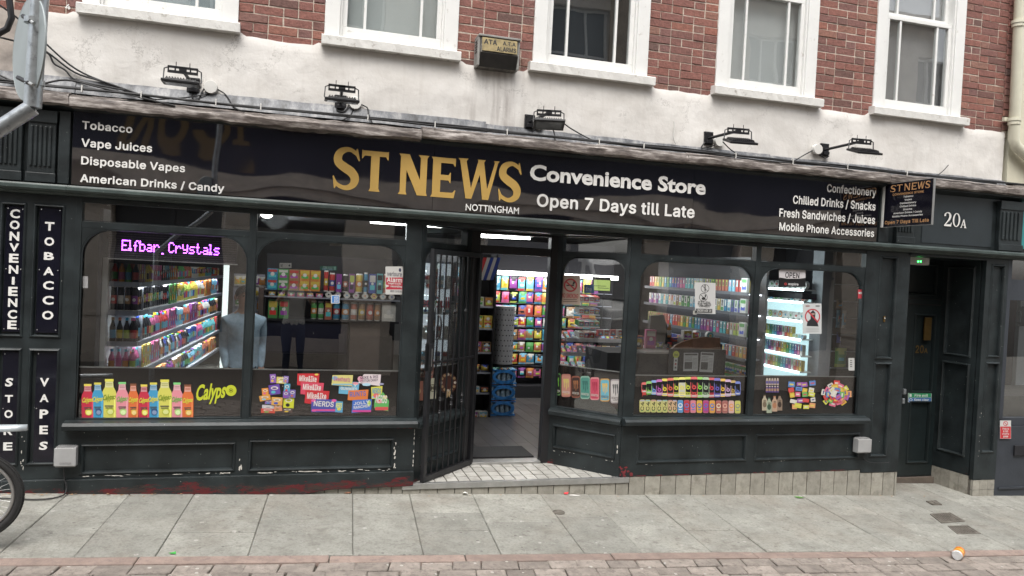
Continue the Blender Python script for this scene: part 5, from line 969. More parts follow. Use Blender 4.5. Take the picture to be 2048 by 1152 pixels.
q = MB(); a = at(130, 18, -.008); b = at(141, 18, -.008); add_text(q, '4', a[0], b[0], a[1], at(135,8,-.008)[1], -.008); tag(q.build('painted_numeral', M_white), 'small white number 4 painted on a brick near the top corner', 'number')
# alarm box
ax, az = at(948, 136, -.02); bx1, bz1 = at(1036, 72, -.02)
ab = thing('alarm_box', (ax, 0, az), 'dirty grey alarm box with worn yellow ALARMS plate on the brickwork', 'alarm box')
x0, x1, z0, z1 = at(949,100,-.01)[0], at(1037,100,-.13)[0]+.01, 3.475, 3.80
prof = [(-.014, 3.80), (-.014, 3.475), (-.10, 3.475), (-.15, 3.575), (-.125, 3.80)]
b = MB(); b.xprism([(-.002,3.475),(-.10,3.480),(-.155,3.585),(-.14,3.72),(-.002,3.72)][::-1], x0+.02, x1-.02); body = b.build('housing', mat('weathered_dark_grey', (.075,.07,.062), .7, var=.4, vscale=14, bump=.3, dirt=(.25,.235,.2), dscale=9, dpos=(.5,.66)), ab, bevel=.006)
MB().add([(x0+.019,-.1025,3.4795),(x1-.019,-.1025,3.4795),(x1-.019,-.1565,3.583),(x0+.019,-.1565,3.583)], [(0,1,2,3)]).build('underside', mat('dark_underside', (.022,.02,.018), .6, var=.4, vscale=14), ab)  # lower slope given a darker colour than the housing
b = MB(); b.box(x0, x1, -.155, -.0, 3.715, 3.733); b.box(x0, x0+.018, -.14, -.0, 3.478, 3.714); b.box(x1-.018, x1, -.14, -.0, 3.478, 3.714); b.build('cover', mat('weathered_light_grey', (.24,.235,.22), .7, var=.3, vscale=12), ab, bevel=.004)
for k in range(5): bx('louvre', x0-.004, x0+.001, -.11, -.05, 3.59+.022*k, 3.597+.022*k, M_dark, ab)
TA = lambda x, y, z: (x, -.1615+(z-3.585)*.091-.001+y, z)
MB().box(x0+.03, x1-.03, -.003, .0, 3.597, 3.706, T=TA).build('name_plate', mat('faded_yellow_print', (.30,.235,.11), .6, var=.35, vscale=18, dirt=(.10,.08,.05), dscale=20, dpos=(.55,.66)), ab)
q = MB(); add_text(q, 'ATA', x0+.045, x0+.155, 3.652, 3.692, -.0045, bold=.03, T=TA); q.build('lettering', M_dark, ab); q = MB(); add_text(q, 'A.T.A', x0+.205, x1-.045, 3.66, 3.692, -.0045, bold=.01, T=TA); q.build('lettering', M_dark, ab); q = MB(); add_text(q, 'ALARMS', x0+.155, x1-.04, 3.606, 3.644, -.0045, bold=.01, T=TA); q.build('lettering', M_dark, ab)
# cable boxes low on the front, vent on the step etc.
def meter(px0, px1, py0, py1, label, parent=None):
    a = at(px0, py1, -.06); b = at(px1, py0, -.06); t = thing('cable_box', (a[0], 0, a[1]), label, 'cable box', 'small grey cable boxes low on the front')
    bx('case', a[0], b[0], -.075, -.002, a[1], b[1], M_greybox, t, .006); bx('lid', a[0]-.004, b[0]+.004, -.083, -.0755, a[1]+.01, b[1]-.004, M_greybox, t, .003)
    for k in range(8): x = a[0]+(b[0]-a[0])*(.08+.11*k); bx('vent_rib', x, x+.006, -.078, -.01, b[1]+.001, b[1]+.007, M_greybox, t)
    return a, b
a, b = meter(110, 153, 894, 934, 'grey plastic cable box beside the VAPES board')
q = MB(); box_text(q, 'CONTEUR', a[0]+.035, b[0]-.025, a[1]+.022, a[1]+.038, -.0842, bold=0); q.build('lettering', mat('grey_ink', (.2,.2,.2), .6), bpy.data.objects['cable_box'])
meter(1713, 1740, 877, 906, 'grey plastic cable box at the right end below the sill')
cable([(at(128,934,-.05)[0], -.05, at(128,934,-.05)[1]), (-1.60,-.05,.12), (-1.58,-.06,.04), (-1.60,-.10,.0), (-1.72,-.17,.0), (-1.95,-.15,.01), (-2.2,-.1,.01)], .005, 'thin dark cable looping onto the pavement below the left cable box')
cable([(at(a_, b_, -.03)[0], -.03, at(a_, b_, -.03)[1]) for a_, b_ in ((1727,906),(1727,917),(1738,924),(1760,926),(1778,925))], .004, 'thin dark cable running along the pilaster foot from the right cable box')
a = at(1768, 638, .02); t = thing('door_bell', (a[0], .02, a[1]), 'small brass bell push on the pilaster left of door 20A', 'bell push'); bx('plate', a[0]-.011, a[0]+.011, .012, .021, a[1]-.03, a[1]+.03, M_bronze, t, .003); MB().lathe([(.007,0),(.006,.005)], 10, T=lambda x, y, z: (a[0]+x, .0115-z, a[1]+y+.008)).build('button', M_pvcw, t)
a = at(1822, 529, .30); b = at(1855, 509, .30)
t = thing('emergency_light', (a[0], .30, a[1]), 'white box emergency light with green indicator above the side door', 'emergency light')
bx('case', a[0]-.12, b[0], .26, .40, a[1], b[1], M_pvcw, t, .015)
for k in (0, 1): c = at(1837+5*k, 523, .255); MB().lathe([(.008,0),(.006,.004)], 8, T=lambda x, y, z, c=c: (c[0]+x, .259-z, c[1]+y)).build('indicator', mat('green_led', (.05,.6,.1), .4, emit=(.05,1,.15), es=5), t)
# ------------------------------------------------------------------ neighbours
nb_ = thing('neighbour_building', (9, 0, 0), 'cream rendered neighbouring building with a grey modern shopfront', 'building')
bx('wall', 7.06, 10.5, -.03, .3, 2.98, TOPZ+.5, M_cream, nb_)
bx('ledge', 7.2, 10.5, -.05, .2, 2.86, 2.975, mat('dirty_ledge', (.2,.19,.17), .9, var=.4, vscale=12, bump=.6), nb_, .01)
bx('shop_wall', 7.197, 10.5, .02, .10, .42, .50, M_gray, nb_); bx('shop_frame', 7.197, 7.245, .0, .10, .50, 2.19, M_gray, nb_)
bx('shop_frame', 7.245, 10.5, .02, .09, 1.76, 1.98, M_gray, nb_); bx('shop_frame', 7.197, 10.5, -.0, .1, 2.19, 2.30, mat('dark_trim', (.012,.012,.014), .5), nb_)
bx('stall_riser', 7.197, 10.5, .01, .10, -.55, .415, M_gray, nb_, .005); bx('stall_rail', 7.25, 10.5, -.004, .009, -.26, -.24, M_gray, nb_)
f = at(2028, 902, .0); bx('letter_vent', f[0], f[0]+.4, -.012, .009, f[1]-.05, f[1]+.06, M_dark, nb_, .004)
bx('pane', 7.24, 10.5, .05, .055, .49, 1.77, M_glass, nb_); bx('pane', 7.24, 10.5, .05, .055, 1.97, 2.2, M_glass, nb_)
bx('teal_fascia', 7.31, 10.5, -.012, -.002, 2.31, 2.84, mat('teal_sign', (.03,.24,.25), .4, var=.15), nb_); bx('fascia_back', 7.31, 10.5, .0, .1, 2.3, 2.86, M_gray, nb_)
bx('shop_interior', 7.0, 10.5, 1.2, 1.3, -.4, 2.86, mat('dim_brick_wall', (.10,.05,.045), .9, var=.3), nb_)
a = at(2034, 760, .9); bx('cardboard_panel', a[0]-.02, 10, .9, .95, .7, 1.75, mat('pale_panel', (.35,.38,.40), .6), nb_)
bx('window_bed', 7.25, 10.5, .1, .9, .3, .72, mat('display_bed', (.06,.055,.05), .8, var=.3), nb_)
q = MB(); p = at(2037, 652, .85); add_text(q, '1', p[0], p[0]+.16, p[1]-.0, p[1]+.24, .87, bold=.05); q.build('numeral', M_dark, nb_)
t = thing('downpipe', (7.32, -.1, 2.98), 'cream painted cast iron downpipe on the neighbouring wall', 'downpipe')
xp = at(2030, 60, -.10)[0]; xq = at(2026, 300, -.10)[0]
MB().tube([(xp, -.10, TOPZ+.4), (xq, -.10, 3.42), (xq+.03, -.10, 3.36), (xq+.30, -.10, 3.20), (xq+.9, -.10, 2.97)], .052, 14).build('pipe', M_pipe, t, smooth=50)
for zz, r in ((4.62,.066),(4.585,.060),(3.62,.064),(3.585,.058)): MB().lathe([(.05,-.015),(r,-.015),(r,.015),(.05,.015)], 16, (xp+(xq-xp)*((TOPZ-zz)/3), -.10, zz)).build('collar', M_pipe, t, smooth=40)
mb = MB(); mb.box(xq-.09, xq+.09, -.06, -.031, 3.61, 3.65); mb.build('bracket', M_pipe, t)
# ================================================================== POLE WITH SIGN BACK, BICYCLE
PY = -3.0
def w3(px, py, y): a = at(px, py, y); return Vector((a[0], y, a[1]))
pole = thing('sign_pole', (w3(-260, 420, PY).x, PY, gz(-2.4, PY)), 'bent galvanised pole carrying a round sign seen from behind', 'pole')
el = w3(65, 215, PY); topp = Vector((el.x+.035, PY, 3.6)); lowp = w3(-40, 278, PY); bas = w3(-330, 470, PY)
MB().tube([tuple(topp), tuple(el)], .030, 20).build('upper_tube', M_galv, pole, smooth=50)
MB().tube([tuple(el+Vector((0,0,-.0))), tuple(bas), (bas.x, PY, gz(bas.x, PY)-.05)], .030, 20).build('lower_tube', M_galv, pole, smooth=50)
sc_ = w3(58, 98, PY+.07); mb = MB()
disc = thing('round_sign', (sc_.x, PY, sc_.z), 'grey back of a round traffic sign seen almost edge on', 'sign')
th_ = R_(76); dn = Vector((math.cos(th_), math.sin(th_), 0)); da = Vector((-math.sin(th_), math.cos(th_), 0))*1
# disc plane holds the vertical and a line nearly along the line of sight
dd = (sc_-CPOS); dd.z = 0; dd.normalize(); side = Vector((dd.y, -dd.x, 0)); pl = (dd*math.cos(R_(15))+side*math.sin(R_(15))*-1).normalized(); nn = Vector((pl.y, -pl.x, 0)); rr = .193
ctr = sc_.copy()
n = 40; ring0 = [tuple(ctr+pl*rr*math.cos(2*math.pi*k/n)+Vector((0,0,1))*rr*math.sin(2*math.pi*k/n)) for k in range(n)]
ring1 = [tuple(Vector(p)-nn*.003) for p in ring0]
MB().add(ring0+ring1, [tuple(range(n)), tuple(range(2*n-1, n-1, -1))]+[(k, k+n, (k+1)%n+n, (k+1)%n) for k in range(n)]).build('disc', M_signback, disc)
mb = MB(); rim = [ctr+pl*rr*math.cos(2*math.pi*k/n)+Vector((0,0,1))*rr*math.sin(2*math.pi*k/n) for k in range(n)]
mb.tube([tuple(p) for p in rim], .004, 6, closed=True); mb.build('rim', M_signback, disc, smooth=60)
lab = MB(); p0 = ctr-pl*.10+nn*.001; 
for (ax_, ay_, bx_, by_) in ((46, 32, 62, 43), (36, 155, 58, 166)):
    c_ = Vector((el.x+(w3(76, by_, PY).x-w3(72, 215, PY).x), PY, w3(76, by_, PY).z)); q = MB(); q.lathe([(.0305,-.010),(.034,-.010),(.034,.010),(.0305,.010)], 24, tuple(c_)); q.build('clamp', M_galv, disc, smooth=50)
    p_, r_2 = w3(ax_, ay_, PY+.03), w3(bx_, by_, PY-.03); q = MB(); q.tube([tuple(p_), tuple(r_2)], .0085, 6); q.build('clamp_arm', M_black, disc); q = MB(); q.tube([tuple(r_2), tuple(r_2+(p_-r_2)*-.35)], .006, 8); q.build('clamp_bolt', M_alu, disc)
st_ = MB(); c_ = ctr-pl*.135+Vector((0,0,-.075)); st_.add([tuple(c_+pl*u*.03+Vector((0,0,v*.035))+nn*.0012) for u, v in ((-1,-1),(1,-1),(1,1),(-1,1))], [(0,1,2,3)]); st_.build('sticker', mat('pale_sticker', (.5,.55,.45), .6), disc)

bk_y = -1.05
bc = ground(-52, 1095); wc = w3(-52, 993, bk_y); RW = (w3(50, 993, bk_y)-wc).x*.985
bike = thing('bicycle', (wc.x-.5, bk_y, wc.z-RW), 'parked bicycle whose knobbly rear wheel and mudguard enter the frame', 'bicycle')
def wheel(cx, cz):
    ring_ = lambda r, n=64: [(cx+r*math.cos(2*math.pi*k/n), bk_y, cz+r*math.sin(2*math.pi*k/n)) for k in range(n)]
    ty = MB().tube(ring_(RW-.024), .024, 10, closed=True).build('wheel', M_rubber, bike, smooth=60)
    k_ = MB()
    for i in range(90):
        t_ = 2*math.pi*i/90
        for s in (-1, 0, 1):
            r0 = RW-.004-(.006 if s else 0); T = lambda a, b, c, t_=t_, s=s, r0=r0: (cx+(r0+c)*math.cos(t_)-a*math.sin(t_), bk_y+b+s*.015, cz+(r0+c)*math.sin(t_)+a*math.cos(t_))
            k_.box(-.007, .007, -.006, .006, -.003, .006, T=T)
    tag(k_.build('tread', M_rubber, ty), kind='stuff')
    MB().tube(ring_(RW-.058), .012, 8, closed=True).build('rim', M_alu, ty, smooth=60)
    sp = MB()
    for i in range(32):
        t_ = 2*math.pi*i/32; t2 = t_+(.5 if i % 2 else -.5); s = .02 if i % 4 < 2 else -.02
        sp.tube([(cx+.02*math.cos(t2), bk_y+s, cz+.02*math.sin(t2)), (cx+(RW-.06)*math.cos(t_), bk_y, cz+(RW-.06)*math.sin(t_))], .0011, 4)
    sp.build('spokes', M_alu, ty); MB().lathe([(.018,-.035),(.018,.035)], 12, T=lambda x, y, z: (cx+x, bk_y+z, cz+y)).build('hub', M_alu, ty)
wheel(wc.x, wc.z); wheel(wc.x-1.05, wc.z)
fz = wc.z; fx = wc.x; q = MB()
bb = (fx-.42, bk_y, fz-.03); st = (fx-.58, bk_y, fz+.42); hd1 = (fx-.98+.08, bk_y, fz+.45); hd2 = (fx-.93, bk_y, fz+.33)
for a_, b_, r in ((bb, st, .016), (st, hd1, .016), (bb, hd2, .018), (hd1, hd2, .02)): q.tube([a_, b_], r, 10)
for s in (-1, 1): q.tube([(fx, bk_y+.06*s, fz), (bb[0], bk_y+.03*s, bb[2])], .009, 8); q.tube([(fx, bk_y+.06*s, fz), (st[0], bk_y+.02*s, st[2])], .008, 8); q.tube([hd2, (hd2[0]-.02, bk_y+.05*s, hd2[2]-.03), (fx-1.05, bk_y+.05*s, fz)], .012, 8)
q.build('frame', mat('bike_frame_grey', (.12,.13,.14), .35, .3), bike, smooth=50)
q = MB(); q.tube([st, (st[0]-.05, bk_y, st[2]+.17)], .013, 8); q.build('seat_post', M_alu, bike); 
q = MB(); q.add([(st[0]-.05+a_, bk_y+b_, st[2]+.18+c_) for a_, b_, c_ in ((.13,-.07,.01),(.13,.07,.01),(-.15,.02,0),(-.15,-.02,0),(.13,-.07,.05),(.13,.07,.05),(-.15,.02,.03),(-.15,-.02,.03))], [(3,2,1,0),(4,5,6,7),(0,1,5,4),(1,2,6,5),(2,3,7,6),(3,0,4,7)]); q.build('saddle', M_black, bike, bevel=.015)
q = MB(); q.tube([(hd1[0]+.0, bk_y, hd1[2]), (hd1[0]+.03, bk_y, hd1[2]+.12)], .014, 8); q.tube([(hd1[0]+.03, bk_y-.3, hd1[2]+.14), (hd1[0]+.03, bk_y, hd1[2]+.12), (hd1[0]+.03, bk_y+.3, hd1[2]+.14)], .012, 8); q.build('handlebar', M_black, bike, smooth=50)
tipm = w3(55, 850, bk_y); q = MB(); n = 14; vs_ = []
for k in range(n+1):
    u = k/n; x = st[0]+.02+(tipm.x-st[0]-.02)*u; z = st[2]-.06+(tipm.z-st[2]+.06)*(u**.8)+.03*math.sin(math.pi*u)*.6; w = .034*(1 if u < .85 else (1-((u-.85)/.15)**2*.75)); 
    for v in (-1,-.5,0,.5,1): vs_.append((x, bk_y+v*w, z-.034*v*v))
q.add(vs_, [(k*5+j, k*5+j+1, (k+1)*5+j+1, (k+1)*5+j) for k in range(n) for j in range(4)])
mg = q.build('mudguard', mat('silver_mudguard', (.38,.42,.44), .35, .2, var=.2), bike, smooth=60); sm = mg.modifiers.new('s', 'SOLIDIFY'); sm.thickness = .004
# litter
cn = ground(1916, 1117)
def soda_can(p, r, h, yaw, cols, label):
    t = thing('drinks_can', p, label, 'can'); ax_ = Vector((math.cos(yaw), math.sin(yaw), 0)); s_ = Vector((-ax_.y, ax_.x, 0))
    T = lambda x, y, z: tuple(Vector(p)+ax_*(z-h/2)+s_*x+Vector((0,0,1))*(y+r))
    q = MB(); prof = [(r*.8,0),(r,.008),(r,h*.3),(r,h*.45),(r,h*.6),(r,h-.014),(r*.82,h-.002)]; q.lathe(prof, 20, T=T, cols=[cols[1],cols[0],cols[0],cols[2],cols[0],cols[1]]); q.build('body', M_pack, t, col=True, smooth=50)
    q = MB(); q.lathe([(r*.82,h-.003),(r*.78,h-.006),(.001,h-.006)], 20, T=T); q.build('lid', M_alu, t)
    q = MB(); q.box(-.008,.008,-.012,.012,h-.0055,h-.003, T=T); q.build('ring_pull', M_black, t)
soda_can(tuple(cn), .040, .135, R_(215), [(.75,.22,.02),(.6,.6,.6),(.7,.55,.1)], 'crushed orange drinks can lying on the setts')
def scrap(px, py, pts, col, label, cat, h=.012):
    p = ground(px, py); q = MB(); n = len(pts); rnd = random.Random(px)
    vs_ = [(p.x+a, p.y+b, gz(p.x+a, p.y+b)+.003+rnd.uniform(0, h)) for a, b in pts]+[(p.x, p.y, p.z+h*1.1)]
    q.add(vs_, [(i, (i+1) % n, n) for i in range(n)]); o = q.build(cat.replace(' ', '_'), mat('scrap_%d' % px, col, .6, var=.2)); m_ = o.modifiers.new('s', 'SOLIDIFY'); m_.thickness = .002; return tag(o, label, cat)
scrap(930, 991, [(-.025,-.015),(.02,-.02),(.028,.01),(0,.025),(-.02,.015)], (.75,.74,.7), 'small crumpled white paper on the pavement below the step', 'paper scrap', .03)
scrap(1133, 989, [(-.03,-.01),(0,-.02),(.02,.0),(.0,.015),(-.02,.012)], (.65,.03,.04), 'red half of a torn wrapper on the pavement', 'wrapper', .02)
scrap(1148, 992, [(-.05,-.005),(.05,-.03),(.055,-.02),(-.03,.012)], (.7,.68,.65), 'white strip of torn wrapper beside the red piece', 'wrapper', .012)
scrap(1598, 996, [(-.05,.01),(-.02,-.015),(.03,-.02),(.06,.0),(.02,.015),(-.02,.02)], (.08,.22,.04), 'small green leaf on the pavement below the right plinth', 'leaf', .012)
scrap(345, 1108, [(-.02,-.01),(.02,-.008),(.018,.01),(-.01,.014)], (.04,.35,.05), 'tiny green scrap on the pink kerb', 'scrap', .01)
scrap(693, 988, [(-.02,-.01),(.03,-.012),(.035,.01),(0,.02)], (.25,.12,.07), 'small brown leaf by the plinth under the candy window', 'leaf', .015)
mb = MB(); rnd = random.Random(3)
for i in range(46):
    x = rnd.uniform(-2, -.9) if i < 30 else rnd.uniform(-.9, 6.6); y = -.03-abs(rnd.gauss(0, .03)); s = rnd.uniform(.008, .02); a_ = rnd.uniform(0, 6.28)
    mb.add([(x+s*math.cos(a_+k*2.1), y+s*.6*math.sin(a_+k*2.1), gz(x, y)+.004+.006*rnd.random()) for k in range(3)], [(0,1,2)])
tag(mb.build('litter', mat('dry_leaf_litter', (.30,.19,.10), .9, var=.4)), 'dry leaf crumbs gathered along the foot of the front', 'litter', kind='stuff')
# ================================================================== SHOP INTERIOR
inn = thing('shop_interior', (1.5, 3, 0), 'dark shop room behind the windows with grey plank floor', 'room')
tag(inn, kind='structure'); del inn['category']
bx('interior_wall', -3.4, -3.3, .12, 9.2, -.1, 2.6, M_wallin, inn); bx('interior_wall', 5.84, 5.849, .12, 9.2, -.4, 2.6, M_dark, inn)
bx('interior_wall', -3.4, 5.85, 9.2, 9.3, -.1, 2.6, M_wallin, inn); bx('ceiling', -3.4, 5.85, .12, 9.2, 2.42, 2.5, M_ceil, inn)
bx('floor_bed', -3.4, 5.84, .68, 9.2, -.1, -.012, M_joint, inn)
for i in range(18):
    x = 1.2+i*.152
    y = .69-.3*(i % 3)
    while y < 4.3:
        y1 = min(y+.95, 4.4); y0 = max(y, .69)
        if y1-y0 > .05: bx('plank', x, x+.149, y0, y1-.003, -.012, .0, M_floor, inn)
        y += .95
tag(MB().box(-3.3, 1.195, .69, 9.1, -.011, -.002).box(3.94, 5.84, .69, 9.1, -.011, -.002).build('vinyl_floor', M_floor, inn))
mat_t = tag(bx('doormat', 1.63, 2.27, .72, 1.14, .001, .014, mat('black_ribbed_rubber', (.012,.012,.013), .8, bump=.6, bscale=90), None, .003), 'black ribbed doormat just inside the open doorway', 'doormat')
PAL = [(.75,.05,.04),(.85,.30,.02),(.85,.62,.03),(.10,.45,.10),(.03,.35,.60),(.05,.10,.50),(.35,.06,.40),(.75,.12,.35),(.10,.55,.60),(.80,.78,.72),(.45,.25,.10),(.55,.70,.08),(.02,.02,.03),(.60,.15,.08),(.20,.60,.85)]
CN = ['red','orange','yellow','green','blue','navy','purple','pink','teal','white','brown','lime','black','rust red','sky blue']
_pc = {}
def pack_mesh(kind, ci, cj, w, h, d, v=0):
    k = (kind, ci, cj, round(w,3), round(h,3), round(d,3), v)
    if k in _pc: return _pc[k]
    rnd = random.Random(ci*131+cj*17+v*7+int(w*1000)); dull = lambda c: tuple(x*(.64 if kind == 'packet' else .60)+.12*sum(c)/3 for x in c); a, b = dull(PAL[ci]), dull(PAL[cj]); q = MB(); wt = (.66,.65,.63)
    c3 = PAL[rnd.randrange(len(PAL))]
    if kind == 'box':
        q.box(0, w, 0, d, 0, h, a); q.flat(rect(w*.08, w*.92, h*rnd.uniform(.55,.7), h*.92), -.0008, b); q.flat(rect(w*.15, w*.85, h*.18, h*.42), -.0008, c3); q.flat(circle(w*.5, h*.5, w*.2, 8), -.0016, wt)
    elif kind == 'tall':   # stick pack with coloured window strip
        q.box(0, w, 0, d, 0, h, wt if v and cj % 3 == 0 else dull(a)); q.flat(rect(w*.1, w*.9, h*.06, h*(.34+.04*(cj % 3))), -.0008, a); q.flat(rect(w*.3, w*.7, h*.44, h*.95), -.0012, b if ci % 2 else wt); q.flat(rect(w*.38, w*.62, h*.5, h*.8), -.0016, (.05,.05,.06) if cj % 2 else c3)
    elif kind == 'bottle':
        r = w/2; q.lathe([(r*.9,0),(r,h*.03),(r,h*.16),(r,h*.5),(r,h*.60),(r*.45,h*.80),(r*.4,h*.88),(r*.48,h*.885),(r*.48,h)], 10, (r, d/2, 0), cols=[a,a,b,a,a,a,c3,c3])
    elif kind == 'can':
        r = w/2; q.lathe([(r*.85,0),(r,h*.06),(r,h*.3),(r,h*.62),(r,h*.93),(r*.86,h*.99),(r*.8,h)], 10, (r, d/2, 0), cols=[wt,a,b,a,wt,wt])
        q.flat(circle(w*.5, h*.46, w*.3, 8), d/2-r-.001, wt)
    elif kind == 'tub':    # short round tin shown lid on
        r = w/2; T = lambda x, y, z: (w/2+x, d-z, w/2+y); q.lathe([(r,0),(r,d)], 14, T=T, cols=[wt]); q.flat(circle(w/2, w/2, r*.82, 12), -.001, a); q.flat(circle(w/2, w/2, r*.45, 10), -.002, wt); q.flat(circle(w/2, w/2, r*.3, 8), -.003, b)
    elif kind == 'packet':  # pillow bag: crimped ends, bulging middle
        nx, nz_ = 5, 7; V = []
        for s in (-1, 1):
            for j in range(nz_):
                for i in range(nx):
                    u, t = i/(nx-1), j/(nz_-1); bulge = (math.sin(math.pi*u)**.6)*(math.sin(math.pi*min(1,max(0,(t-.08)/.84)))**.6); pin = 1-.07*(1-abs(2*t-1)**3)
                    V.append((w/2+(u-.5)*w*pin+rnd.uniform(-.002,.002), d/2+s*bulge*d/2+(rnd.uniform(-.003,.003) if bulge > .3 else 0), t*h))
        k0 = len(q.v); q.v += V; o_ = nx*nz_
        for j in range(nz_-1):
            for i in range(nx-1):
                a0 = j*nx+i; col = b if j in (0, nz_-2) else (a if (i in (0,3) or j in (1,)) else (c3 if (j == 2 and v % 2) else (b if (j == 4) else (wt if rnd.random() < .25 else c3 if rnd.random() < .3 else a))))
                q.f.append((a0, a0+1, a0+nx+1, a0+nx)); q.c.append(col); q.mi.append(0); q.f.append((o_+a0, o_+a0+nx, o_+a0+nx+1, o_+a0+1)); q.c.append(a); q.mi.append(0)
        for i in range(nx-1): q.f += [(i, o_+i, o_+i+1, i+1), ((nz_-1)*nx+i, (nz_-1)*nx+i+1, o_+(nz_-1)*nx+i+1, o_+(nz_-1)*nx+i)]; q.c += [a, a]; q.mi += [0, 0]
    _pc[k] = q.mesh(kind, M_pack, col=True, smooth=50 if kind in ('bottle','can','packet','tub') else None); return _pc[k]
KN = {'box':('snack_box','box'),'tall':('stick_pack','pack'),'bottle':('drinks_bottle','bottle'),'can':('drinks_can','can'),'tub':('round_tin','tin'),'packet':('sweet_packet','packet')}
def product(kind, ci, cj, w, h, d, pos, rz, label, group, v=0, name=None, cat=None, tilt=0.):
    nm, ct = KN[kind]; o = link(name or nm, pack_mesh(kind, ci, cj, w, h, d, v)); o.location = pos; o.rotation_euler = (tilt, 0, rz); return tag(o, label, cat or ct, group)
rs = random.Random(11)
# --- wall of bottles and cans behind the first window
def run_end(px0, py0, px1, py1, Y0):
    z = at(px0, py0, Y0)[1]; d = ray(px1, py1); t = (z-CPOS.z)/d.z; return (CPOS+d*t).y
Y0 = 1.75; ye = [run_end(273,625,440,587,Y0), run_end(269,685,437,631,Y0), run_end(294,731,433,662,Y0)]
Y1 = 6.6
P0 = Vector((at(273,650,Y0)[0], Y0)); P1 = Vector((at(441,600,Y1)[0], Y1)); WL = (P1-P0).length
TW = line_frame(tuple(P0), tuple(P1)); rzw = math.atan2(P1.y-P0.y, P1.x-P0.x)
zsh = [at(340,560,2.6)[1]-.02, at(273,624,Y0)[1], at(269,685,Y0)[1], at(269,685,Y0)[1]-.29, at(269,685,Y0)[1]-.58]
dw = thing('drinks_shelving', (P0.x, P0.y, 0), 'lit white shelving of drinks running back into the shop behind the first window', 'shelving')
MB().box(-.1, WL, .30, .33, -.05, 2.2, T=TW).build('back_panel', mat('shelf_back_dark', (.07,.08,.10), .6), dw)
MB().box(0, WL, -.02, .29, zsh[0]+.42, zsh[0]+.50, T=TW).build('canopy', M_dark, dw)
for z in zsh:
    MB().box(.0, WL, -.01, .299, z-.022, z, T=TW).build('shelf', M_shelfw, dw); MB().box(.0, WL, -.03, -.012, z-.035, z+.01, T=TW).build('price_strip', M_shelf, dw)
    MB().box(.05, WL-.05, .02, .05, z-.034, z-.0225, T=TW).build('led_strip', M_led, dw)
    x0 = at(218, 625, Y0)[0]
    bx('end_shelf', x0, P0.x+.02, Y0-.03, Y0+.28, z-.03, z, M_shelfw, dw); bx('end_strip', x0, P0.x+.02, Y0-.045, Y0-.032, z-.035, z+.012, M_shelf, dw)
bx('side_post', at(206,600,Y0)[0], at(216,600,Y0)[0], Y0-.06, Y0+.30, 0, 1.74, M_shelfw, dw); bx('end_back', x0, P0.x, Y0+.281, Y0+.30, 0, 1.74, M_shelf, dw)
x1a, x1b = at(446,600,Y1-.3)[0], at(456,600,Y1-.3)[0]
bx('bright_end_panel', at(445,600,3.9)[0], at(455,600,3.9)[0], 3.88, 3.98, .3, at(450,530,3.9)[1], mat('glow_white_panel', (.8,.82,.8), .5, emit=(.85,1,.95), es=.45), dw)  # white post, its brightness added as a glow in the material
for si, z in enumerate(zsh):
    x = .03; i = 0; ht = [.22,.265,.25,.235,.21][si]; blk = rs.randrange(15); kind = 'bottle'
    while x < WL-.12 and i < 46:
        if i % 4 == 0: blk = rs.randrange(15); kind = rs.choice(['bottle','can','bottle','box'])
        if si == 1 and x < 1.2: blk = 12; kind = 'can'
        if si == 2 and x < .5: blk = 12; kind = 'bottle'
        if si == 3 and 1.0 < x < 2.2: blk = [12,9,12,5][i % 4]
        w = .062+.03*(x/WL); hh = ht*rs.uniform(.82, 1); cj = rs.randrange(15)
        p = TW(x, .02, z); product(kind, blk, cj, w, hh, w, p, rzw, '%s %s, %s from the front on the %s lit drinks shelf' % (CN[blk], KN[kind][1], ordn(i), ['top','second','third','fourth','lowest'][si]), 'drinks on the lit wall shelving', v=i % 3)
        x += w+.018+.03*(x/WL); i += 1
    for j in range(4):
        ci = [0,1,3,12][j] if si == 0 else (12 if si in (1,2) else 7)
        w = (P0.x-x0)/4-.006; product('bottle' if si != 1 else 'can', ci, rs.randrange(15), w, ht*.95, w, (x0+.004+j*(w+.006), Y0, z), 0, '%s %s, %s from the post on the %s end shelf facing the street' % (CN[ci], 'bottle' if si != 1 else 'can', ordn(j), ['top','second','third','fourth','lowest'][si]), 'drinks on the shelf ends', v=j)
# header board above the shelving, as seen under the light sign
bx('shelf_header', at(218,520,1.5)[0], at(446,520,1.5)[0], 1.5, 1.56, at(330,531,1.5)[1], 2.41, M_dark, dw)
# --- snack gondola behind the second window
YG = 1.35; G = lambda px, py: at(px, py, YG)
gd = thing('snack_gondola', (.2, YG, 0), 'brown double shelf of tubes and cartons behind the candy window', 'shelving')
xg0, xg1 = G(528,600)[0], G(800,600)[0]; zA = G(560,580)[1]; zB = G(560,637)[1]
bx('shelf', xg0, xg1, YG, YG+.32, zA-.02, zA, M_dark, gd); bx('shelf', xg0, xg1, YG, YG+.32, zB-.02, zB, M_dark, gd); bx('mid_shelf', xg0, xg1, YG-.02, YG+.32, G(560,592)[1]-.012, G(560,592)[1], M_shelf, gd)
bx('end_panel', xg0-.05, xg0-.004, YG-.03, YG+.34, 0, zA+.02, mat('brown_board', (.09,.065,.055), .6), gd); bx('back_panel', xg0, xg1, YG+.33, YG+.35, 0, zA+.35, mat('gondola_back', (.03,.03,.035), .6), gd)
bx('kick_cabinet', xg0+.02, G(694,680)[0], YG+.02, YG+.3, G(600,708)[1], zB-.022, mat('dark_navy_front', (.012,.013,.03), .3), gd, .02)
bx('kick_cabinet', G(700,680)[0], G(760,680)[0], YG+.04, YG+.3, .05, zB-.022, mat('dim_carton', (.12,.09,.075), .8), gd)
t_ = [(4,0),(3,9),(10,0),(1,2),(1,2)]
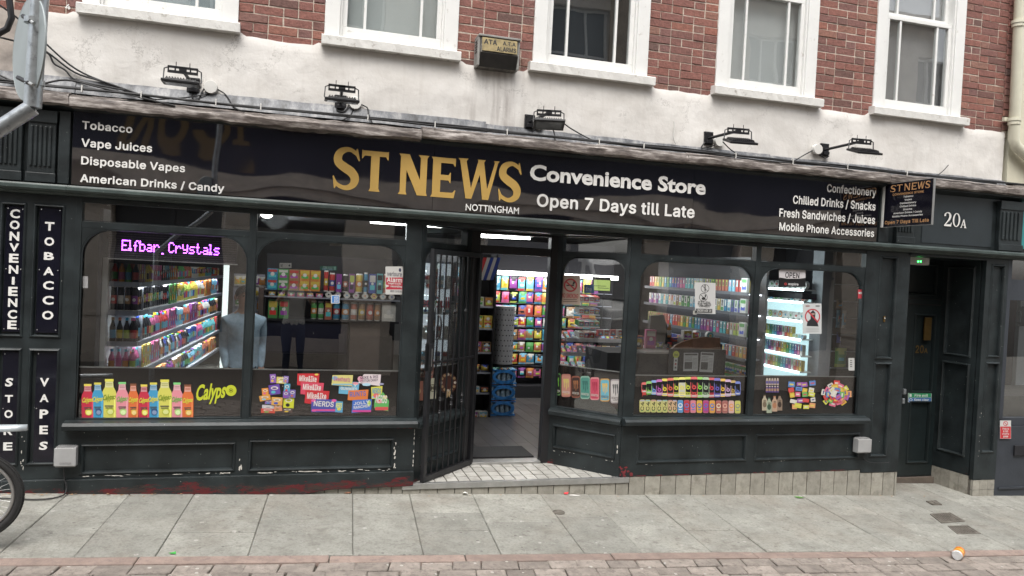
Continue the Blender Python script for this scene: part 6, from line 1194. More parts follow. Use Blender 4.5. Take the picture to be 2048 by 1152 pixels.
for i, (a_, b_) in enumerate(t_):
    for j in range(2):
        w = .095; product('box', a_, b_, w, .10, .09, (xg0+.02+i*.100, YG+.01, zA+.001+.101*j), 0, '%s tube carton, %s in the %s layer on the upper candy-window shelf' % (CN[a_], ordn(i), ['lower','upper'][j]), 'cartons on the upper shelf')
x = xg0+.55; i = 0; seq = [0,0,6,12,6,2,4,5,8,13,1,0,5,6,1,11,2,3]
while x < xg1-.05 and i < len(seq):
    w = rs.uniform(.038,.07); product(rs.choice(['can','box']), seq[i], rs.randrange(15), w, rs.uniform(.17,.21), .05, (x, YG+.02, zA+.001), 0, 'tall %s tube, %s along the upper shelf past the cartons' % (CN[seq[i]], ordn(i)), 'tubes on the upper shelf'); x += w+.012; i += 1
x = xg0+.04
for i in range(14): product('tub' if i > 5 else 'box', [10,11,7,7,7,7,9,9,9,9,9,2,9,9][i], rs.randrange(15), .062, .04, .05, (x, YG+.0, G(560,592)[1]+.001), 0, 'small %s pot, %s along the narrow middle shelf' % (CN[[10,11,7,7,7,7,9,9,9,9,9,2,9,9][i]], ordn(i)), 'pots on the middle shelf'); x += .088
for i, (p0, p1, c_, k_) in enumerate(((536,555,3,'box'),(558,577,3,'box'),(622,634,3,'can'),(636,648,3,'can'),(650,664,13,'box'),(666,681,4,'can'),(684,699,4,'can'),(702,715,13,'can'),(718,731,10,'can'),(734,748,13,'can'),(750,762,10,'can'),(765,792,9,'box'))):
    a_, b_ = G(p0, 620)[0], G(p1, 620)[0]; product(k_, c_, [2,0,1,9][i % 4], b_-a_, G(560,600)[1]-zB, min(b_-a_, .1), (a_, YG+.02, zB+.001), 0, '%s %s, %s along the lower candy-window shelf' % (CN[c_], 'carton' if k_ == 'box' else 'snack tube', ordn(i)), 'tubes and cartons on the lower shelf')
# packets lying behind the film of the candy window
lg = bx('display_ledge', -1.5, .82, .10, .42, .84, .86, M_dark, inn)
for i in range(15):
    ci = [1,0,1,5,4,5,12,12,12,7,13,0,0,2,2][i]; x = -.22+i*.069
    product('packet', ci, rs.randrange(15), .085, .15, .05, (x, .16, .862), R_(rs.uniform(-8,8)), '%s packet lying %s in the row above the brown film' % (CN[ci], ordn(i)), 'packets along the candy window ledge', tilt=-R_(72), v=i)
# yellow and violet packets at the window edge behind the person
for i, (px, py, ci) in enumerate(((474,561,2),(485,561,2),(512,562,6),(523,563,1),(514,584,2),(519,612,1),(476,602,3))):
    a_ = at(px-6, py+10, 1.5); product('packet', ci, 9, .06, .095, .03, (a_[0], 1.5, a_[1]), 0, '%s packet hanging %s in the cluster between the two left windows' % (CN[ci], ordn(i)), 'packets between the left windows', v=i)
bx('rail', at(466,600,1.54)[0], at(528,600,1.54)[0], 1.54, 1.56, at(490,576,1.54)[1]-.3, at(490,548,1.54)[1], M_shelf, gd)
# --- packet wall at the back of the doorway
YC = 4.2; K = lambda px, py: at(px, py, YC)
pw = thing('packet_wall', (3.6, YC, 0), 'black pegboard wall hung with bright sweet packets at the back of the doorway', 'display')
xc0, xc1 = K(962,700)[0], K(1225,700)[0]; bx('pegboard', xc0, xc1, YC+.10, YC+.14, 0, 2.25, mat('black_pegboard', (.012,.012,.014), .8, spec=.08), pw)
bx('base_shelf', xc0, xc1, YC-.16, YC+.10, .0, .17, M_dark, pw)
bx('light_box', xc0+.1, xc1-.02, YC-.12, YC-.04, K(1000,549)[1], K(1000,541)[1], mat('fluorescent_tube', (.9,.9,.9), .4, emit=(1,.99,.95), es=6), pw)
rowz = [(581,553),(606,583),(632,609),(653,633),(679,657),(703,683),(728,706),(755,735)]
CLS = [[4,2,6,8,14,5,1,0,9,4,7,2,6],[11,7,12,8,7,13,1,3,4,0,9,2,6],[2,10,9,13,0,1,3,5,7,9,4,0,2],[0,2,11,0,3,7,9,6,8,2,1,5,4],[11,13,10,13,10,2,4,12,6,0,9,3,1],[3,1,11,10,3,13,6,4,2,9,5,0,7],[13,12,0,1,4,14,10,9,7,3,2,5,0],[12,13,7,12,13,7,2,9,1,3,4,0,6]]
for r, (yb, yt) in enumerate(rowz):
    zb, zt = K(1030,yb)[1], K(1030,yt)[1]; x = K(986,yb)[0]; c = 0
    while x < xc1-.12 and c < 13:
        w = .112+.012*rs.random(); yo = YC+.01-.02*(c % 2)
        product('packet', CLS[r][c], rs.randrange(15), w, (zt-zb)*rs.uniform(.93,1.03), .045, (x, yo-.02, zb), R_(rs.uniform(-14,14)), '%s packet, %s across, %s row down behind the doorway' % (CN[CLS[r][c]], ordn(c), ordn(r)), 'sweet packets on the wall', v=c)
        for q_ in (): pass
        x += w+.006; c += 1
for r, (yb, yt) in enumerate(rowz): bx('hook_rail', xc0+.02, xc1-.02, YC+.07, YC+.099, K(1030,yt)[1]+.01, K(1030,yt)[1]+.02, M_shelf, pw)
# --- side rack by the door jamb
rk = thing('side_rack', (2.2, 2.72, 0), 'narrow black rack of small boxes inside the door on the hinge side', 'shelving')
xr0, xr1 = at(944,700,2.72)[0], at(984,700,2.72)[0]
bx('upright', xr1-.012, xr1+.01, 2.68, 3.0, 0, 2.0, M_black, rk); bx('back_panel', xr0, xr1-.013, 2.98, 3.0, 0, 2.0, M_black, rk)
for i, py in enumerate((612,656,704,744,785,836)):
    z = at(960, py, 2.72)[1]; bx('shelf', xr0, xr1-.013, 2.70, 2.979, z-.02, z, M_shelf, rk)
    for j in range(2):
        for l_ in range(2 if i in (1,2) else 1):
            ci = [[9,10],[2,2],[13,10],[10,2],[9,12],[9,9]][i][j]; product('box' if i != 3 else 'packet', ci, rs.randrange(15), (xr1-xr0)/2-.02, [.11,.075,.06,.09,.07,.08][i], .1, (xr0+.01+j*((xr1-xr0)/2-.008), 2.71, z+.001+.0615*l_*(1.25 if i == 1 else 1)), 0, '%s box, %s on the %s shelf down of the black door rack%s' % (CN[ci], ordn(j), ordn(i), ', upper layer' if l_ else ''), 'boxes on the door rack')
# striped banner hanging at the doorway's upper corner
q = MB(); 
for i, c_ in enumerate([(.7,.03,.04),(.8,.8,.8),(.03,.08,.45),(.8,.8,.8),(.03,.08,.45)]):
    a_ = at(952+7*i, 560, 1.2); b_ = at(967+7*i, 515, 1.2); w = at(959+7*i, 515, 1.2)[0]-at(952+7*i, 515, 1.2)[0]
    q.add([(a_[0], 1.2+.003*i, a_[1]), (a_[0]+w, 1.2+.003*i, a_[1]), (b_[0]+w, 1.2+.003*i, b_[1]), (b_[0], 1.2+.003*i, b_[1])], [(0,1,2,3)], c_)
o = q.build('striped_banner', M_print, col=True); m_ = o.modifiers.new('s','SOLIDIFY'); m_.thickness = .002; tag(o, 'red white and blue striped banner hanging askew in the top corner of the doorway', 'banner')
# --- perforated display cylinder on three packs of water
YS = 2.75; s0 = at(988, 735, YS); s1 = at(1029, 735, YS); cx_, r_ = (s0[0]+s1[0])/2, (s1[0]-s0[0])/2*.93; zt = at(1008, 613, YS)[1]; zb = at(1008, 735, YS)[1]
cyl = thing('display_cylinder', (cx_, YS+.1, zb), 'silver perforated display cylinder standing on the packs of water', 'display stand')
MB().lathe([(r_,zb+.04),(r_,zt-.02),(r_*1.02,zt-.015),(r_*1.02,zt),(.001,zt)], 24, (cx_, YS+.1, 0)).build('drum', mat('silver_card', (.42,.43,.45), .35, .3), cyl, smooth=40)
MB().lathe([(r_*.98,zb+.001),(r_*1.06,zb+.005),(r_*1.06,zb+.039),(r_*.98,zb+.04)], 24, (cx_, YS+.1, 0)).build('base_ring', M_black, cyl, smooth=40)
for i in range(11):
    for j in range(8):
        t_a = R_(-160+j*20+(10 if i % 2 else 0)); T = lambda x, y, z, t_a=t_a, i=i: (cx_+(r_+.001+z)*math.cos(t_a)-x*math.sin(t_a), YS+.1+(r_+.001+z)*math.sin(t_a)+x*math.cos(t_a), zb+.08+(zt-zb-.12)*i/10.+y)
        MB().lathe([(.009,0),(.008,.002)], 6, T=T).build('hole', M_dark, cyl)
for i in range(14):
    t_a = R_(rs.choice([-170,-150,-30,-10,0])); zz = zb+.1+(zt-zb-.15)*rs.random(); MB().tube([(cx_+r_*math.cos(t_a), YS+.1+r_*math.sin(t_a), zz), (cx_+(r_+.09)*math.cos(t_a), YS+.1+(r_+.09)*math.sin(t_a), zz+.01)], .004, 5).build('hook', M_black, cyl)
M_water = mat('blue_shrink_wrap', (.05,.22,.55), .2, var=.5, vscale=14, coat=.6); M_clear = mat('clear_water_bottles', (.30,.42,.52), .12, var=.5, vscale=30, coat=.5)
for k in range(3):
    z0 = zb-.012-(k+1)*(zb-.012)/3; h = (zb-.012)/3-.008; xw0, xw1 = at(981,790,YS)[0], at(1032,790,YS)[0]
    t = thing('water_pack', (xw0, YS, z0), 'blue wrapped pack of water bottles, %s of the stack of three in the doorway' % ['topmost','middle','lowest'][k], 'water pack', 'stacked packs of water')
    bb_ = MB(); 
    n_ = 5; w = (xw1-xw0)/n_
    for i in range(n_):
        for j in range(3): bb_ = MB(); bb_.lathe([(w*.45,0),(w*.47,h*.1),(w*.42,h*.5),(w*.47,h*.72),(w*.2,h*.93),(w*.2,h*.99)], 8, (xw0+w*(i+.5), YS+w*(j+.55), z0)); bb_.build('bottle', M_clear, t, smooth=50)
    # the printed band wraps the pack in an oval loop
    lp = MB(); n = 26
    for a0, a1 in ((.46,.33),):
        c0 = ((xw0+xw1)/2, z0+h*.5); o1 = [(c0[0]+(xw1-xw0)*a0*math.cos(2*math.pi*i/n), c0[1]+h*.46*math.sin(2*math.pi*i/n)) for i in range(n)]; o2 = [(c0[0]+(xw1-xw0)*a1*math.cos(2*math.pi*i/n), c0[1]+h*.27*math.sin(2*math.pi*i/n)) for i in range(n)]
        lp.add([(p[0], YS-.006, p[1]) for p in o1]+[(p[0], YS-.006, p[1]) for p in o2]+[(p[0], YS+.002, p[1]) for p in o1]+[(p[0], YS+.002, p[1]) for p in o2], [(i, (i+1)%n, n+(i+1)%n, n+i) for i in range(n)]+[(i, i+2*n, (i+1)%n+2*n, (i+1)%n) for i in range(n)])
    lp.build('printed_band', M_water, t); wr = MB(); wr.box(xw0, xw1, YS-.002, YS+w*3.1, z0+h*.90, z0+h*.97); wr.box(xw0, xw1, YS-.002, YS+w*3.1, z0+h*.02, z0+h*.12); wr.box(xw0-.004, xw0, YS, YS+w*3.1, z0+.01, z0+h*.9); wr.build('wrap', M_water, t)
# --- counter displays behind the splayed window
SY = 1.5; D = lambda px, py, y=SY: at(px, py, y)
cs = thing('counter_display', (3.3, SY, .6), 'stepped counter display of chocolate bars behind the splayed window', 'display')
for i, (pa, pb, pya, pyb, yy) in enumerate(((1132,1300,672,712,1.9),(1124,1330,700,738,1.6),(1112,1345,733,760,1.35))):
    a_, b_ = at(pa, pya, yy), at(pb, pyb, yy-.3); x0, x1 = a_[0], b_[0]; z = a_[1]-.03
    bx('step_shelf', x0, x1, yy-.02, yy+.26, z-.02, z, M_shelf, cs); bx('price_strip', x0, x1, yy-.035, yy-.021, z-.03, z+.012, M_shelfw, cs)
    n = int((x1-x0)/.062)
    for j in range(n):
        ci = rs.choice([0,13,10,10,5,6,9,2,12]); product('box', ci, rs.randrange(15), .05, .13, .03, (x0+.01+j*.062, yy, z+.001), R_(rs.uniform(-10,10)), '%s chocolate bar, %s along the %s step of the counter display' % (CN[ci], ordn(j), ['back','middle','front'][i]), 'chocolate bars on the stepped display', tilt=-R_(55), name='chocolate_bar', cat='chocolate bar')
bx('base_cabinet', 3.02, 4.5, 1.45, 2.3, 0, .60, M_dark, cs)
for i, (py, z_h) in enumerate(((603,.05),(628,.05),(653,.05),(676,.05))):
    a_, b_ = D(1158,py,1.7), D(1200,py,1.7); bx('tier', a_[0], b_[0], 1.7, 1.95, a_[1]-.012, a_[1], M_shelfw, cs)
    for j in range(4):
        ci = [[9,0,9,0],[9,10,9,5],[3,7,8,3],[9,0,0,9]][i][j]; w = (b_[0]-a_[0])/4-.004; product('box', ci, [0,5,0,1][j], w, .055, .14, (a_[0]+j*(w+.004), 1.71, a_[1]+.003), 0, '%s gum box, %s on the %s tier of the counter rack' % (CN[ci], ordn(j), ordn(i)), 'gum boxes on the tiered rack', tilt=R_(8))
for i, px in enumerate((1196,1208,1221,1236,1245)):
    a_ = D(px, 672, 1.55); ci = [0,9,0,9,3][i]; product('box', ci, 0, .06, .07, .05, (a_[0], 1.55, a_[1]), R_(rs.uniform(-25,25)), '%s sweet tub, %s in the heap on the counter end' % (CN[ci], ordn(i)), 'sweet tubs on the counter end')
# hanging till screen
a_, b_ = at(1186,582,.75), at(1223,555,.75)
sc2 = thing('till_screen', (a_[0], .8, a_[1]), 'small hanging screen with green route display behind the splayed window', 'screen')
bx('case', a_[0], b_[0], .76, .79, a_[1], b_[1], M_black, sc2, .004); MB().flat(rect(a_[0]+.008, b_[0]-.008, a_[1]+.008, b_[1]-.03), .757, (.23,.30,.08)).flat(rect(a_[0]+.012, b_[0]-.05, a_[1]+.05, a_[1]+.056), .756, (.03,.04,.02)).flat(rect(a_[0]+.05, b_[0]-.02, a_[1]+.03, a_[1]+.036), .756, (.03,.04,.02)).build('display', M_backlit, sc2, col=True)
MB().tube([(b_[0]-.06, .77, a_[1]), (b_[0]-.07, .8, a_[1]-.35)], .006, 6).build('stalk', M_black, sc2)
# --- right wall of vape shelves
XV = 4.72
def XW(px, py, x=XV): q = hit(px, py, (1,0,0), x); return q.y, q.z
vw = thing('vape_shelving', (XV, 2.2, .6), 'grey shelving of coloured stick packs on the far wall behind the counter', 'shelving')
ya, yb_ = XW(1499,600)[0], XW(1298,600)[0]
TV = lambda x, y, z: (XV+y, yb_-x, z)      # x runs from the far end towards the street
LV = yb_-ya
MB().box(-.1, LV+.04, .17, .2, -.2, 2.05, T=TV).build('back_panel', mat('shelf_back', (.05,.05,.055), .6), vw)
MB().box(-.1, LV+.03, -.03, .16, XW(1499,520)[1], XW(1499,520)[1]+.03, T=TV).build('canopy', M_dark, vw)
vz = [XW(1499,586)[1], XW(1499,628)[1], XW(1499,676)[1], XW(1499,720)[1]]
for r, z in enumerate(vz):
    MB().box(-.1, LV, -.01, .168, z-.015, z, T=TV).build('shelf', M_shelf, vw); MB().box(-.1, LV, -.028, -.011, z-.03, z+.004, T=TV).build('price_strip', mat('strip_grey', (.12,.125,.14), .4), vw)
    if r < 3: MB().box(0, LV, .12, .15, z-.026, z-.0155, T=TV).build('led_strip', mat('shelf_led_soft', (.8,.8,.8), .5, emit=(.9,.95,1), es=3.0), vw)
    n = 34; w = LV/n
    for j in range(n):
        blk = (j//2+r*5+rs.randrange(2)) % 15; ci = blk if blk != 12 else 3
        o = product('tall', ci, (ci*3+2+r) % 15, w*.84, .135 if r < 3 else .12, .05, TV(j*w, .0, z+.001), -math.pi/2, '%s stick pack, %s from the far end, %s grey wall shelf' % (CN[ci], ordn(j), ordn(r)), 'stick packs on the grey wall shelving', v=(j+r) % 2)
for r in range(3): product('box', 9, 3, .11, .155, .03, TV(LV-.12, -.035, vz[r]+.004), -math.pi/2, 'white and green promotional card at the near end of the %s grey wall shelf' % ordn(r), 'promotional cards', name='promotional_card', cat='card')
# --- brightly lit cabinet behind the last window
XB = 5.12; ya2, yb2 = XW(1606,640,XB)[0], XW(1513,640,XB)[0]; LB = yb2-ya2; TB = lambda x, y, z: (XB+y, yb2-x, z)
lc = thing('lit_cabinet', (XB, 1.0, .6), 'brightly lit white cabinet of tins and stick packs behind the last window', 'cabinet')
M_litback = mat('lit_cabinet_back', (.75,.85,.85), .6, emit=(.65,.95,1), es=.42)
MB().box(-.06, LB, .16, .18, .2, 1.70, T=TB).build('back_panel', M_litback, lc); MB().box(-.05, LB+.02, -.04, .16, 1.66, 1.72, T=TB).build('canopy', M_dark, lc)
for r, py in enumerate((579,604,642,679,713,745)):
    z = XW(1606, py, XB)[1]
    MB().box(-.05, LB, -.01, .158, z-.012, z, T=TB).build('shelf', M_shelfw, lc); MB().box(-.05, LB, -.025, -.011, z-.02, z+.004, T=TB).build('edge_light', M_ledc, lc)
    n = 9 if r in (0,1,2) else 18; w = LB/n
    for j in range(n):
        k_ = 'tub' if r in (0,1,2) or (r == 3 and j > 13) else 'tall'; ci = ([9]*12 if r == 0 else [4,8,4,3,3,9,8,9,13,9,7,9] if r == 1 else [5,4,11,9,1,9,9,9,9,9,9,9] if r == 2 else [0,1,2,11,3,8,4,6,7,9]*2)[j % 12 if r < 3 else (j+r*3) % 20]
        hh = .085 if r < 3 else .115; product(k_, ci, [8,4,3,0][j % 4], w*.86 if k_ != 'tub' else min(w*.97,.115), hh, .04, TB(j*w, .02, z+.001), -math.pi/2, '%s %s, %s from the far end, %s lit cabinet shelf' % (CN[ci], KN[k_][1], ordn(j), ordn(r)), 'goods in the lit cabinet')
bx('side_wall', 5.20, 5.83, 1.9, 2.0, -.2, 2.41, mat('dark_red_wall', (.03,.018,.018), .8), inn)
# solid post standing in for a reflection, and hanging toys
xp0, xp1 = at(1641,650,.45)[0], at(1664,650,.45)[0]
tag(bx('reflection_post', xp0, xp1, .45, .62, -.2, 2.41, mat('grey_reflection_tone', (.30,.31,.33), .7, var=.15)), 'pale grey post shape standing in for a reflection in the last window', 'post')
hp = thing('hanging_panel', (5.3, .5, .5), 'dark slatted panel with hooks at the end of the last window', 'display'); 
xa_, xb__ = at(1665,650,.6)[0], at(1712,650,.6)[0]; bx('panel', xa_, xb__, .60, .62, .2, 2.2, M_dark, hp)
for k in range(7): bx('slat', xa_, xb__, .585, .599, .75+.18*k, .76+.18*k, M_shelf, hp)
for i, (px0, px1, py0, py1, a_, b_, lb) in enumerate(((1671,1681,620,655,4,14,'blue toy packet on the upper hook'),(1683,1693,621,656,4,9,'second blue toy packet beside the upper hook'),(1672,1683,665,690,5,12,'dark navy packet on the middle hook'),(1668,1694,696,734,3,11,'packet with green binoculars on the lowest hook'),(1672,1686,600,618,10,12,'brown card packet at the top of the hooks'))):
    p_, q_ = at(px0, py1, .55), at(px1, py0, .55); product('packet', a_, b_, q_[0]-p_[0], q_[1]-p_[1], .04, (p_[0], .53, p_[1]), 0, lb+' in the last window', 'toys hanging in the last window', v=i)
# --- counter with newspapers behind the fourth window
YN = .62; Q = lambda px, py, y=YN: at(px, py, y)
ct = thing('shop_counter', (3.9, YN, 0), 'shop counter with brown curved wooden screen and black newspaper rack', 'counter')
pts = [(1340,702),(1352,690),(1368,683),(1388,677),(1412,674),(1441,676),(1441,704)]
MB().prism([Q(*p) for p in pts][::-1], YN, YN+.03).build('curved_screen', M_wood, ct)
a_, b_ = Q(1340,748,.55), Q(1452,700,.55); bx('newspaper_rack', a_[0], b_[0], .55, .60, a_[1]-.1, b_[1], M_dark, ct); bx('counter_body', a_[0]-.6, b_[0]-.02, .75, 1.35, 0, Q(1300,698,1.0)[1]-.02, M_dark, ct)
bx('counter_top', Q(1268,700,1.0)[0], b_[0], .72, 1.4, Q(1300,698,1.0)[1]-.018, Q(1300,698,1.0)[1], mat('pale_counter_top', (.33,.31,.29), .3), ct)
def newspaper(px0, px1, py0, py1, label, rot=0.):
    a_, b_ = Q(px0, py1, .535), Q(px1, py0, .535); w, h = b_[0]-a_[0], b_[1]-a_[1]; c = (a_[0]+w/2, a_[1]+h/2)
    q = MB(); R = lambda u0, u1, v0, v1: rot2(rect(a_[0]+u0*w, a_[0]+u1*w, a_[1]+v0*h, a_[1]+v1*h), c, rot)
    q.flat(R(0,1,0,1), .535, (.55,.55,.54)); q.flat(R(.06,.94,.86,.96), .5345, (.08,.08,.08)); q.flat(R(.08,.6,.12,.5), .5345, (.09,.09,.09))
    for k in range(9): q.flat(R(.64,.94,.12+.07*k,.14+.07*k), .5345, (.2,.2,.2)); 
    for k in range(4): q.flat(R(.08,.6,.56+.07*k,.585+.07*k), .5345, (.2,.2,.2))
    q.box(a_[0], a_[0]+w, .536, .545, a_[1], a_[1]+h, (.5,.5,.49)) if not rot else None
    tag(q.build('newspaper', M_print, col=True), label, 'newspaper', 'newspapers in the rack')
newspaper(1366, 1397, 706, 742, 'newspaper with a large dark photo, left in the black rack', .02); newspaper(1399, 1428, 705, 744, 'newspaper of dense columns, right in the black rack', -.03)
q = MB(); a_, b_ = Q(1347,741,.533), Q(1356,707,.533); q.flat(rect(a_[0], b_[0], a_[1], b_[1]), .533, (.62,.62,.6)); q.flat(circle((a_[0]+b_[0])/2, b_[1]-.01, .036, 14), .5325, (.55,.6,.05)); box_text(q, 'Red', a_[0]-.0, b_[0]+.0, b_[1]-.025, b_[1], .532, (.1,.1,.05))
for k in range(3): q.flat(rect(a_[0]+.01, b_[0]-.01, a_[1]+.02+.035*k, a_[1]+.04+.035*k), .5325, [(.1,.1,.1),(.4,.05,.05),(.1,.1,.1)][k])
q.box(a_[0], b_[0], .534, .538, a_[1], b_[1], (.6,.6,.6)); tag(q.build('price_ticket', M_print, col=True), 'tall white ticket with yellow round head at the edge of the rack', 'ticket')
# things on the counter
t = thing('till_monitor', (3.6, 1.2, .9), 'dark back of a till monitor leaning above the counter', 'monitor')
MB().prism([at(*p, 1.1) for p in ((1297,690),(1302,632),(1328,630),(1346,690))], 1.1, 1.16).build('casing', mat('dark_till_plastic', (.05,.055,.055), .4), t, bevel=.005)
zc_ = Q(1300,698,1.0)[1]
for i, (px, ci, k_, w, h, lb) in enumerate(((1306,7,'box',.11,.20,'tall pink and white carton'),(1275,10,'box',.09,.11,'brown display box'),(1288,13,'box',.08,.13,'rust coloured bar box'),(1262,2,'packet',.09,.08,'yellow packet'),(1350,1,'bottle',.045,.16,'small orange bottle'),(1372,9,'box',.10,.09,'white cube box with blue panel'),(1358,0,'box',.20,.04,'flat red tray'),(1392,2,'packet',.08,.07,'golden packet'),(1404,4,'tub',.085,.08,'blue and white ball-shaped tub'),(1418,8,'tub',.085,.08,'teal and red ball-shaped tub'),(1330,11,'packet',.08,.07,'lime packet'),(1343,12,'packet',.08,.08,'black and yellow packet'))):
    a_ = at(px-6, 690, .95); up = .0 if px < 1348 else (.12 if k_ != 'box' or px != 1358 else .08); product(k_, ci, [9,2,5,0][i % 4], w, h, .06, (a_[0], .95 if i % 2 else 1.05, zc_+.001+up), R_(rs.uniform(-12,12)), lb+' on the counter behind the fourth window', 'goods on the counter', v=i)
bx('raised_ledge', at(1346,690,.95)[0], at(1440,690,.95)[0], .9, 1.25, zc_+.001, zc_+.078, M_dark, ct)
for i in range(14):
    px = 1272+i*5.2; a_ = at(px, 735, .9); ci = [10,1,13,5,10,9][i % 6]; product('box', ci, rs.randrange(15), .05, .11, .02, (a_[0], .85, .74), R_(rs.uniform(-12,12)), '%s bar, %s in the low rack under the counter edge' % (CN[ci], ordn(i)), 'bars below the counter', tilt=-R_(60), name='chocolate_bar', cat='chocolate bar')
bx('low_rack', at(1265,735,.9)[0], at(1345,735,.9)[0], .74, .749, .55, .80, M_shelf, ct)
# small boxes right of the rack, fed by the lowest wall shelf
for i in range(10):
    a_ = XW(1449+5*i, 712, 4.6); ci = [9,3,9,2,4,9,7,1,9,3][i]
    for l_ in range(2): product('box', ci if l_ else (ci+7) % 15, 3, .07, .10, .04, (4.6, a_[0], .62+.112*l_+.08), -math.pi/2, '%s small box, %s in the %s row beside the newspaper rack' % (CN[ci if l_ else (ci+7) % 15], ordn(i), ['lower','upper'][l_]), 'small boxes past the newspaper rack')
bx('low_shelf', 4.60, 4.71, XW(1500,712,4.6)[0]-.02, XW(1449,712,4.6)[0]+.1, .68, .699, M_shelf, vw)
# --- ceiling lights: tubes and spots that the photograph shows lit
def tube_light(p, q_, r, label, es=1.):
    t = thing('ceiling_tube', p, label, 'ceiling light', 'lit tubes on the ceiling'); MB().tube([p, q_], r, 8).build('tube', mat('ceiling_tube_glow', (.9,.9,.9), .4, emit=(1,1,.97), es=7), t); 
    MB().box(min(p[0],q_[0])-.03, max(p[0],q_[0])+.03, min(p[1],q_[1])-.03, max(p[1],q_[1])+.03, p[2]+r+.002, p[2]+r+.02).build('batten', M_pvcw, t)
w3b = lambda px, py, y: (lambda a: (a[0], y, a[1]))(at(px, py, y))
tube_light(w3b(948,471,1.6), w3b(1060,476,1.6), .018, 'long lit tube seen through the glass above the shop door')
tube_light((0.9, 4.2, 2.38), (2.6, 4.2, 2.38), .018, 'lit tube crossing the ceiling in front of the packet wall')
tube_light((-2.2, 3.6, 2.38), (-.4, 3.6, 2.38), .018, 'lit tube over the drinks shelving')
t = thing('ceiling_spot', w3b(533,436,.9), 'bright little wall light in the top corner of the candy window', 'ceiling light'); p = w3b(533,436,.9); MB().lathe([(.02,0),(.05,.02),(.05,.05)], 14, p).build('lamp', mat('spot_glow', (.9,.9,.9), .4, emit=(1,.98,.92), es=6), t)
def area(name, loc, sx, sy, e, rot, col=(1,.98,.95)):  # fill lights without fittings, added to brighten the shelf fronts
    l = bpy.data.lights.new(name, 'AREA'); l.shape = 'RECTANGLE'; l.size = sx; l.size_y = sy; l.energy = e; l.color = col; o = bpy.data.objects.new(name, l); C.objects.link(o); o.location = loc; o.rotation_euler = rot; return o
area('packet_wall_fill', (3.6, 3.2, 2.30), 2.4, .3, 25, (R_(35),0,0))
pm = TW(WL*.42, -1.1, 2.36); area('drinks_fill', pm, .4, 4.0, 62, (R_(38)*math.cos(rzw+1.57)*0+0, -R_(38), 0), (.92,.97,1))
area('counter_fill', (3.6, 1.9, 2.36), 1.6, 1.0, 17, (0,R_(-18),0)); area('gondola_fill', (.3, .6, 2.36), 1.6, .3, 6, (R_(25),0,0))
area('cabinet_fill', (4.45, .95, 1.95), .3, .9, 3.5, (0,R_(-60),0), (.8,.97,1))
# ================================================================== STICKERS AND POSTERS IN THE WINDOWS
YS_ = .0300
class Dec:
    """flat print: every shape is a face of its own layer, measured in photograph pixels and set on a real plane"""
    def __init__(s, plane='F', Y=YS_): s.q = MB(); s.k = 0; s.pl = plane; s.Y = Y; s.uv = []
    def w(s, px, py):
        if s.pl == 'F': return at(px, py, s.Y)
        T = TL if s.pl == 'L' else TR; a = Vector(T(0, s.Y, 0)); b = Vector(T(1, s.Y, 0)); d = b-a; n = Vector((d.y, -d.x, 0)); h = hit(px, py, n, n.dot(a)); return (h-a).dot(d), h.z
    def T(s): return ID if s.pl == 'F' else (TL if s.pl == 'L' else TR)
    def poly(s, pts, col, grad=None):
        p = [s.w(*q) for q in pts]; s.k += 1; s.q.flat(p, s.Y-.00025*s.k, col, T=s.T()); s.uv += p; return s
    def rect(s, x0, x1, y0, y1, col, rot=0., sk=0.):
        c = ((x0+x1)/2, (y0+y1)/2); return s.poly(rot2([(x0,y1),(x1,y1+sk),(x1,y0+sk),(x0,y0)], c, R_(rot)), col)
    def ell(s, cx, cy, r, ry, col, n=14): return s.poly(circle(cx, cy, r, n, ry)[::-1], col)
    def ring(s, cx, cy, r0, r1, col, n=22):
        p = [s.w(cx+r*math.cos(2*math.pi*i/n), cy+r*math.sin(2*math.pi*i/n)) for r in (r0, r1) for i in range(n)]; s.k += 1
        s.q.add([(a, s.Y-.00025*s.k, b) for a, b in p], [(i, (i+1)%n, n+(i+1)%n, n+i) for i in range(n)], col, T=s.T()); return s
    def text(s, t, x0, x1, y0, y1, col, rot=0., slant=0., font='s', sk=0.):
        a = s.w(x0, y1); b = s.w(x1, y0+sk); s.k += 1; box_text(s.q, t, a[0], b[0], a[1], b[1], s.Y-.00025*s.k, col, rot=R_(rot), slant=slant, T=s.T(), font=font, bold=.03); return s
    def done(s, name, label, cat, group=None, m=None, back=None):
        if back: x0, x1, y0, y1 = back; a, b = s.w(x0, y1), s.w(x1, y0); s.q.box(a[0], b[0], s.Y, s.Y+.0015, a[1], b[1], (.6,.6,.58), T=s.T())
        return tag(s.q.build(name, m or M_print, col=True), label, cat, group)
G1 = 'lemonade bottle stickers in the first window'
bc_ = {'red':((.62,.02,.06),(.85,.72,.05),(.9,.75,.1)), 'blue':((.05,.36,.62),(.03,.12,.3),(.80,.72,.1)), 'yellow':((.75,.72,.12),(.55,.60,.05),(.85,.8,.1)), 'pink':((.85,.30,.36),(.55,.80,.25),(.25,.75,.25)), 'orange':((.80,.17,.03),(.85,.5,.05),(.25,.1,.05))}
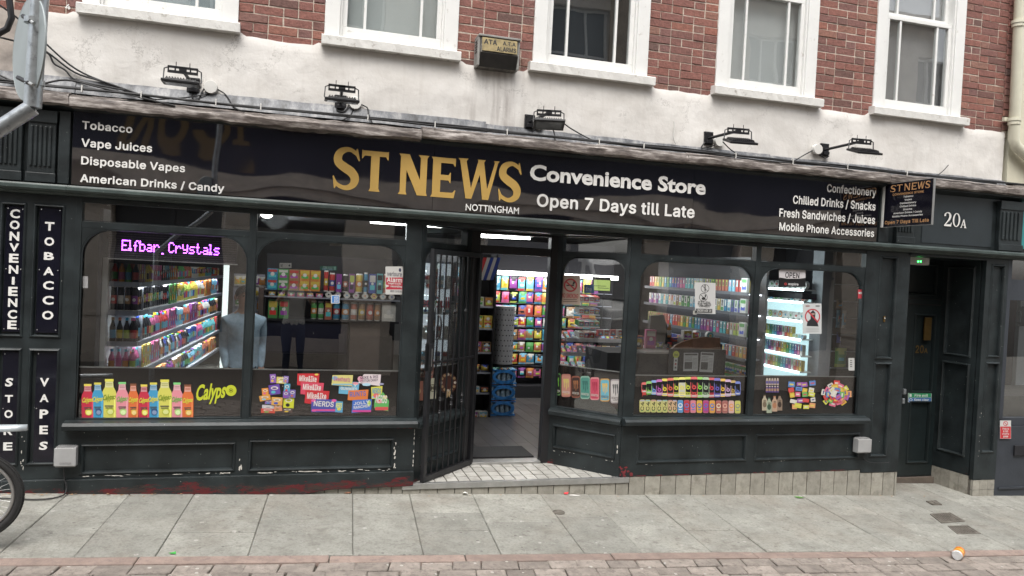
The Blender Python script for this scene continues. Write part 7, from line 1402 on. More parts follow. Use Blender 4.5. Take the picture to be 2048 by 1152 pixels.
for i, (x0, x1, yt, c_) in enumerate(((163,188,768,'red'),(184,207,765,'blue'),(204,233,758,'yellow'),(232,257,764,'pink'),(256,277,767,'orange'),(277,299,769,'red'),(295,319,765,'blue'),(315,344,759,'yellow'),(342,366,765,'pink'),(364,387,769,'orange'))):
    a_, b_, cp = bc_[c_]; d = Dec(); w = x1-x0; cx = (x0+x1)/2; h = 838-yt; L_ = lambda u, v: (x0+u*w, yt+v*h)
    d.k = i % 2*3
    d.poly([L_(*p) for p in [(.02,1),(.98,1),(1,.40),(.96,.31),(.80,.20),(.76,.05),(.24,.05),(.20,.20),(.04,.31),(0,.40)]], a_)
    d.poly([L_(*p) for p in [(.22,.21),(.78,.21),(.75,.07),(.25,.07)]], tuple(min(1,c*.6+.32) for c in a_)); d.rect(cx-w*.30, cx+w*.30, yt, yt+h*.06, cp); d.rect(cx-w*.22, cx+w*.22, yt+h*.10, yt+h*.115, tuple(c*.5 for c in a_)); d.rect(cx-w*.22, cx+w*.22, yt+h*.14, yt+h*.155, tuple(c*.6 for c in a_))
    d.poly([L_(*p) for p in [(.80,.98),(.94,.98),(.93,.42),(.84,.40)]], tuple(min(1, c*1.35+.04) for c in a_))
    d.text('Calypso', x0+w*.05, x1-w*.05, yt+h*.38, yt+h*.56, (.80,.75,.05) if c_ in ('red','blue','orange') else ((.25,.35,.02) if c_ == 'yellow' else (.2,.5,.1)), rot=6, slant=.3, font='b')
    d.ell(cx+w*.08, yt+h*.80, w*.28, h*.10, b_); d.ell(cx+w*.08, yt+h*.82, w*.2, h*.06, tuple(min(1,c+.25) for c in b_)); d.rect(cx-w*.3, cx+w*.3, yt+h*.66, yt+h*.685, (.1,.1,.1)); d.rect(cx-w*.25, cx+w*.25, yt+h*.71, yt+h*.73, (.1,.1,.1))
    d.done('bottle_sticker', '%s lemonade bottle sticker, %s from the pilaster in the row of ten' % (c_, ordn(i)), 'sticker', G1)
d = Dec(); Yl = (.62,.68,.02); d.text('Calyps', 391, 452, 767, 808, Yl, rot=7, slant=.25, font='b'); d.k += 1; d.ring(462, 781, 4, 11, Yl); d.ring(462, 781, 1.5, 3, Yl)
for k in range(6): t_ = k*math.pi/3; d.poly([(462+2*math.cos(t_-.3), 781+2*math.sin(t_-.3)), (462+9*math.cos(t_), 781+9*math.sin(t_)), (462+2*math.cos(t_+.3), 781+2*math.sin(t_+.3))], Yl)
d.done('logo_sticker', 'yellow script sticker right of the bottle row', 'sticker')
G2 = 'sweet box stickers in the candy window'
def sweet(pts, col, txt, tc, label, extra=(), trim=None, rot=-3, bx_=None):
    d = Dec(); d.k = SW[0]; SW[0] = (SW[0]+4) % 24; d.poly(pts, col); x0, x1 = min(p[0] for p in pts), max(p[0] for p in pts); y0, y1 = min(p[1] for p in pts), max(p[1] for p in pts)
    if trim: d.rect(x0+2, x1-2, y1-(y1-y0)*.22, y1-2, trim, sk=rot*.0)
    for e in extra: d.ell(*e)
    if txt:
        t = txt if isinstance(txt, list) else [txt]; hh = (y1-y0)*.54/len(t)
        for k, s_ in enumerate(t): d.text(s_, x0+(x1-x0)*.1, x1-(x1-x0)*.12, y0+(y1-y0)*.16+k*hh, y0+(y1-y0)*.16+k*hh+hh*.78, tc, rot=rot, font='s')
    d.done('sweet_sticker', label, 'sticker', G2)
SW = [0]; wt = (.78,.76,.72)
sweet([(594,770),(637,775),(639,747),(595,747)], (.62,.02,.03), 'Mike&Ike', wt, 'red sweet box sticker, topmost of the red stack', [(633,749,4,2,(.8,.7,.1),8)])
sweet([(601,788),(645,792),(648,766),(602,764)], (.70,.06,.12), 'Mike&Ike', wt, 'pink red sweet box sticker, second in the red stack')
sweet([(609,806),(655,812),(659,782),(611,780)], (.60,.02,.03), 'Mike&Ike', wt, 'red sweet box sticker just above the blue and pink carton')
sweet([(622,824),(672,824),(674,799),(623,798)], (.08,.09,.40), 'NERDS', wt, 'wide blue and pink sweet carton sticker at the bottom of the red stack', [(627,801,5,3,(.8,.1,.35),8),(668,801,5,3,(.8,.1,.35),8),(628,821,5,2,(.8,.1,.35),8)], (.70,.08,.30))
sweet([(670,824),(685,825),(686,803),(672,802)], (.12,.38,.60), 'NERDS', (.9,.85,.1), 'little blue sweet bag sticker beside the wide carton', [(678,818,4,3,(.75,.7,.1),8)])
sweet([(663,770),(704,772),(706,750),(665,750)], (.72,.66,.22), 'Sweethearts', (.55,.15,.3), 'pale yellow and blue sweet box sticker, upper of the middle group', [(670,756,6,4,(.2,.5,.7),8)], (.25,.5,.65))
sweet([(677,787),(716,790),(719,764),(679,763)], (.14,.45,.66), ['JOLLY','GUMMIES'], wt, 'sky blue sweet bag sticker over the yellow one', [(711,767,6,3,(.85,.3,.35),8)])
sweet([(716,766),(760,772),(762,749),(728,748)], (.80,.70,.72), ['MIKE AND IKE'.replace('AND','&'),'COTTON CANDY'], (.15,.1,.15), 'white and pink cotton candy sticker at the upper right', [(721,758,6,6,(.80,.4,.5),8),(733,769,9,3,(.45,.7,.85),8),(763,768,5,2,(.4,.4,.6),8)], rot=6)
sweet([(695,800),(735,803),(737,779),(697,781)], (.76,.20,.03), 'RUNTS', (.05,.15,.5), 'orange sweet box sticker in the middle of the right group', rot=5)
sweet([(703,826),(742,822),(744,798),(705,800)], (.06,.18,.60), ['JOLLY','RANCHER'], wt, 'blue sweet box sticker with magenta edge', [(738,806,4,6,(.5,.7,.1),8)], (.65,.06,.32), rot=8)
sweet([(743,798),(763,796),(765,772),(742,774)], (.70,.66,.08), 'NERDS', (.05,.3,.55), 'yellow sweet bag sticker at the right end', [(752,791,6,5,(.8,.15,.15),8)], (.3,.65,.75))
sweet([(748,816),(776,822),(778,802),(766,784),(749,799)], (.12,.48,.12), 'NERDS', wt, 'green and red sweet bag sticker, lowest at the right end', [(758,802,6,5,(.75,.05,.08),8),(770,794,4,4,(.75,.6,.1),8)], (.7,.08,.08))
cl = [(540,748,12,18,(.28,.12,.50),'purple',-4),(553,754,20,13,(.72,.62,.15),'gold',3),(567,752,10,13,(.30,.20,.55),'violet',6),(538,769,22,20,(.15,.07,.40),'dark purple',-8),(568,767,12,18,(.10,.40,.60),'sky blue',5),(524,776,13,14,(.80,.30,.03),'orange',-5),(519,790,22,11,(.75,.35,.05),'amber',-10),(566,782,12,14,(.22,.12,.45),'plum',0),(579,779,12,16,(.20,.15,.45),'indigo',4),(543,794,22,16,(.75,.40,.08),'tan',3),(567,792,21,24,(.68,.70,.03),'acid yellow',4),(530,800,15,8,(.30,.15,.50),'mauve',4),(524,810,24,12,(.60,.58,.62),'pale blue',3),(522,817,28,9,(.65,.08,.05),'red',2),(548,806,16,16,(.72,.30,.15),'salmon',-3),(565,816,20,9,(.12,.08,.07),'dark brown',0)]
for i, (x, y, w, h, c_, n_, r) in enumerate(cl):
    d = Dec(); d.k = (i*4) % 40; d.rect(x, x+w, y, y+h, c_, r); d.ell(x+w*.5, y+h*.35, w*.34, h*.17, (.78,.74,.66)); d.ell(x+w*.5, y+h*.36, w*.22, h*.09, tuple(c*.6 for c in c_)); d.ell(x+w*.4, y+h*.75, w*.2, h*.14, PAL[(i*7+2) % 15])
    d.done('sweet_sticker', '%s sweet wrapper sticker in the jumble left of the red boxes' % n_, 'sticker', 'jumbled wrapper stickers')
# ice cream stickers on the hinge-side splay
d = Dec('L'); d.rect(822,846,762,801,(.16,.085,.05)); d.rect(840,846,762,801,(.32,.12,.08)); d.ring(832,782,7.5,9,(.55,.42,.2)); d.text('M', 827,837,776,787,(.6,.48,.25),font='b'); d.done('ice_cream_sticker', 'dark brown ice cream wrapper sticker nearest the corner post on the splay', 'sticker')
d = Dec('L'); d.rect(857,872,757,798,(.62,.60,.45),sk=-1); d.ring(865,776,6,7.5,(.1,.08,.05)); d.text('M',861,869,771,781,(.1,.08,.05),font='b'); d.done('ice_cream_sticker', 'cream coloured ice cream wrapper sticker behind the gate bars', 'sticker')
d = Dec('L'); d.ell(896,766,18,21,(.10,.035,.025),18); 
for k in range(12): t_ = k*.52; d.ell(896+14*math.cos(t_), 765+16*math.sin(t_), 3, 3, (.45,.30,.16) if k % 3 else (.7,.62,.5), 6)
d.ell(893,788,3,7,(.6,.42,.22)); d.ell(899,788,3,7,(.6,.42,.22)); d.done('ice_cream_sticker', 'round sticker of chocolate coated ice creams on sticks behind the gate', 'sticker')
# energy drink cans on the other splay
for i, (x0, x1, y0, y1, c_, k_, rim, nm) in enumerate(((1105.5,1121.5,746,791,(.012,.014,.012),(.20,.60,.05),(.1,.25,.08),'black can sticker with green claw marks'),(1123,1141.5,748,794,(.58,.26,.20),(.70,.62,.15),(.5,.2,.15),'salmon can sticker with yellow claw marks'),(1143,1160,752,795.5,(.05,.028,.025),(.40,.16,.06),(.3,.1,.06),'dark brown can sticker with copper claw marks'),(1161,1179.5,752,798,(.08,.30,.24),(.04,.15,.13),(.3,.5,.4),'teal can sticker with dark claw marks'),(1180.5,1198.5,754.5,800,(.62,.07,.13),(.40,.02,.06),(.7,.3,.3),'rose red can sticker'),(1200.5,1219,757,803,(.14,.46,.60),(.80,.50,.05),(.6,.35,.1),'light blue can sticker with orange claw marks'),(1221,1240.5,758.5,806.5,(.62,.58,.56),(.12,.12,.12),(.4,.35,.35),'white can sticker with black claw marks'))):
    d = Dec('R'); w = x1-x0; h = y1-y0; d.poly(rrect(x0, x1, y0, y1, 4, 3)[::-1], rim); d.poly(rrect(x0+1, x1-1, y0+3, y1-2.5, 3.5, 3)[::-1], c_)
    for k in range(3):
        cx = x0+w*(.30+.2*k); d.poly([(cx-w*.10,y0+h*.22),(cx+w*.06,y0+h*.20),(cx+w*.09,y0+h*.34),(cx+w*.05,y0+h*.42),(cx+w*.08,y0+h*(.60 if k == 1 else .54)),(cx-w*.0,y0+h*(.72 if k == 1 else .62)),(cx-w*.03,y0+h*.42)][::-1], k_)
    d.text('MONSTER', x0+w*.1, x1-w*.1, y0+h*.76, y0+h*.82, (.6,.58,.52) if sum(c_) < 1.2 else (.15,.12,.12)); d.rect(x0+w*.25, x1-w*.25, y0+h*.86, y0+h*.88, k_)
    d.done('can_sticker', nm+', %s from the shop door' % ordn(i), 'sticker', 'tall drink can stickers on the splayed window')
hue = [(.6,.06,.05),(.20,.50,.08),(.15,.30,.65),(.45,.08,.40),(.75,.62,.03),(.70,.10,.05),(.55,.60,.05),(.78,.70,.12),(.55,.62,.05),(.70,.06,.06),(.25,.60,.05),(.35,.5,.3),(.55,.03,.05),(.12,.10,.45),(.75,.45,.03),(.55,.35,.55),(.45,.30,.05),(.10,.15,.50)]
hn = ['red','green','blue','magenta','gold','scarlet','lime','pale yellow','acid yellow','crimson','bright green','grey green','dark red','indigo','amber','lilac','olive','navy']
edges = []
for i in range(18):
    u = (i-8.5)/8.5; w = 10.2+3.2*(1-u*u); edges.append(w)
tot = sum(edges); x = 1284.
for i, w in enumerate(edges):
    w = w*(1480-1284)/tot; u = (i-8.7)/8.7; yt = 756.5+9*u*u+(1 if u > 0 else 2)*abs(u); yb = 794-7*u*u+2*u; d = Dec(); d.k = 2*(i % 2); c_ = hue[i]
    d.poly(rrect(x-1, x+w+1, yt-3, yb+1, 3, 2)[::-1], tuple(min(1, c*1.1+.1) for c in c_)); d.poly(rrect(x, x+w, yt+4, yb-5, 2, 2)[::-1], (.012,.012,.014) if i != 7 else (.6,.6,.5)); d.rect(x, x+w, yt+2, yt+8, (.012,.012,.014)); d.text('b', x+w*.2, x+w*.42, yt+9, yt+20, c_, font='b'); d.ring(x+w*.5, yt+18, w*.15, w*.36, c_, 12); d.text('bang', x+w*.1, x+w*.9, yt+26, yb-5, c_, font='b'); d.rect(x+1, x+w-1, yb-3.5, yb-1, (.6,.6,.6))
    d.done('can_sticker', '%s and black can sticker, %s in the upper arched row of the fourth window' % (hn[i], ordn(i)), 'sticker', 'glowing can stickers in the upper row'); x += w
for i in range(7):
    x0 = 1279+[0,11.2,22.6,34,45.4,57,66][i]; w = 11 if i < 5 else 9; d = Dec(); d.poly(rrect(x0, x0+w, 799+.25*i, 824.5+.15*i, 2.5, 2)[::-1], (.60,.57,.20) if i < 5 else (.66,.45,.25)); d.rect(x0+1, x0+w-1, 800, 802.5, [(.4,.4,.6),(.3,.5,.5),(.6,.3,.3)][i % 3]); d.text('C4', x0+w*.5-8.5, x0+w*.5+8.5, 809, 816.5, (.03,.03,.02), rot=90); d.rect(x0+w*.2, x0+w*.8, 821, 823, (.35,.5,.15))
    d.done('can_sticker', 'yellow can sticker lettered sideways, %s from the end of the lower row' % ordn(i), 'sticker', 'yellow can stickers')
for i, (c_, a_, nm) in enumerate((((.10,.32,.62),wt,'blue'),((.55,.03,.05),(.1,.2,.5),'dark red'),((.75,.22,.28),(.1,.25,.6),'pink'),((.75,.42,.03),(.1,.2,.5),'orange'),((.50,.05,.22),(.1,.15,.5),'magenta'),((.78,.36,.04),(.05,.2,.55),'amber'),((.45,.12,.10),(.75,.65,.45),'maroon and cream'),((.42,.14,.12),(.7,.4,.3),'brown red'),((.72,.45,.42),(.80,.35,.05),'white and peach'),((.62,.60,.12),(.25,.3,.25),'lemon'))):
    x0 = 1355+12.75*i; d = Dec(); w = 11.3; yt = 800+.15*i; d.poly(rrect(x0, x0+w, yt, yt+25.5, 2.5, 2)[::-1], tuple(c*.8+.08 for c in c_)); d.poly(rrect(x0+.5, x0+w-.5, yt+2, yt+23.5, 2, 2)[::-1], c_); d.ell(x0+w/2, yt+11, w*.40, 5, a_, 10); d.ell(x0+w/2, yt+10.5, w*.25, 2.5, c_, 8); d.rect(x0+w*.2, x0+w*.8, yt+18, yt+20, a_)
    d.done('can_sticker', '%s soft drink can sticker, %s after the yellow cans' % (nm, ordn(i)), 'sticker', 'soft drink can stickers')
# last window: milk bottles and wrapper bursts
for r in range(2):
    for i in range(5):
        x0 = 1531.5+5.4*i; y0 = [756,771][r]; d = Dec(); d.poly([(x0,y0+14),(x0+4.8,y0+14),(x0+4.8,y0+5),(x0+3.6,y0),(x0+1.2,y0),(x0,y0+5)], [(.45,.36,.30),(.10,.06,.22)][r]); d.rect(x0+.3,x0+4.5,y0+6,y0+11,[(.12,.10,.3),(.4,.25,.15)][r]); d.rect(x0+1,x0+3.8,y0+1,y0+3,(.65,.6,.5))
        d.done('bottle_sticker', 'tiny bottle sticker, %s in the %s row of the last window' % (ordn(i), ['upper','lower'][r]), 'sticker', 'tiny bottle stickers in the last window')
for i, (x0, c_, a_, y0) in enumerate(((1524,(.50,.43,.31),(.2,.15,.1),790),(1533,(.38,.44,.32),(.05,.10,.06),795),(1544,(.52,.36,.25),(.45,.2,.1),792),(1554,(.30,.22,.16),(.06,.04,.03),790))):
    d = Dec(); d.k = 3*(i % 2); h = 31; d.poly([(x0,y0+h),(x0+10.5,y0+h),(x0+10.5,y0+10),(x0+7.5,y0+5),(x0+7.5,y0),(x0+3,y0),(x0+3,y0+5),(x0,y0+10)], c_); d.ell(x0+5.2,y0+19,4,6,a_,10); d.rect(x0+3,x0+7.5,y0,y0+2.5,a_); d.text('m',x0+3,x0+8,y0+10,y0+14,(.1,.08,.05))
    d.done('bottle_sticker', 'milk drink bottle sticker, %s of the four larger ones in the last window' % ordn(i), 'sticker', 'milk bottle stickers')
rb = random.Random(21)
for cx, cy, n, lb, rad in ((1605,790,20,'square', 1),(1671,788,26,'round', 2)):
    d = Dec(); 
    for i in range(n):
        if rad == 2: t_ = i*2.4; rr_ = 27*math.sqrt((n-i)/n); x, y = cx+rr_*math.cos(t_), cy+rr_*.85*math.sin(t_); r = math.degrees(t_)+90
        else: x, y = cx-20+13*(i % 4)+rb.uniform(-3,3), cy-22+11*(i//4)+rb.uniform(-2,2); r = rb.uniform(-14,14)
        c_ = rb.choice([(.65,.06,.05),(.70,.45,.05),(.65,.65,.08),(.35,.12,.45),(.75,.35,.15),(.15,.45,.12),(.70,.68,.6),(.12,.25,.55),(.70,.15,.25)]); w, h = rb.uniform(9,14), rb.uniform(7,11)
        d.rect(x-w/2, x+w/2, y-h/2, y+h/2, c_, r); d.rect(x-w*.3, x+w*.3, y-h*.12, y+h*.15, rb.choice([(.75,.72,.65),(.1,.1,.3),(.6,.1,.1),(.75,.65,.1)]), r)
    d.done('wrapper_sticker', 'sticker showing a %s cluster of sweet wrappers in the last window' % ('blocky' if rad == 1 else 'round burst-like'), 'sticker')
# posters
def poster(x0, x1, y0, y1, base, label, plane='F', Y=YS_, name='poster', cat='poster', fn=None, sk=0.):
    d = Dec(plane, Y); d.poly([(x0,y1),(x1,y1+sk),(x1,y0+sk),(x0,y0)], base)
    if fn: fn(d, x0, x1, y0, y1)
    p = [d.w(x0,y1), d.w(x1,y1+sk), d.w(x1,y0+sk), d.w(x0,y0)]; d.q.prism(p, Y+.0003, Y+.0015, tuple(c*.8 for c in base), T=d.T()); return d.done(name, label, cat)
def f1(d, x0, x1, y0, y1):
    d.rect(x0+1, x1-1, 555, 579, (.55,.02,.05)); d.rect(x0+1, x1-1, 579, 588, (.68,.67,.64)); d.text('verisure', 774, 804, 544, 552, (.15,.14,.16)); d.ell(800,540,2.5,4,(.05,.05,.1),8); d.text('Alarm', 773.5, 804.5, 556, 564, wt); d.text('Images & Audio', 776, 802, 566, 569, wt); d.text('recording', 781, 804, 571, 575.5, wt); d.poly([(772,575),(779,572),(772,569)], wt); d.text('0800 112 2120'.replace('2','8'), 780, 804, 581, 584, (.1,.1,.1))
poster(771, 807, 533, 589, (.66,.65,.62), 'red and white alarm notice at the right edge of the candy window', fn=f1)
poster(662, 679, 590, 607, (.70,.72,.72), 'small blue and white square sticker in the middle of the candy window', name='sticker', cat='sticker', fn=lambda d,x0,x1,y0,y1: (d.rect(664,677.5,591.5,605.5,(.03,.22,.62)), d.text('AGE',668,676,593,597.5,wt), d.text('ID',668,676,599,604,wt)))
poster(559, 583, 526, 536, (.30,.29,.28), 'small grey printed card high in the candy window', name='card', cat='card', Y=.06, fn=lambda d,x0,x1,y0,y1: (d.text('NK',561,566,528,534,(.06,.06,.06)), d.ell(579,531,2,2,(.05,.05,.05),8)))
poster(640, 674, 532, 541, (.02,.10,.07), 'small dark green fire notice high in the candy window', name='notice', cat='notice', Y=.06, fn=lambda d,x0,x1,y0,y1: (d.text('FIRE EXIT',646,666,533.5,536.5,(.35,.45,.4)), d.text('KEEP CLEAR',645,665,537.5,540,(.3,.4,.55)), d.rect(667,672,533,540,(.2,.35,.3))))
poster(659, 683, 486, 492, (.42,.40,.37), 'pale sensor strip at the top of the candy window', name='sensor', cat='sensor', Y=.06)
poster(165.5, 176, 552.5, 576, (.40,.40,.40), 'small grey contact box on the frame of the first window', name='contact_box', cat='sensor', Y=.03)
def f2(d, x0, x1, y0, y1):
    d.ring(1141,570.5,10.5,13.5,(.60,.03,.04)); d.rect(1133,1148,569.5,572,(.05,.05,.05),0); d.poly([(1145,569),(1147,562),(1151,564),(1148,569)], (.05,.05,.05)); d.poly([(1131,564),(1133,562),(1151,578),(1149,580)], (.60,.03,.04)); d.text('NO SMOKING',1124,1157,588,595,(.55,.04,.05)); d.rect(1127,1154,598,599.5,(.25,.15,.12)); d.rect(1126,1155,602,603.5,(.25,.15,.12))
poster(1121, 1160.5, 550, 609, (.62,.48,.38), 'pinkish NO SMOKING poster on the splayed window', 'R', fn=f2, sk=1)
poster(1168, 1188, 569, 586, (.10,.25,.55), 'small blue card behind the splayed window', 'R', Y=.12, name='card', cat='card', fn=lambda d,x0,x1,y0,y1: d.text('fre',1171,1184,574,582,(.7,.75,.8)))
def f3(d, x0, x1, y0, y1):
    K_ = (.03,.03,.03)
    for cy in (577, 594.5): d.ring(1410-.2*(cy-577), cy, 7.4, 8.4, K_); c = (1410-.2*(cy-577), cy); d.rect(c[0]-7.5, c[0]+7.5, c[1]-.5, c[1]+.6, K_, 45)
    d.rect(1409,1411,571,583,K_); d.ell(1410,570.5,1.3,1.3,K_,6); d.ell(1407,597,4,3,K_,8); d.ell(1410.5,592,1.5,3,K_,6)
    d.text('IT IS ILLEGAL',1396,1421,603,606.5,K_); d.text('TO SELL TOBACCO',1395,1422,607.5,611,K_); d.text('& VAPES PRODUCTS',1398,1419,612,614,K_); d.rect(1391.5,1424,617,624.5,K_,0,1); d.text('UNDER AGE 18',1393,1422.5,618.8,623.4,(.6,.6,.58))
poster(1390, 1431, 564.5, 626.5, (.66,.66,.65), 'white poster with two crossed-out symbols about selling tobacco under age', fn=f3, sk=1.5)
tag(Dec().rect(1386,1393,621,629,(.42,.42,.38)).done('tape', 'yellowed tape on the lower corner of the white tobacco poster', 'tape'))
def f4(d, x0, x1, y0, y1):
    d.ring(1625,633,13,15.5,(.55,.03,.05)); d.poly([(1613,652),(1637,653),(1634,642),(1630,638),(1631,626),(1626,620),(1621,625),(1621,638),(1615,643)], (.03,.03,.035)); d.ell(1626,628,4,2,(.45,.3,.25),8); d.poly([(1614,622),(1616,620),(1637,644),(1635,646)], (.55,.03,.05)); d.rect(1611,1619,611,613,(.3,.1,.1)); d.rect(1631,1639,611,613,(.1,.1,.1))
    for k in range(3): d.rect(1612,1637,656+3*k,656.8+3*k,(.5,.5,.5))
poster(1605.5, 1643, 607, 667.5, (.66,.68,.68), 'white poster with a crossed-out masked head in the last window', fn=f4)
def f5(d, x0, x1, y0, y1):
    d.poly([(1558,561),(1611,563),(1611,553),(1559,551)], (.012,.012,.012)); d.poly(rrect(1558,1611,539,557.5,3,3)[::-1], (.72,.69,.70)); d.text('OPEN',1570,1599,545.5,555.5,(.03,.03,.03)); d.text('aspire',1576,1597,566,571.5,(.7,.7,.7)); d.ring(1571,568,1.5,2.6,(.7,.05,.05),10); d.poly([(1559,557),(1585,561),(1610,559),(1610,556),(1585,559),(1559,555)], (.012,.012,.012))
poster(1557, 1611.5, 537.5, 574, (.014,.014,.016), 'hanging OPEN shop sign, grey above black, in the last window', name='open_sign', cat='sign', fn=f5)
tag(MB().tube([(at(1566,538,.029)[0],.029,at(1566,538,.029)[1]), (at(1563,531,.029)[0],.029,at(1563,531,.029)[1])], .002, 4).tube([(at(1602,540,.029)[0],.029,at(1602,540,.029)[1]), (at(1600,532,.029)[0],.029,at(1600,532,.029)[1])], .002, 4).build('string', M_pvcw), 'two short strings holding up the OPEN sign', 'string')
poster(1716, 1725, 579, 597, (.60,.05,.07), 'small red and white sticker at the right edge of the last window', name='sticker', cat='sticker', fn=lambda d,x0,x1,y0,y1: d.rect(1717,1724,584,588,(.7,.7,.68)))
poster(1697, 1709, 716, 741, (.60,.60,.58), 'small white price card at the foot of the last window', name='card', cat='card', fn=lambda d,x0,x1,y0,y1: [d.rect(1700,1704,720+4*k,722+4*k,(.15,.15,.15)) for k in range(4)])
def f6(d, x0, x1, y0, y1):
    d.rect(1817,1862,786.5,795,(.02,.30,.12)); d.rect(1817,1862,795.5,804,(.03,.15,.42)); d.text('Fire exit',1829,1856,788,793.5,(.75,.78,.72)); d.text('Keep clear',1828,1858,797,803,(.75,.78,.75)); d.rect(1818.5,1823,788,793.5,(.7,.75,.7)); d.ring(1821.5,799.5,2,3.2,(.7,.75,.8),10)
poster(1816, 1863, 786, 804.5, (.55,.58,.55), 'green and blue Fire exit Keep clear sign on door 20A', Y=.495, name='door_sign', cat='sign', fn=f6, sk=0)
def f7(d, x0, x1, y0, y1):
    d.rect(2000.5,2021.5,853,877,(.60,.02,.03)); d.ring(2011,847,3.6,4.8,(.6,.03,.04)); d.rect(2007.5,2014.5,846.3,847.7,(.6,.03,.04),45)
    for k, t in enumerate(('This is','a no','smoking','area')): d.text(t,2004 if k in (0,2) else 2006,2018 if k in (0,2) else 2016,855.5+5.2*k,859.5+5.2*k,(.75,.72,.7))
poster(2000, 2022, 841, 877.5, (.66,.66,.64), 'red and white no smoking area sign on the grey neighbouring window', Y=.0-.004, name='notice', cat='notice', fn=f7)
# LED message sign: real lamps on a dark dot board
ls = thing('led_sign', (-1.3, .12, 1.75), 'long dark dot matrix sign with glowing violet message in the first window', 'led sign')
a_, b_ = at(215, 520, .12), at(475, 470, .12); c_ = at(215, 463, .12); x0, x1 = a_[0], b_[0]; z1 = (c_[1]+b_[1])/2; z0 = (a_[1]+at(475,524,.12)[1])/2
bx('case', x0, x1, .122, .16, z0, z1, mat('led_board_black', (.02,.018,.022), .5), ls); mb = MB(); mb.box(x0-.006, x1+.006, .115, .165, z0-.008, z0); mb.box(x0-.006, x1+.006, .115, .165, z1, z1+.005); mb.build('case_rail', M_alu, ls)
F57 = {'E':'1F10101E10101F','l':'0C040404040E0E','f':'0609081C080808','b':'10101E1111111E','a':'00000E010F110F','r':'00001619101010','C':'0E11101010110E','y':'00111111 0F010E'.replace(' ',''),'s':'00000F100E011E','t':'08081C08080906',',':'0000000000000C','I':'04040404040404'}
msg = [('E',6),('l',4),('f',5),('b',6),('a',6),('r',6),(',',7),('C',6),('r',6),('y',6),('s',6),('t',6),('a',6),('l',4),('s',6)]
nc = 96; pitch = (x1-x0)/nc; rows_n = int((z1-z0)/pitch); lit = set(); 
u0 = (at(243,490,.12)[0]-x0)/pitch; u1 = (at(441,490,.12)[0]-x0)/pitch; tw = sum(w for _, w in msg); scl = (u1-u0)/tw; 
q = MB(); q2 = MB(); zt_ = at(243,479,.12)[1]; zb_ = at(243,503,.12)[1]; dz = (zt_-zb_)/7.6; cu = 0
for ch, w in msg:
    bits = F57[ch]
    for r in range(7):
        v = int(bits[2*r:2*r+2], 16) 
        for c in range(5):
            if v >> (4-c) & 1:
                if ch in 'l': cc_ = c-1.5
                else: cc_ = c
                cx = x0+pitch*(u0+(cu+cc_)*scl)+.006; cz = zt_-dz*(r+.5); cz -= dz*1.2 if ch in ',' else 0
                q.add([(cx+p[0], .1195, cz+p[1]) for p in circle(0, 0, .0050, 8)], [tuple(range(8))], (.50,.10,.95))
    cu += w
q.build('lit_dots', M_pix, ls, col=True)
for i in range(0, nc):
    for j in range(12): cx, cz = x0+pitch*(i+.5), z0+(z1-z0)*(j+.5)/12; q2.add([(cx-.0022,.1208,cz-.0022),(cx+.0022,.1208,cz-.0022),(cx+.0022,.1208,cz+.0022),(cx-.0022,.1208,cz+.0022)], [(0,1,2,3)])
tag(q2.build('unlit_dots', mat('unlit_led', (.16,.15,.17), .5), ls), kind='stuff')
# ================================================================== SECURITY GATE
gt = thing('security_gate', (1.6, .58, 0), 'black barred steel security gate folded open against the splayed window', 'gate')
TG = line_frame((1.055,-.005),(1.615,.575)); GL = .80; z0, z1 = -.008, 1.955
mb = MB(); mb.box(0,.045,-.018,.018,z0,z1,T=TG); mb.build('stile', M_black, gt, bevel=.003); MB().box(GL-.045,GL,-.018,.018,z0,z1,T=TG).build('stile', M_black, gt, bevel=.003)
for a, b in ((z0,z0+.05),(z1-.045,z1)): MB().box(.0455,GL-.0455,-.016,.016,a,b,T=TG).build('rail', M_black, gt, bevel=.003)
MB().box(.0455,GL-.0455,-.006,.006,.985,1.005,T=TG).build('rail', M_black, gt)
for i in range(7):
    x = .045+(GL-.09)*(i+1)/8.; 
    b_ = MB().tube([TG(x,0,z0+.0505), TG(x,0,.984)], .0075, 8); b_.build('bar', M_black, gt); MB().tube([TG(x,0,1.0055), TG(x,0,z1-.0455)], .0075, 8).build('bar', M_black, gt)
    if i in (1,3,5):
        for zc in (.66,.55 if i == 1 else .60,1.42):
            MB().lathe([(.008,-.025),(.014,-.018),(.011,-.008),(.019,0),(.011,.008),(.014,.018),(.008,.025)], 10, TG(x,0,zc)).build('collar', M_black, gt, smooth=60)
MB().box(.0,.05,-.028,.028,.93,1.16,T=TG).build('lock_box', M_black, gt, bevel=.003); MB().box(.02,.03,-.0285,-.027,.97,1.12,T=TG).build('lock_slot', M_alu, gt)
n = 14; MB().tube([TG(.09+.0*i, -.03-.035*math.sin(math.pi*i/n), 1.30+.10*math.cos(math.pi*i/n)) for i in range(n+1)], .007, 6).build('pull_handle', M_black, gt, smooth=60)
# glazed shop door leaf folded inside, seen behind the gate
dl = thing('shop_door', (1.56, .75, 0), 'dark framed glass shop door standing open inside the entrance', 'door')
TD = line_frame((1.30,1.42),(1.575,.67)); DLn = .79
mb = MB(); mb.box(0,.06,0,.04,0.02,1.94,T=TD); mb.box(DLn-.06,DLn,0,.04,0.02,1.94,T=TD); mb.box(.061,DLn-.061,0,.04,0.02,.26,T=TD); mb.box(.061,DLn-.061,0,.04,1.86,1.94,T=TD); mb.build('frame', M_black, dl)
MB().box(.06,DLn-.06,.015,.021,.25,1.87,T=TD).build('pane', M_glass, dl)
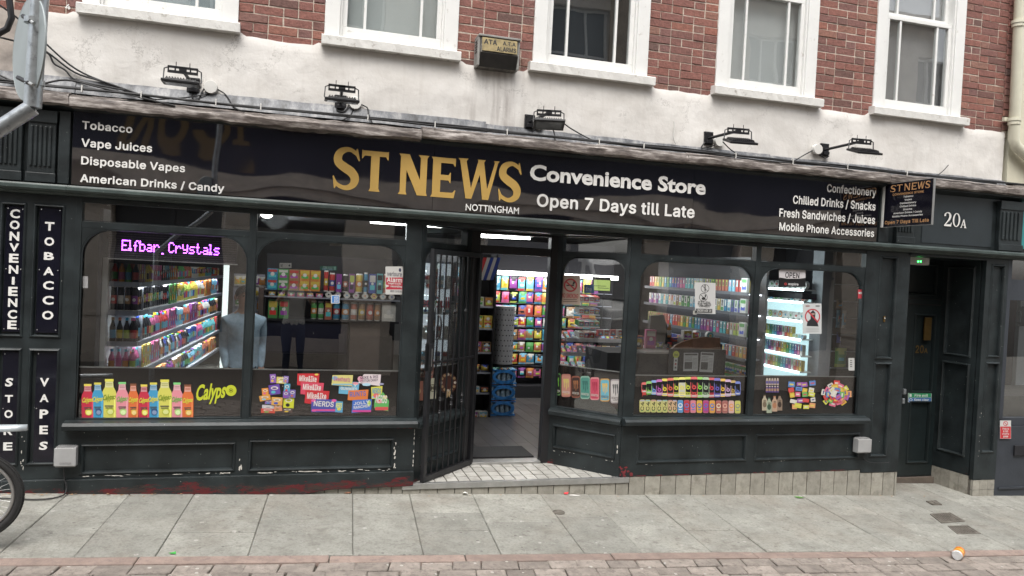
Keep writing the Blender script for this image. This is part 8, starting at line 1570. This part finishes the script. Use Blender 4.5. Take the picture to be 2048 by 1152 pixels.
# lit drinks fridge deeper inside, seen through the hinge-side splay
fr_ = thing('drinks_fridge', (1.2, 2.6, 0), 'tall glass fronted drinks fridge glowing behind the gate', 'fridge')
fa, fb = at(826, 600, 2.6)[0], at(905, 600, 2.6)[0]
bx('body', fa, fb, 2.64, 3.2, 0, 2.0, mat('fridge_body', (.12,.12,.13), .5), fr_); bx('inner', fa+.03, fb-.03, 2.625, 2.639, .3, 1.85, mat('fridge_glow', (.5,.52,.52), .6, emit=(.8,.9,1), es=.30), fr_)
for k in range(5): bx('shelf', fa+.03, fb-.03, 2.55, 2.62, .35+.3*k, .362+.3*k, M_shelfw, fr_)
for k in range(5):
    for j in range(5): product('can', [0,9,14,9,5][(j+k) % 5], 9, .065, .15, .06, (fa+.04+j*(fb-fa-.06)/5, 2.555, .363+.3*k), 0, '%s can, %s on the %s shelf up of the glowing fridge behind the gate' % (CN[[0,9,14,9,5][(j+k) % 5]], ordn(j), ordn(k)), 'cans in the fridge')
q = MB(); box_text(q, 'Red Bull', fa+.02, fb-.05, 1.33, 1.46, 2.54, (.5,.04,.06), font='b'); q.build('lettering', M_print, fr_, col=True); bx('glass_door', fa, fb, 2.541, 2.545, .25, 1.95, M_glass, fr_)
# ================================================================== PEOPLE
def person_mesh(name, J, E_, mats, regions):
    """one skinned body: J = list of (x,y,z,r), E_ = edges; regions pick a material from the face centre"""
    me = bpy.data.meshes.new(name); me.from_pydata([j[:3] for j in J], E_, []); o = bpy.data.objects.new(name, me); C.objects.link(o)
    sk = o.modifiers.new('skin', 'SKIN'); sk.use_smooth_shade = True; lay = me.skin_vertices[0]
    for i, j in enumerate(J):
        lay.data[i].radius = (j[3], j[4] if len(j) > 4 else j[3])
    lay.data[0].use_root = True; sb = o.modifiers.new('sub', 'SUBSURF'); sb.levels = sb.render_levels = 2
    dg = bpy.context.evaluated_depsgraph_get(); m2 = bpy.data.meshes.new_from_object(o.evaluated_get(dg)); bpy.data.objects.remove(o)
    for m in mats: m2.materials.append(m)
    for p in m2.polygons: p.material_index = regions(p.center); p.use_smooth = True
    return m2
def person(pos, yaw, H, label, top, legs, pose, hair, bulk=1., sleeve_long=True, shoe=(.05,.05,.05)):
    """standing figure facing local -y; pose gives elbow and wrist offsets"""
    px, py, pz = pos; k = H/1.75; c, s_ = math.cos(yaw), math.sin(yaw)
    T = lambda x, y, z: (px+(x*c-y*s_)*k, py+(x*s_+y*c)*k, pz+z*k)
    t = thing('person', pos, label, 'person')
    J, E_ = [], []
    def j(x, y, z, r, r2=None, par=None):
        if .85 < z < 1.47 and not (abs(x) > .15 and z < .93): r *= bulk; r2 = (r2 or r/bulk)*bulk
        J.append((*T(x, y, z), r*k, (r2 or r)*k)); n = len(J)-1
        if par is not None: E_.append((par, n))
        return n
    pel = j(0,0,.93,.155,.115); wa = j(0,0,1.08,.145,.105,pel); ch = j(0,0,1.27,.165,.12,wa); ns = j(0,.01,1.42,.13,.09,ch); nk = j(0,0,1.50,.055,.055,ns)
    jw = j(0,-.02,1.57,.068,.075,nk); hd = j(0,-.005,1.655,.080,.098,jw); j(0,0,1.715,.062,.075,hd)
    for s in (-1, 1):
        sh = j(s*.17,0,1.40,.068,.065,ns); el = pose[s][0]; wr = pose[s][1]; e = j(el[0]*s,el[1],el[2],.047,.047,sh); m_ = j((el[0]+wr[0])/2*s,(el[1]+wr[1])/2,(el[2]+wr[2])/2,.042,.042,e); j(wr[0]*s,wr[1],wr[2],.028,.024,m_)
        hp_ = j(s*.095,0,.86,.095,.095,pel); kn = j(s*.105,-.02,.50,.062,.062,hp_); cf = j(s*.11,.01,.33,.056,.056,kn); an = j(s*.11,.02,.09,.038,.038,cf); j(s*.115,-.13,.035,.036,.032,an)
    slv = 1.12 if not sleeve_long else -1
    def region(p):
        z = (p.z-pz)/k
        if z > 1.475: return 2
        if z < .09: return 3
        lx = ((p.x-px)*c+(p.y-py)*s_)/k; ly = (-(p.x-px)*s_+(p.y-py)*c)/k
        if z > .93 or abs(lx) > .235: 
            if not sleeve_long and (abs(lx) > .255 or ly < -.18): return 2
            return 0
        return 1
    me = person_mesh('body', J, E_, [top, legs, M_skin, mat('shoe_leather', shoe, .5)], region)
    b = link('body', me, t)
    # face, ears and hair
    f = MB(); P = lambda x, y, z: T(x, y, z)
    f.lathe([(.001,-.012),(.012,-.006),(.014,.004),(.006,.022),(.001,.03)], 8, T(0,-.108,1.625), T=None); f.build('nose', M_skin, t, smooth=60)
    for s in (-1, 1):
        q = MB(); q.lathe([(.001,-.009),(.008,-.005),(.010,0),(.008,.005),(.001,.009)], 8, T(s*.032,-.088,1.662)); q.build('eye', mat('eye_dark', (.05,.03,.02), .2), t, smooth=60)
        q = MB(); q.lathe([(.001,-.032),(.012,-.022),(.016,0),(.014,.02),(.001,.03)], 8, T(s*.088,.01,1.64)); q.build('ear', M_skin, t, smooth=60)
    q = MB(); q.tube([T(-.024,-.095,1.588), T(0,-.102,1.586), T(.024,-.095,1.588)], .006*k, 6); q.build('mouth', mat('lips', (.30,.11,.09), .5), t, smooth=60)
    q = MB(); V = []; nu, nv = 16, 7
    for a in range(nv):
        th = math.pi*.62*a/(nv-1)
        for b_ in range(nu):
            ph = 2*math.pi*b_/nu; fr_o = math.cos(ph); lim = th*(1-.42*max(0, -fr_o)) ; r = 1+.05*nz(a*.9, b_*1.1, px)
            V.append(T(.098*r*math.sin(lim)*math.sin(ph), .012+.118*r*math.sin(lim)*fr_o, 1.655+.112*r*math.cos(lim)))
    q.add(V, [(a*nu+b_, a*nu+(b_+1)%nu, (a+1)*nu+(b_+1)%nu, (a+1)*nu+b_) for a in range(nv-1) for b_ in range(nu)]); q.build('hair', hair, t, smooth=70)
    # hands: palm, four unequal curled fingers and a thumb off the side of the palm
    for s in (-1, 1):
        el = Vector(pose[s][0]); wr = Vector(pose[s][1]); el.x *= s; wr.x *= s; d = (wr-el).normalized(); curl = Vector(pose[s][2]); curl = (curl-d*curl.dot(d)).normalized(); side_ = d.cross(curl)*s
        q = MB(); pts = [wr-d*.02, wr+d*.03, wr+d*.085]; 
        for w_, (r_a) in ((-.022,.014),(-.007,.015),(.008,.015),(.023,.013)): q.tube([T(*(p+side_*w_*(.7+.3*i/2))) for i, p in enumerate(pts)], [r_a*k, r_a*1.05*k, r_a*k*.8], 6)
        for i, L_ in enumerate((.060,.072,.068,.052)):
            b0 = wr+d*.08+side_*(-.027+.018*i); b1 = b0+d*L_*.45+curl*.010; b2 = b1+d*L_*.28+curl*.022; b3 = b2+d*L_*.08+curl*.02
            q.tube([T(*p) for p in (b0, b1, b2, b3)], [.0088*k,.0082*k,.0074*k,.005*k], 6)
        b0 = wr+d*.025-side_*.028; b1 = b0+d*.03-side_*.026+curl*.012; b2 = b1+d*.026-side_*.004+curl*.014; q.tube([T(*p) for p in (b0, b1, b2)], [.012*k,.010*k,.007*k], 6); q.build('hand', M_skin, t, smooth=60)
    return t
M_fleece = mat('pale_blue_fleece', (.34,.47,.58), .95, var=.28, vscale=9, bump=1., bscale=11)
M_jeans = mat('dark_jeans', (.03,.04,.07), .9, var=.2)
z_sh = at(487, 636, .95)[1]; Hh = (z_sh)/1.43*1.75
person((at(488,650,.95)[0], .95, 0), R_(14), Hh, 'person in a pale blue fleece standing between the two left windows, arms lowered', M_fleece, M_jeans, {-1: ((.185,.03,1.13),(.175,-.11,.92),(0,-1,0)), 1: ((.185,.03,1.13),(.165,-.12,.92),(0,-1,0))}, M_hair, bulk=1.08)
# the street behind the photographer, mirrored in the panes and the glossy fascia
ph = person((-.05, -6.62, gz(0,-6.6)), R_(180), 1.90, 'person in a white shirt and dark trousers holding a phone, mirrored in the panes', mat('white_cotton', (.62,.61,.58), .9, var=.06, bump=.4, bscale=20), M_jeans, {-1: ((.26,-.16,1.26),(.10,-.34,1.52),(0,0,1)), 1: ((.26,-.16,1.26),(.10,-.34,1.52),(0,0,1))}, M_hair, sleeve_long=False)
phn = thing('phone', (0, -6.225, 1.75), 'dark mobile phone held upright by the person in the white shirt', 'phone'); bx('phone_body', -.085, .075, -6.235, -6.226, 1.74, 1.815, M_black, phn, .003)
opp = thing('opposite_building', (0, -9.4, 0), 'pale stone public house across the street, seen in the reflections', 'building')
OY = -9.0; mb = MB(); PZ = [(-7.6,-6.6),(-3.84,-3.35),(-1.42,-.93),(.85,1.83),(3.5,4.0),(5.6,6.1),(7.33,8.0),(9.8,10.6),(12.6,13.4)]
for a, b in PZ: 
    p = bx('pier', a, b, OY-.4, OY, -1.2, 2.75, M_stone, opp); bx('pier_base', a-.05, b+.05, OY-.3, OY+.06, -1.2, .35, M_stone, p); bx('pier_band', a-.03, b+.03, OY-.3, OY+.04, .62, .70, M_stone, p)
for (a, _), (_, b) in zip(PZ, PZ[1:]): pass
for i in range(len(PZ)-1):
    a, b = PZ[i][1], PZ[i+1][0]; f = bx('window', a, b, OY-.42, OY-.36, -1.2, 2.75, mat('opposite_dark_timber', (.012,.012,.018), .35), opp)
    bx('riser', a, b, OY-.355, OY-.3, -1.2, .25, M_stone, f); bx('mullion', (a+b)/2-.04, (a+b)/2+.04, OY-.355, OY-.3, .25, 2.75, M_gray, f); bx('transom', a, (a+b)/2-.041, OY-.35, OY-.3, 2.0, 2.08, M_gray, f); bx('transom', (a+b)/2+.041, b, OY-.35, OY-.3, 2.0, 2.08, M_gray, f)
for z0, z1, pr, m in ((2.752,2.90,.12,M_stone),(2.901,3.10,.04,M_stone),(3.101,3.22,.16,M_stone),(3.221,3.60,.02,M_stone),(3.601,4.42,.0,mat('dark_signboard', (.012,.012,.03), .4)),(4.421,4.6,.25,M_stone)): bx('entablature', -9, 15, OY-.42, OY+pr, z0, z1, m, opp)
mb = MB(); mb2 = MB()
MB().box(-9,15,OY-.4,OY-.05,4.601,5.5).box(-9,15,OY-.4,OY-.05,7.6,8.4).build('upper_wall', M_stone, opp); bx('parapet', -9.1, 15.1, OY-.4, OY+.2, 8.401, 8.6, M_stone, opp)
x = -8.15
while x < 15:
    bx('upper_pier', x, x+1.1, OY-.4, OY-.05, 5.501, 7.599, M_stone, opp)
    f = bx('window', x+1.1, x+2.4, OY-.3, OY-.25, 5.501, 7.599, mat('opposite_glass', (.03,.035,.045), .1), opp)
    for u in (.0,.40,.84,1.24): bx('glazing_bar', x+1.1+u, x+1.15+u, OY-.249, OY-.2, 5.5, 7.6, M_sash, f)
    for z in (5.5,6.5,7.54): bx('glazing_bar', x+1.1, x+2.4, OY-.199, OY-.18, z, z+.05, M_sash, f)
    x += 2.4
RT = lambda x_, y, z: (-x_, OY-y, z)       # read from the shop side of the street
q = MB(); xa = -at(500,300,9)[0]; xb = -at(243,300,9)[0]; add_text(q, 'ICON', xa, xb, 3.70, 4.32, -.01, T=lambda x_, y, z: (-x_, OY-y, z), font='s'); q.build('lettering', mat('dull_brass_letters', (.20,.13,.05), .5), opp)
q = MB(); add_text(q, 'A Wetherspoon Freehouse', -at(1465,443,9)[0], -at(1290,443,9)[0], 2.93, 3.06, -.055, T=RT); q.build('lettering', M_dark, opp)
# parked van further down the street, caught in the splayed window
vn = thing('van', (-6.4, -3.0, gz(-6.4,-3)), 'plain pale van parked down the street, caught in the splayed window', 'van')
zv = gz(-6.4, -3.0); M_van = mat('van_white', (.55,.55,.53), .25, coat=.5)
MB().prism([(-8.9,zv+.35),(-8.9,zv+2.05),(-8.75,zv+2.15),(-5.9,zv+2.15),(-5.55,zv+2.0),(-4.95,zv+1.25),(-4.35,zv+1.08),(-4.2,zv+.75),(-4.2,zv+.35)][::-1], -3.9, -2.1).build('body', M_van, vn, bevel=.06)
MB().prism([(-5.86,zv+1.3),(-5.86,zv+1.95),(-5.62,zv+1.93),(-5.12,zv+1.3)][::-1], -3.91, -2.09).build('side_window', M_dark, vn)
MB().add([(-5.52,-3.8,zv+1.98),(-5.52,-2.2,zv+1.98),(-4.93,-2.15,zv+1.29),(-4.93,-3.85,zv+1.29)], [(0,1,2,3),(3,2,1,0)]).build('windscreen', M_dark, vn)
for wx in (-8.2,-4.95):
    for wy in (-3.88,-2.12): w_ = MB().lathe([(.12,-.1),(.33,-.1),(.34,-.06),(.34,.06),(.33,.1),(.12,.1)], 20, T=lambda x_, y, z, wx=wx, wy=wy: (wx+x_, wy+z, zv+.34+y)).build('wheel', M_rubber, vn, smooth=40); MB().lathe([(.20,-.105),(.20,.105)], 14, T=lambda x_, y, z, wx=wx, wy=wy: (wx+x_, wy+z, zv+.34+y)).build('rim', M_alu, w_)
for wy in (-3.6,-2.4): bx('headlight', -4.26, -4.185, wy-.15, wy+.15, zv+.72, zv+.92, M_pvcw, vn, .02)
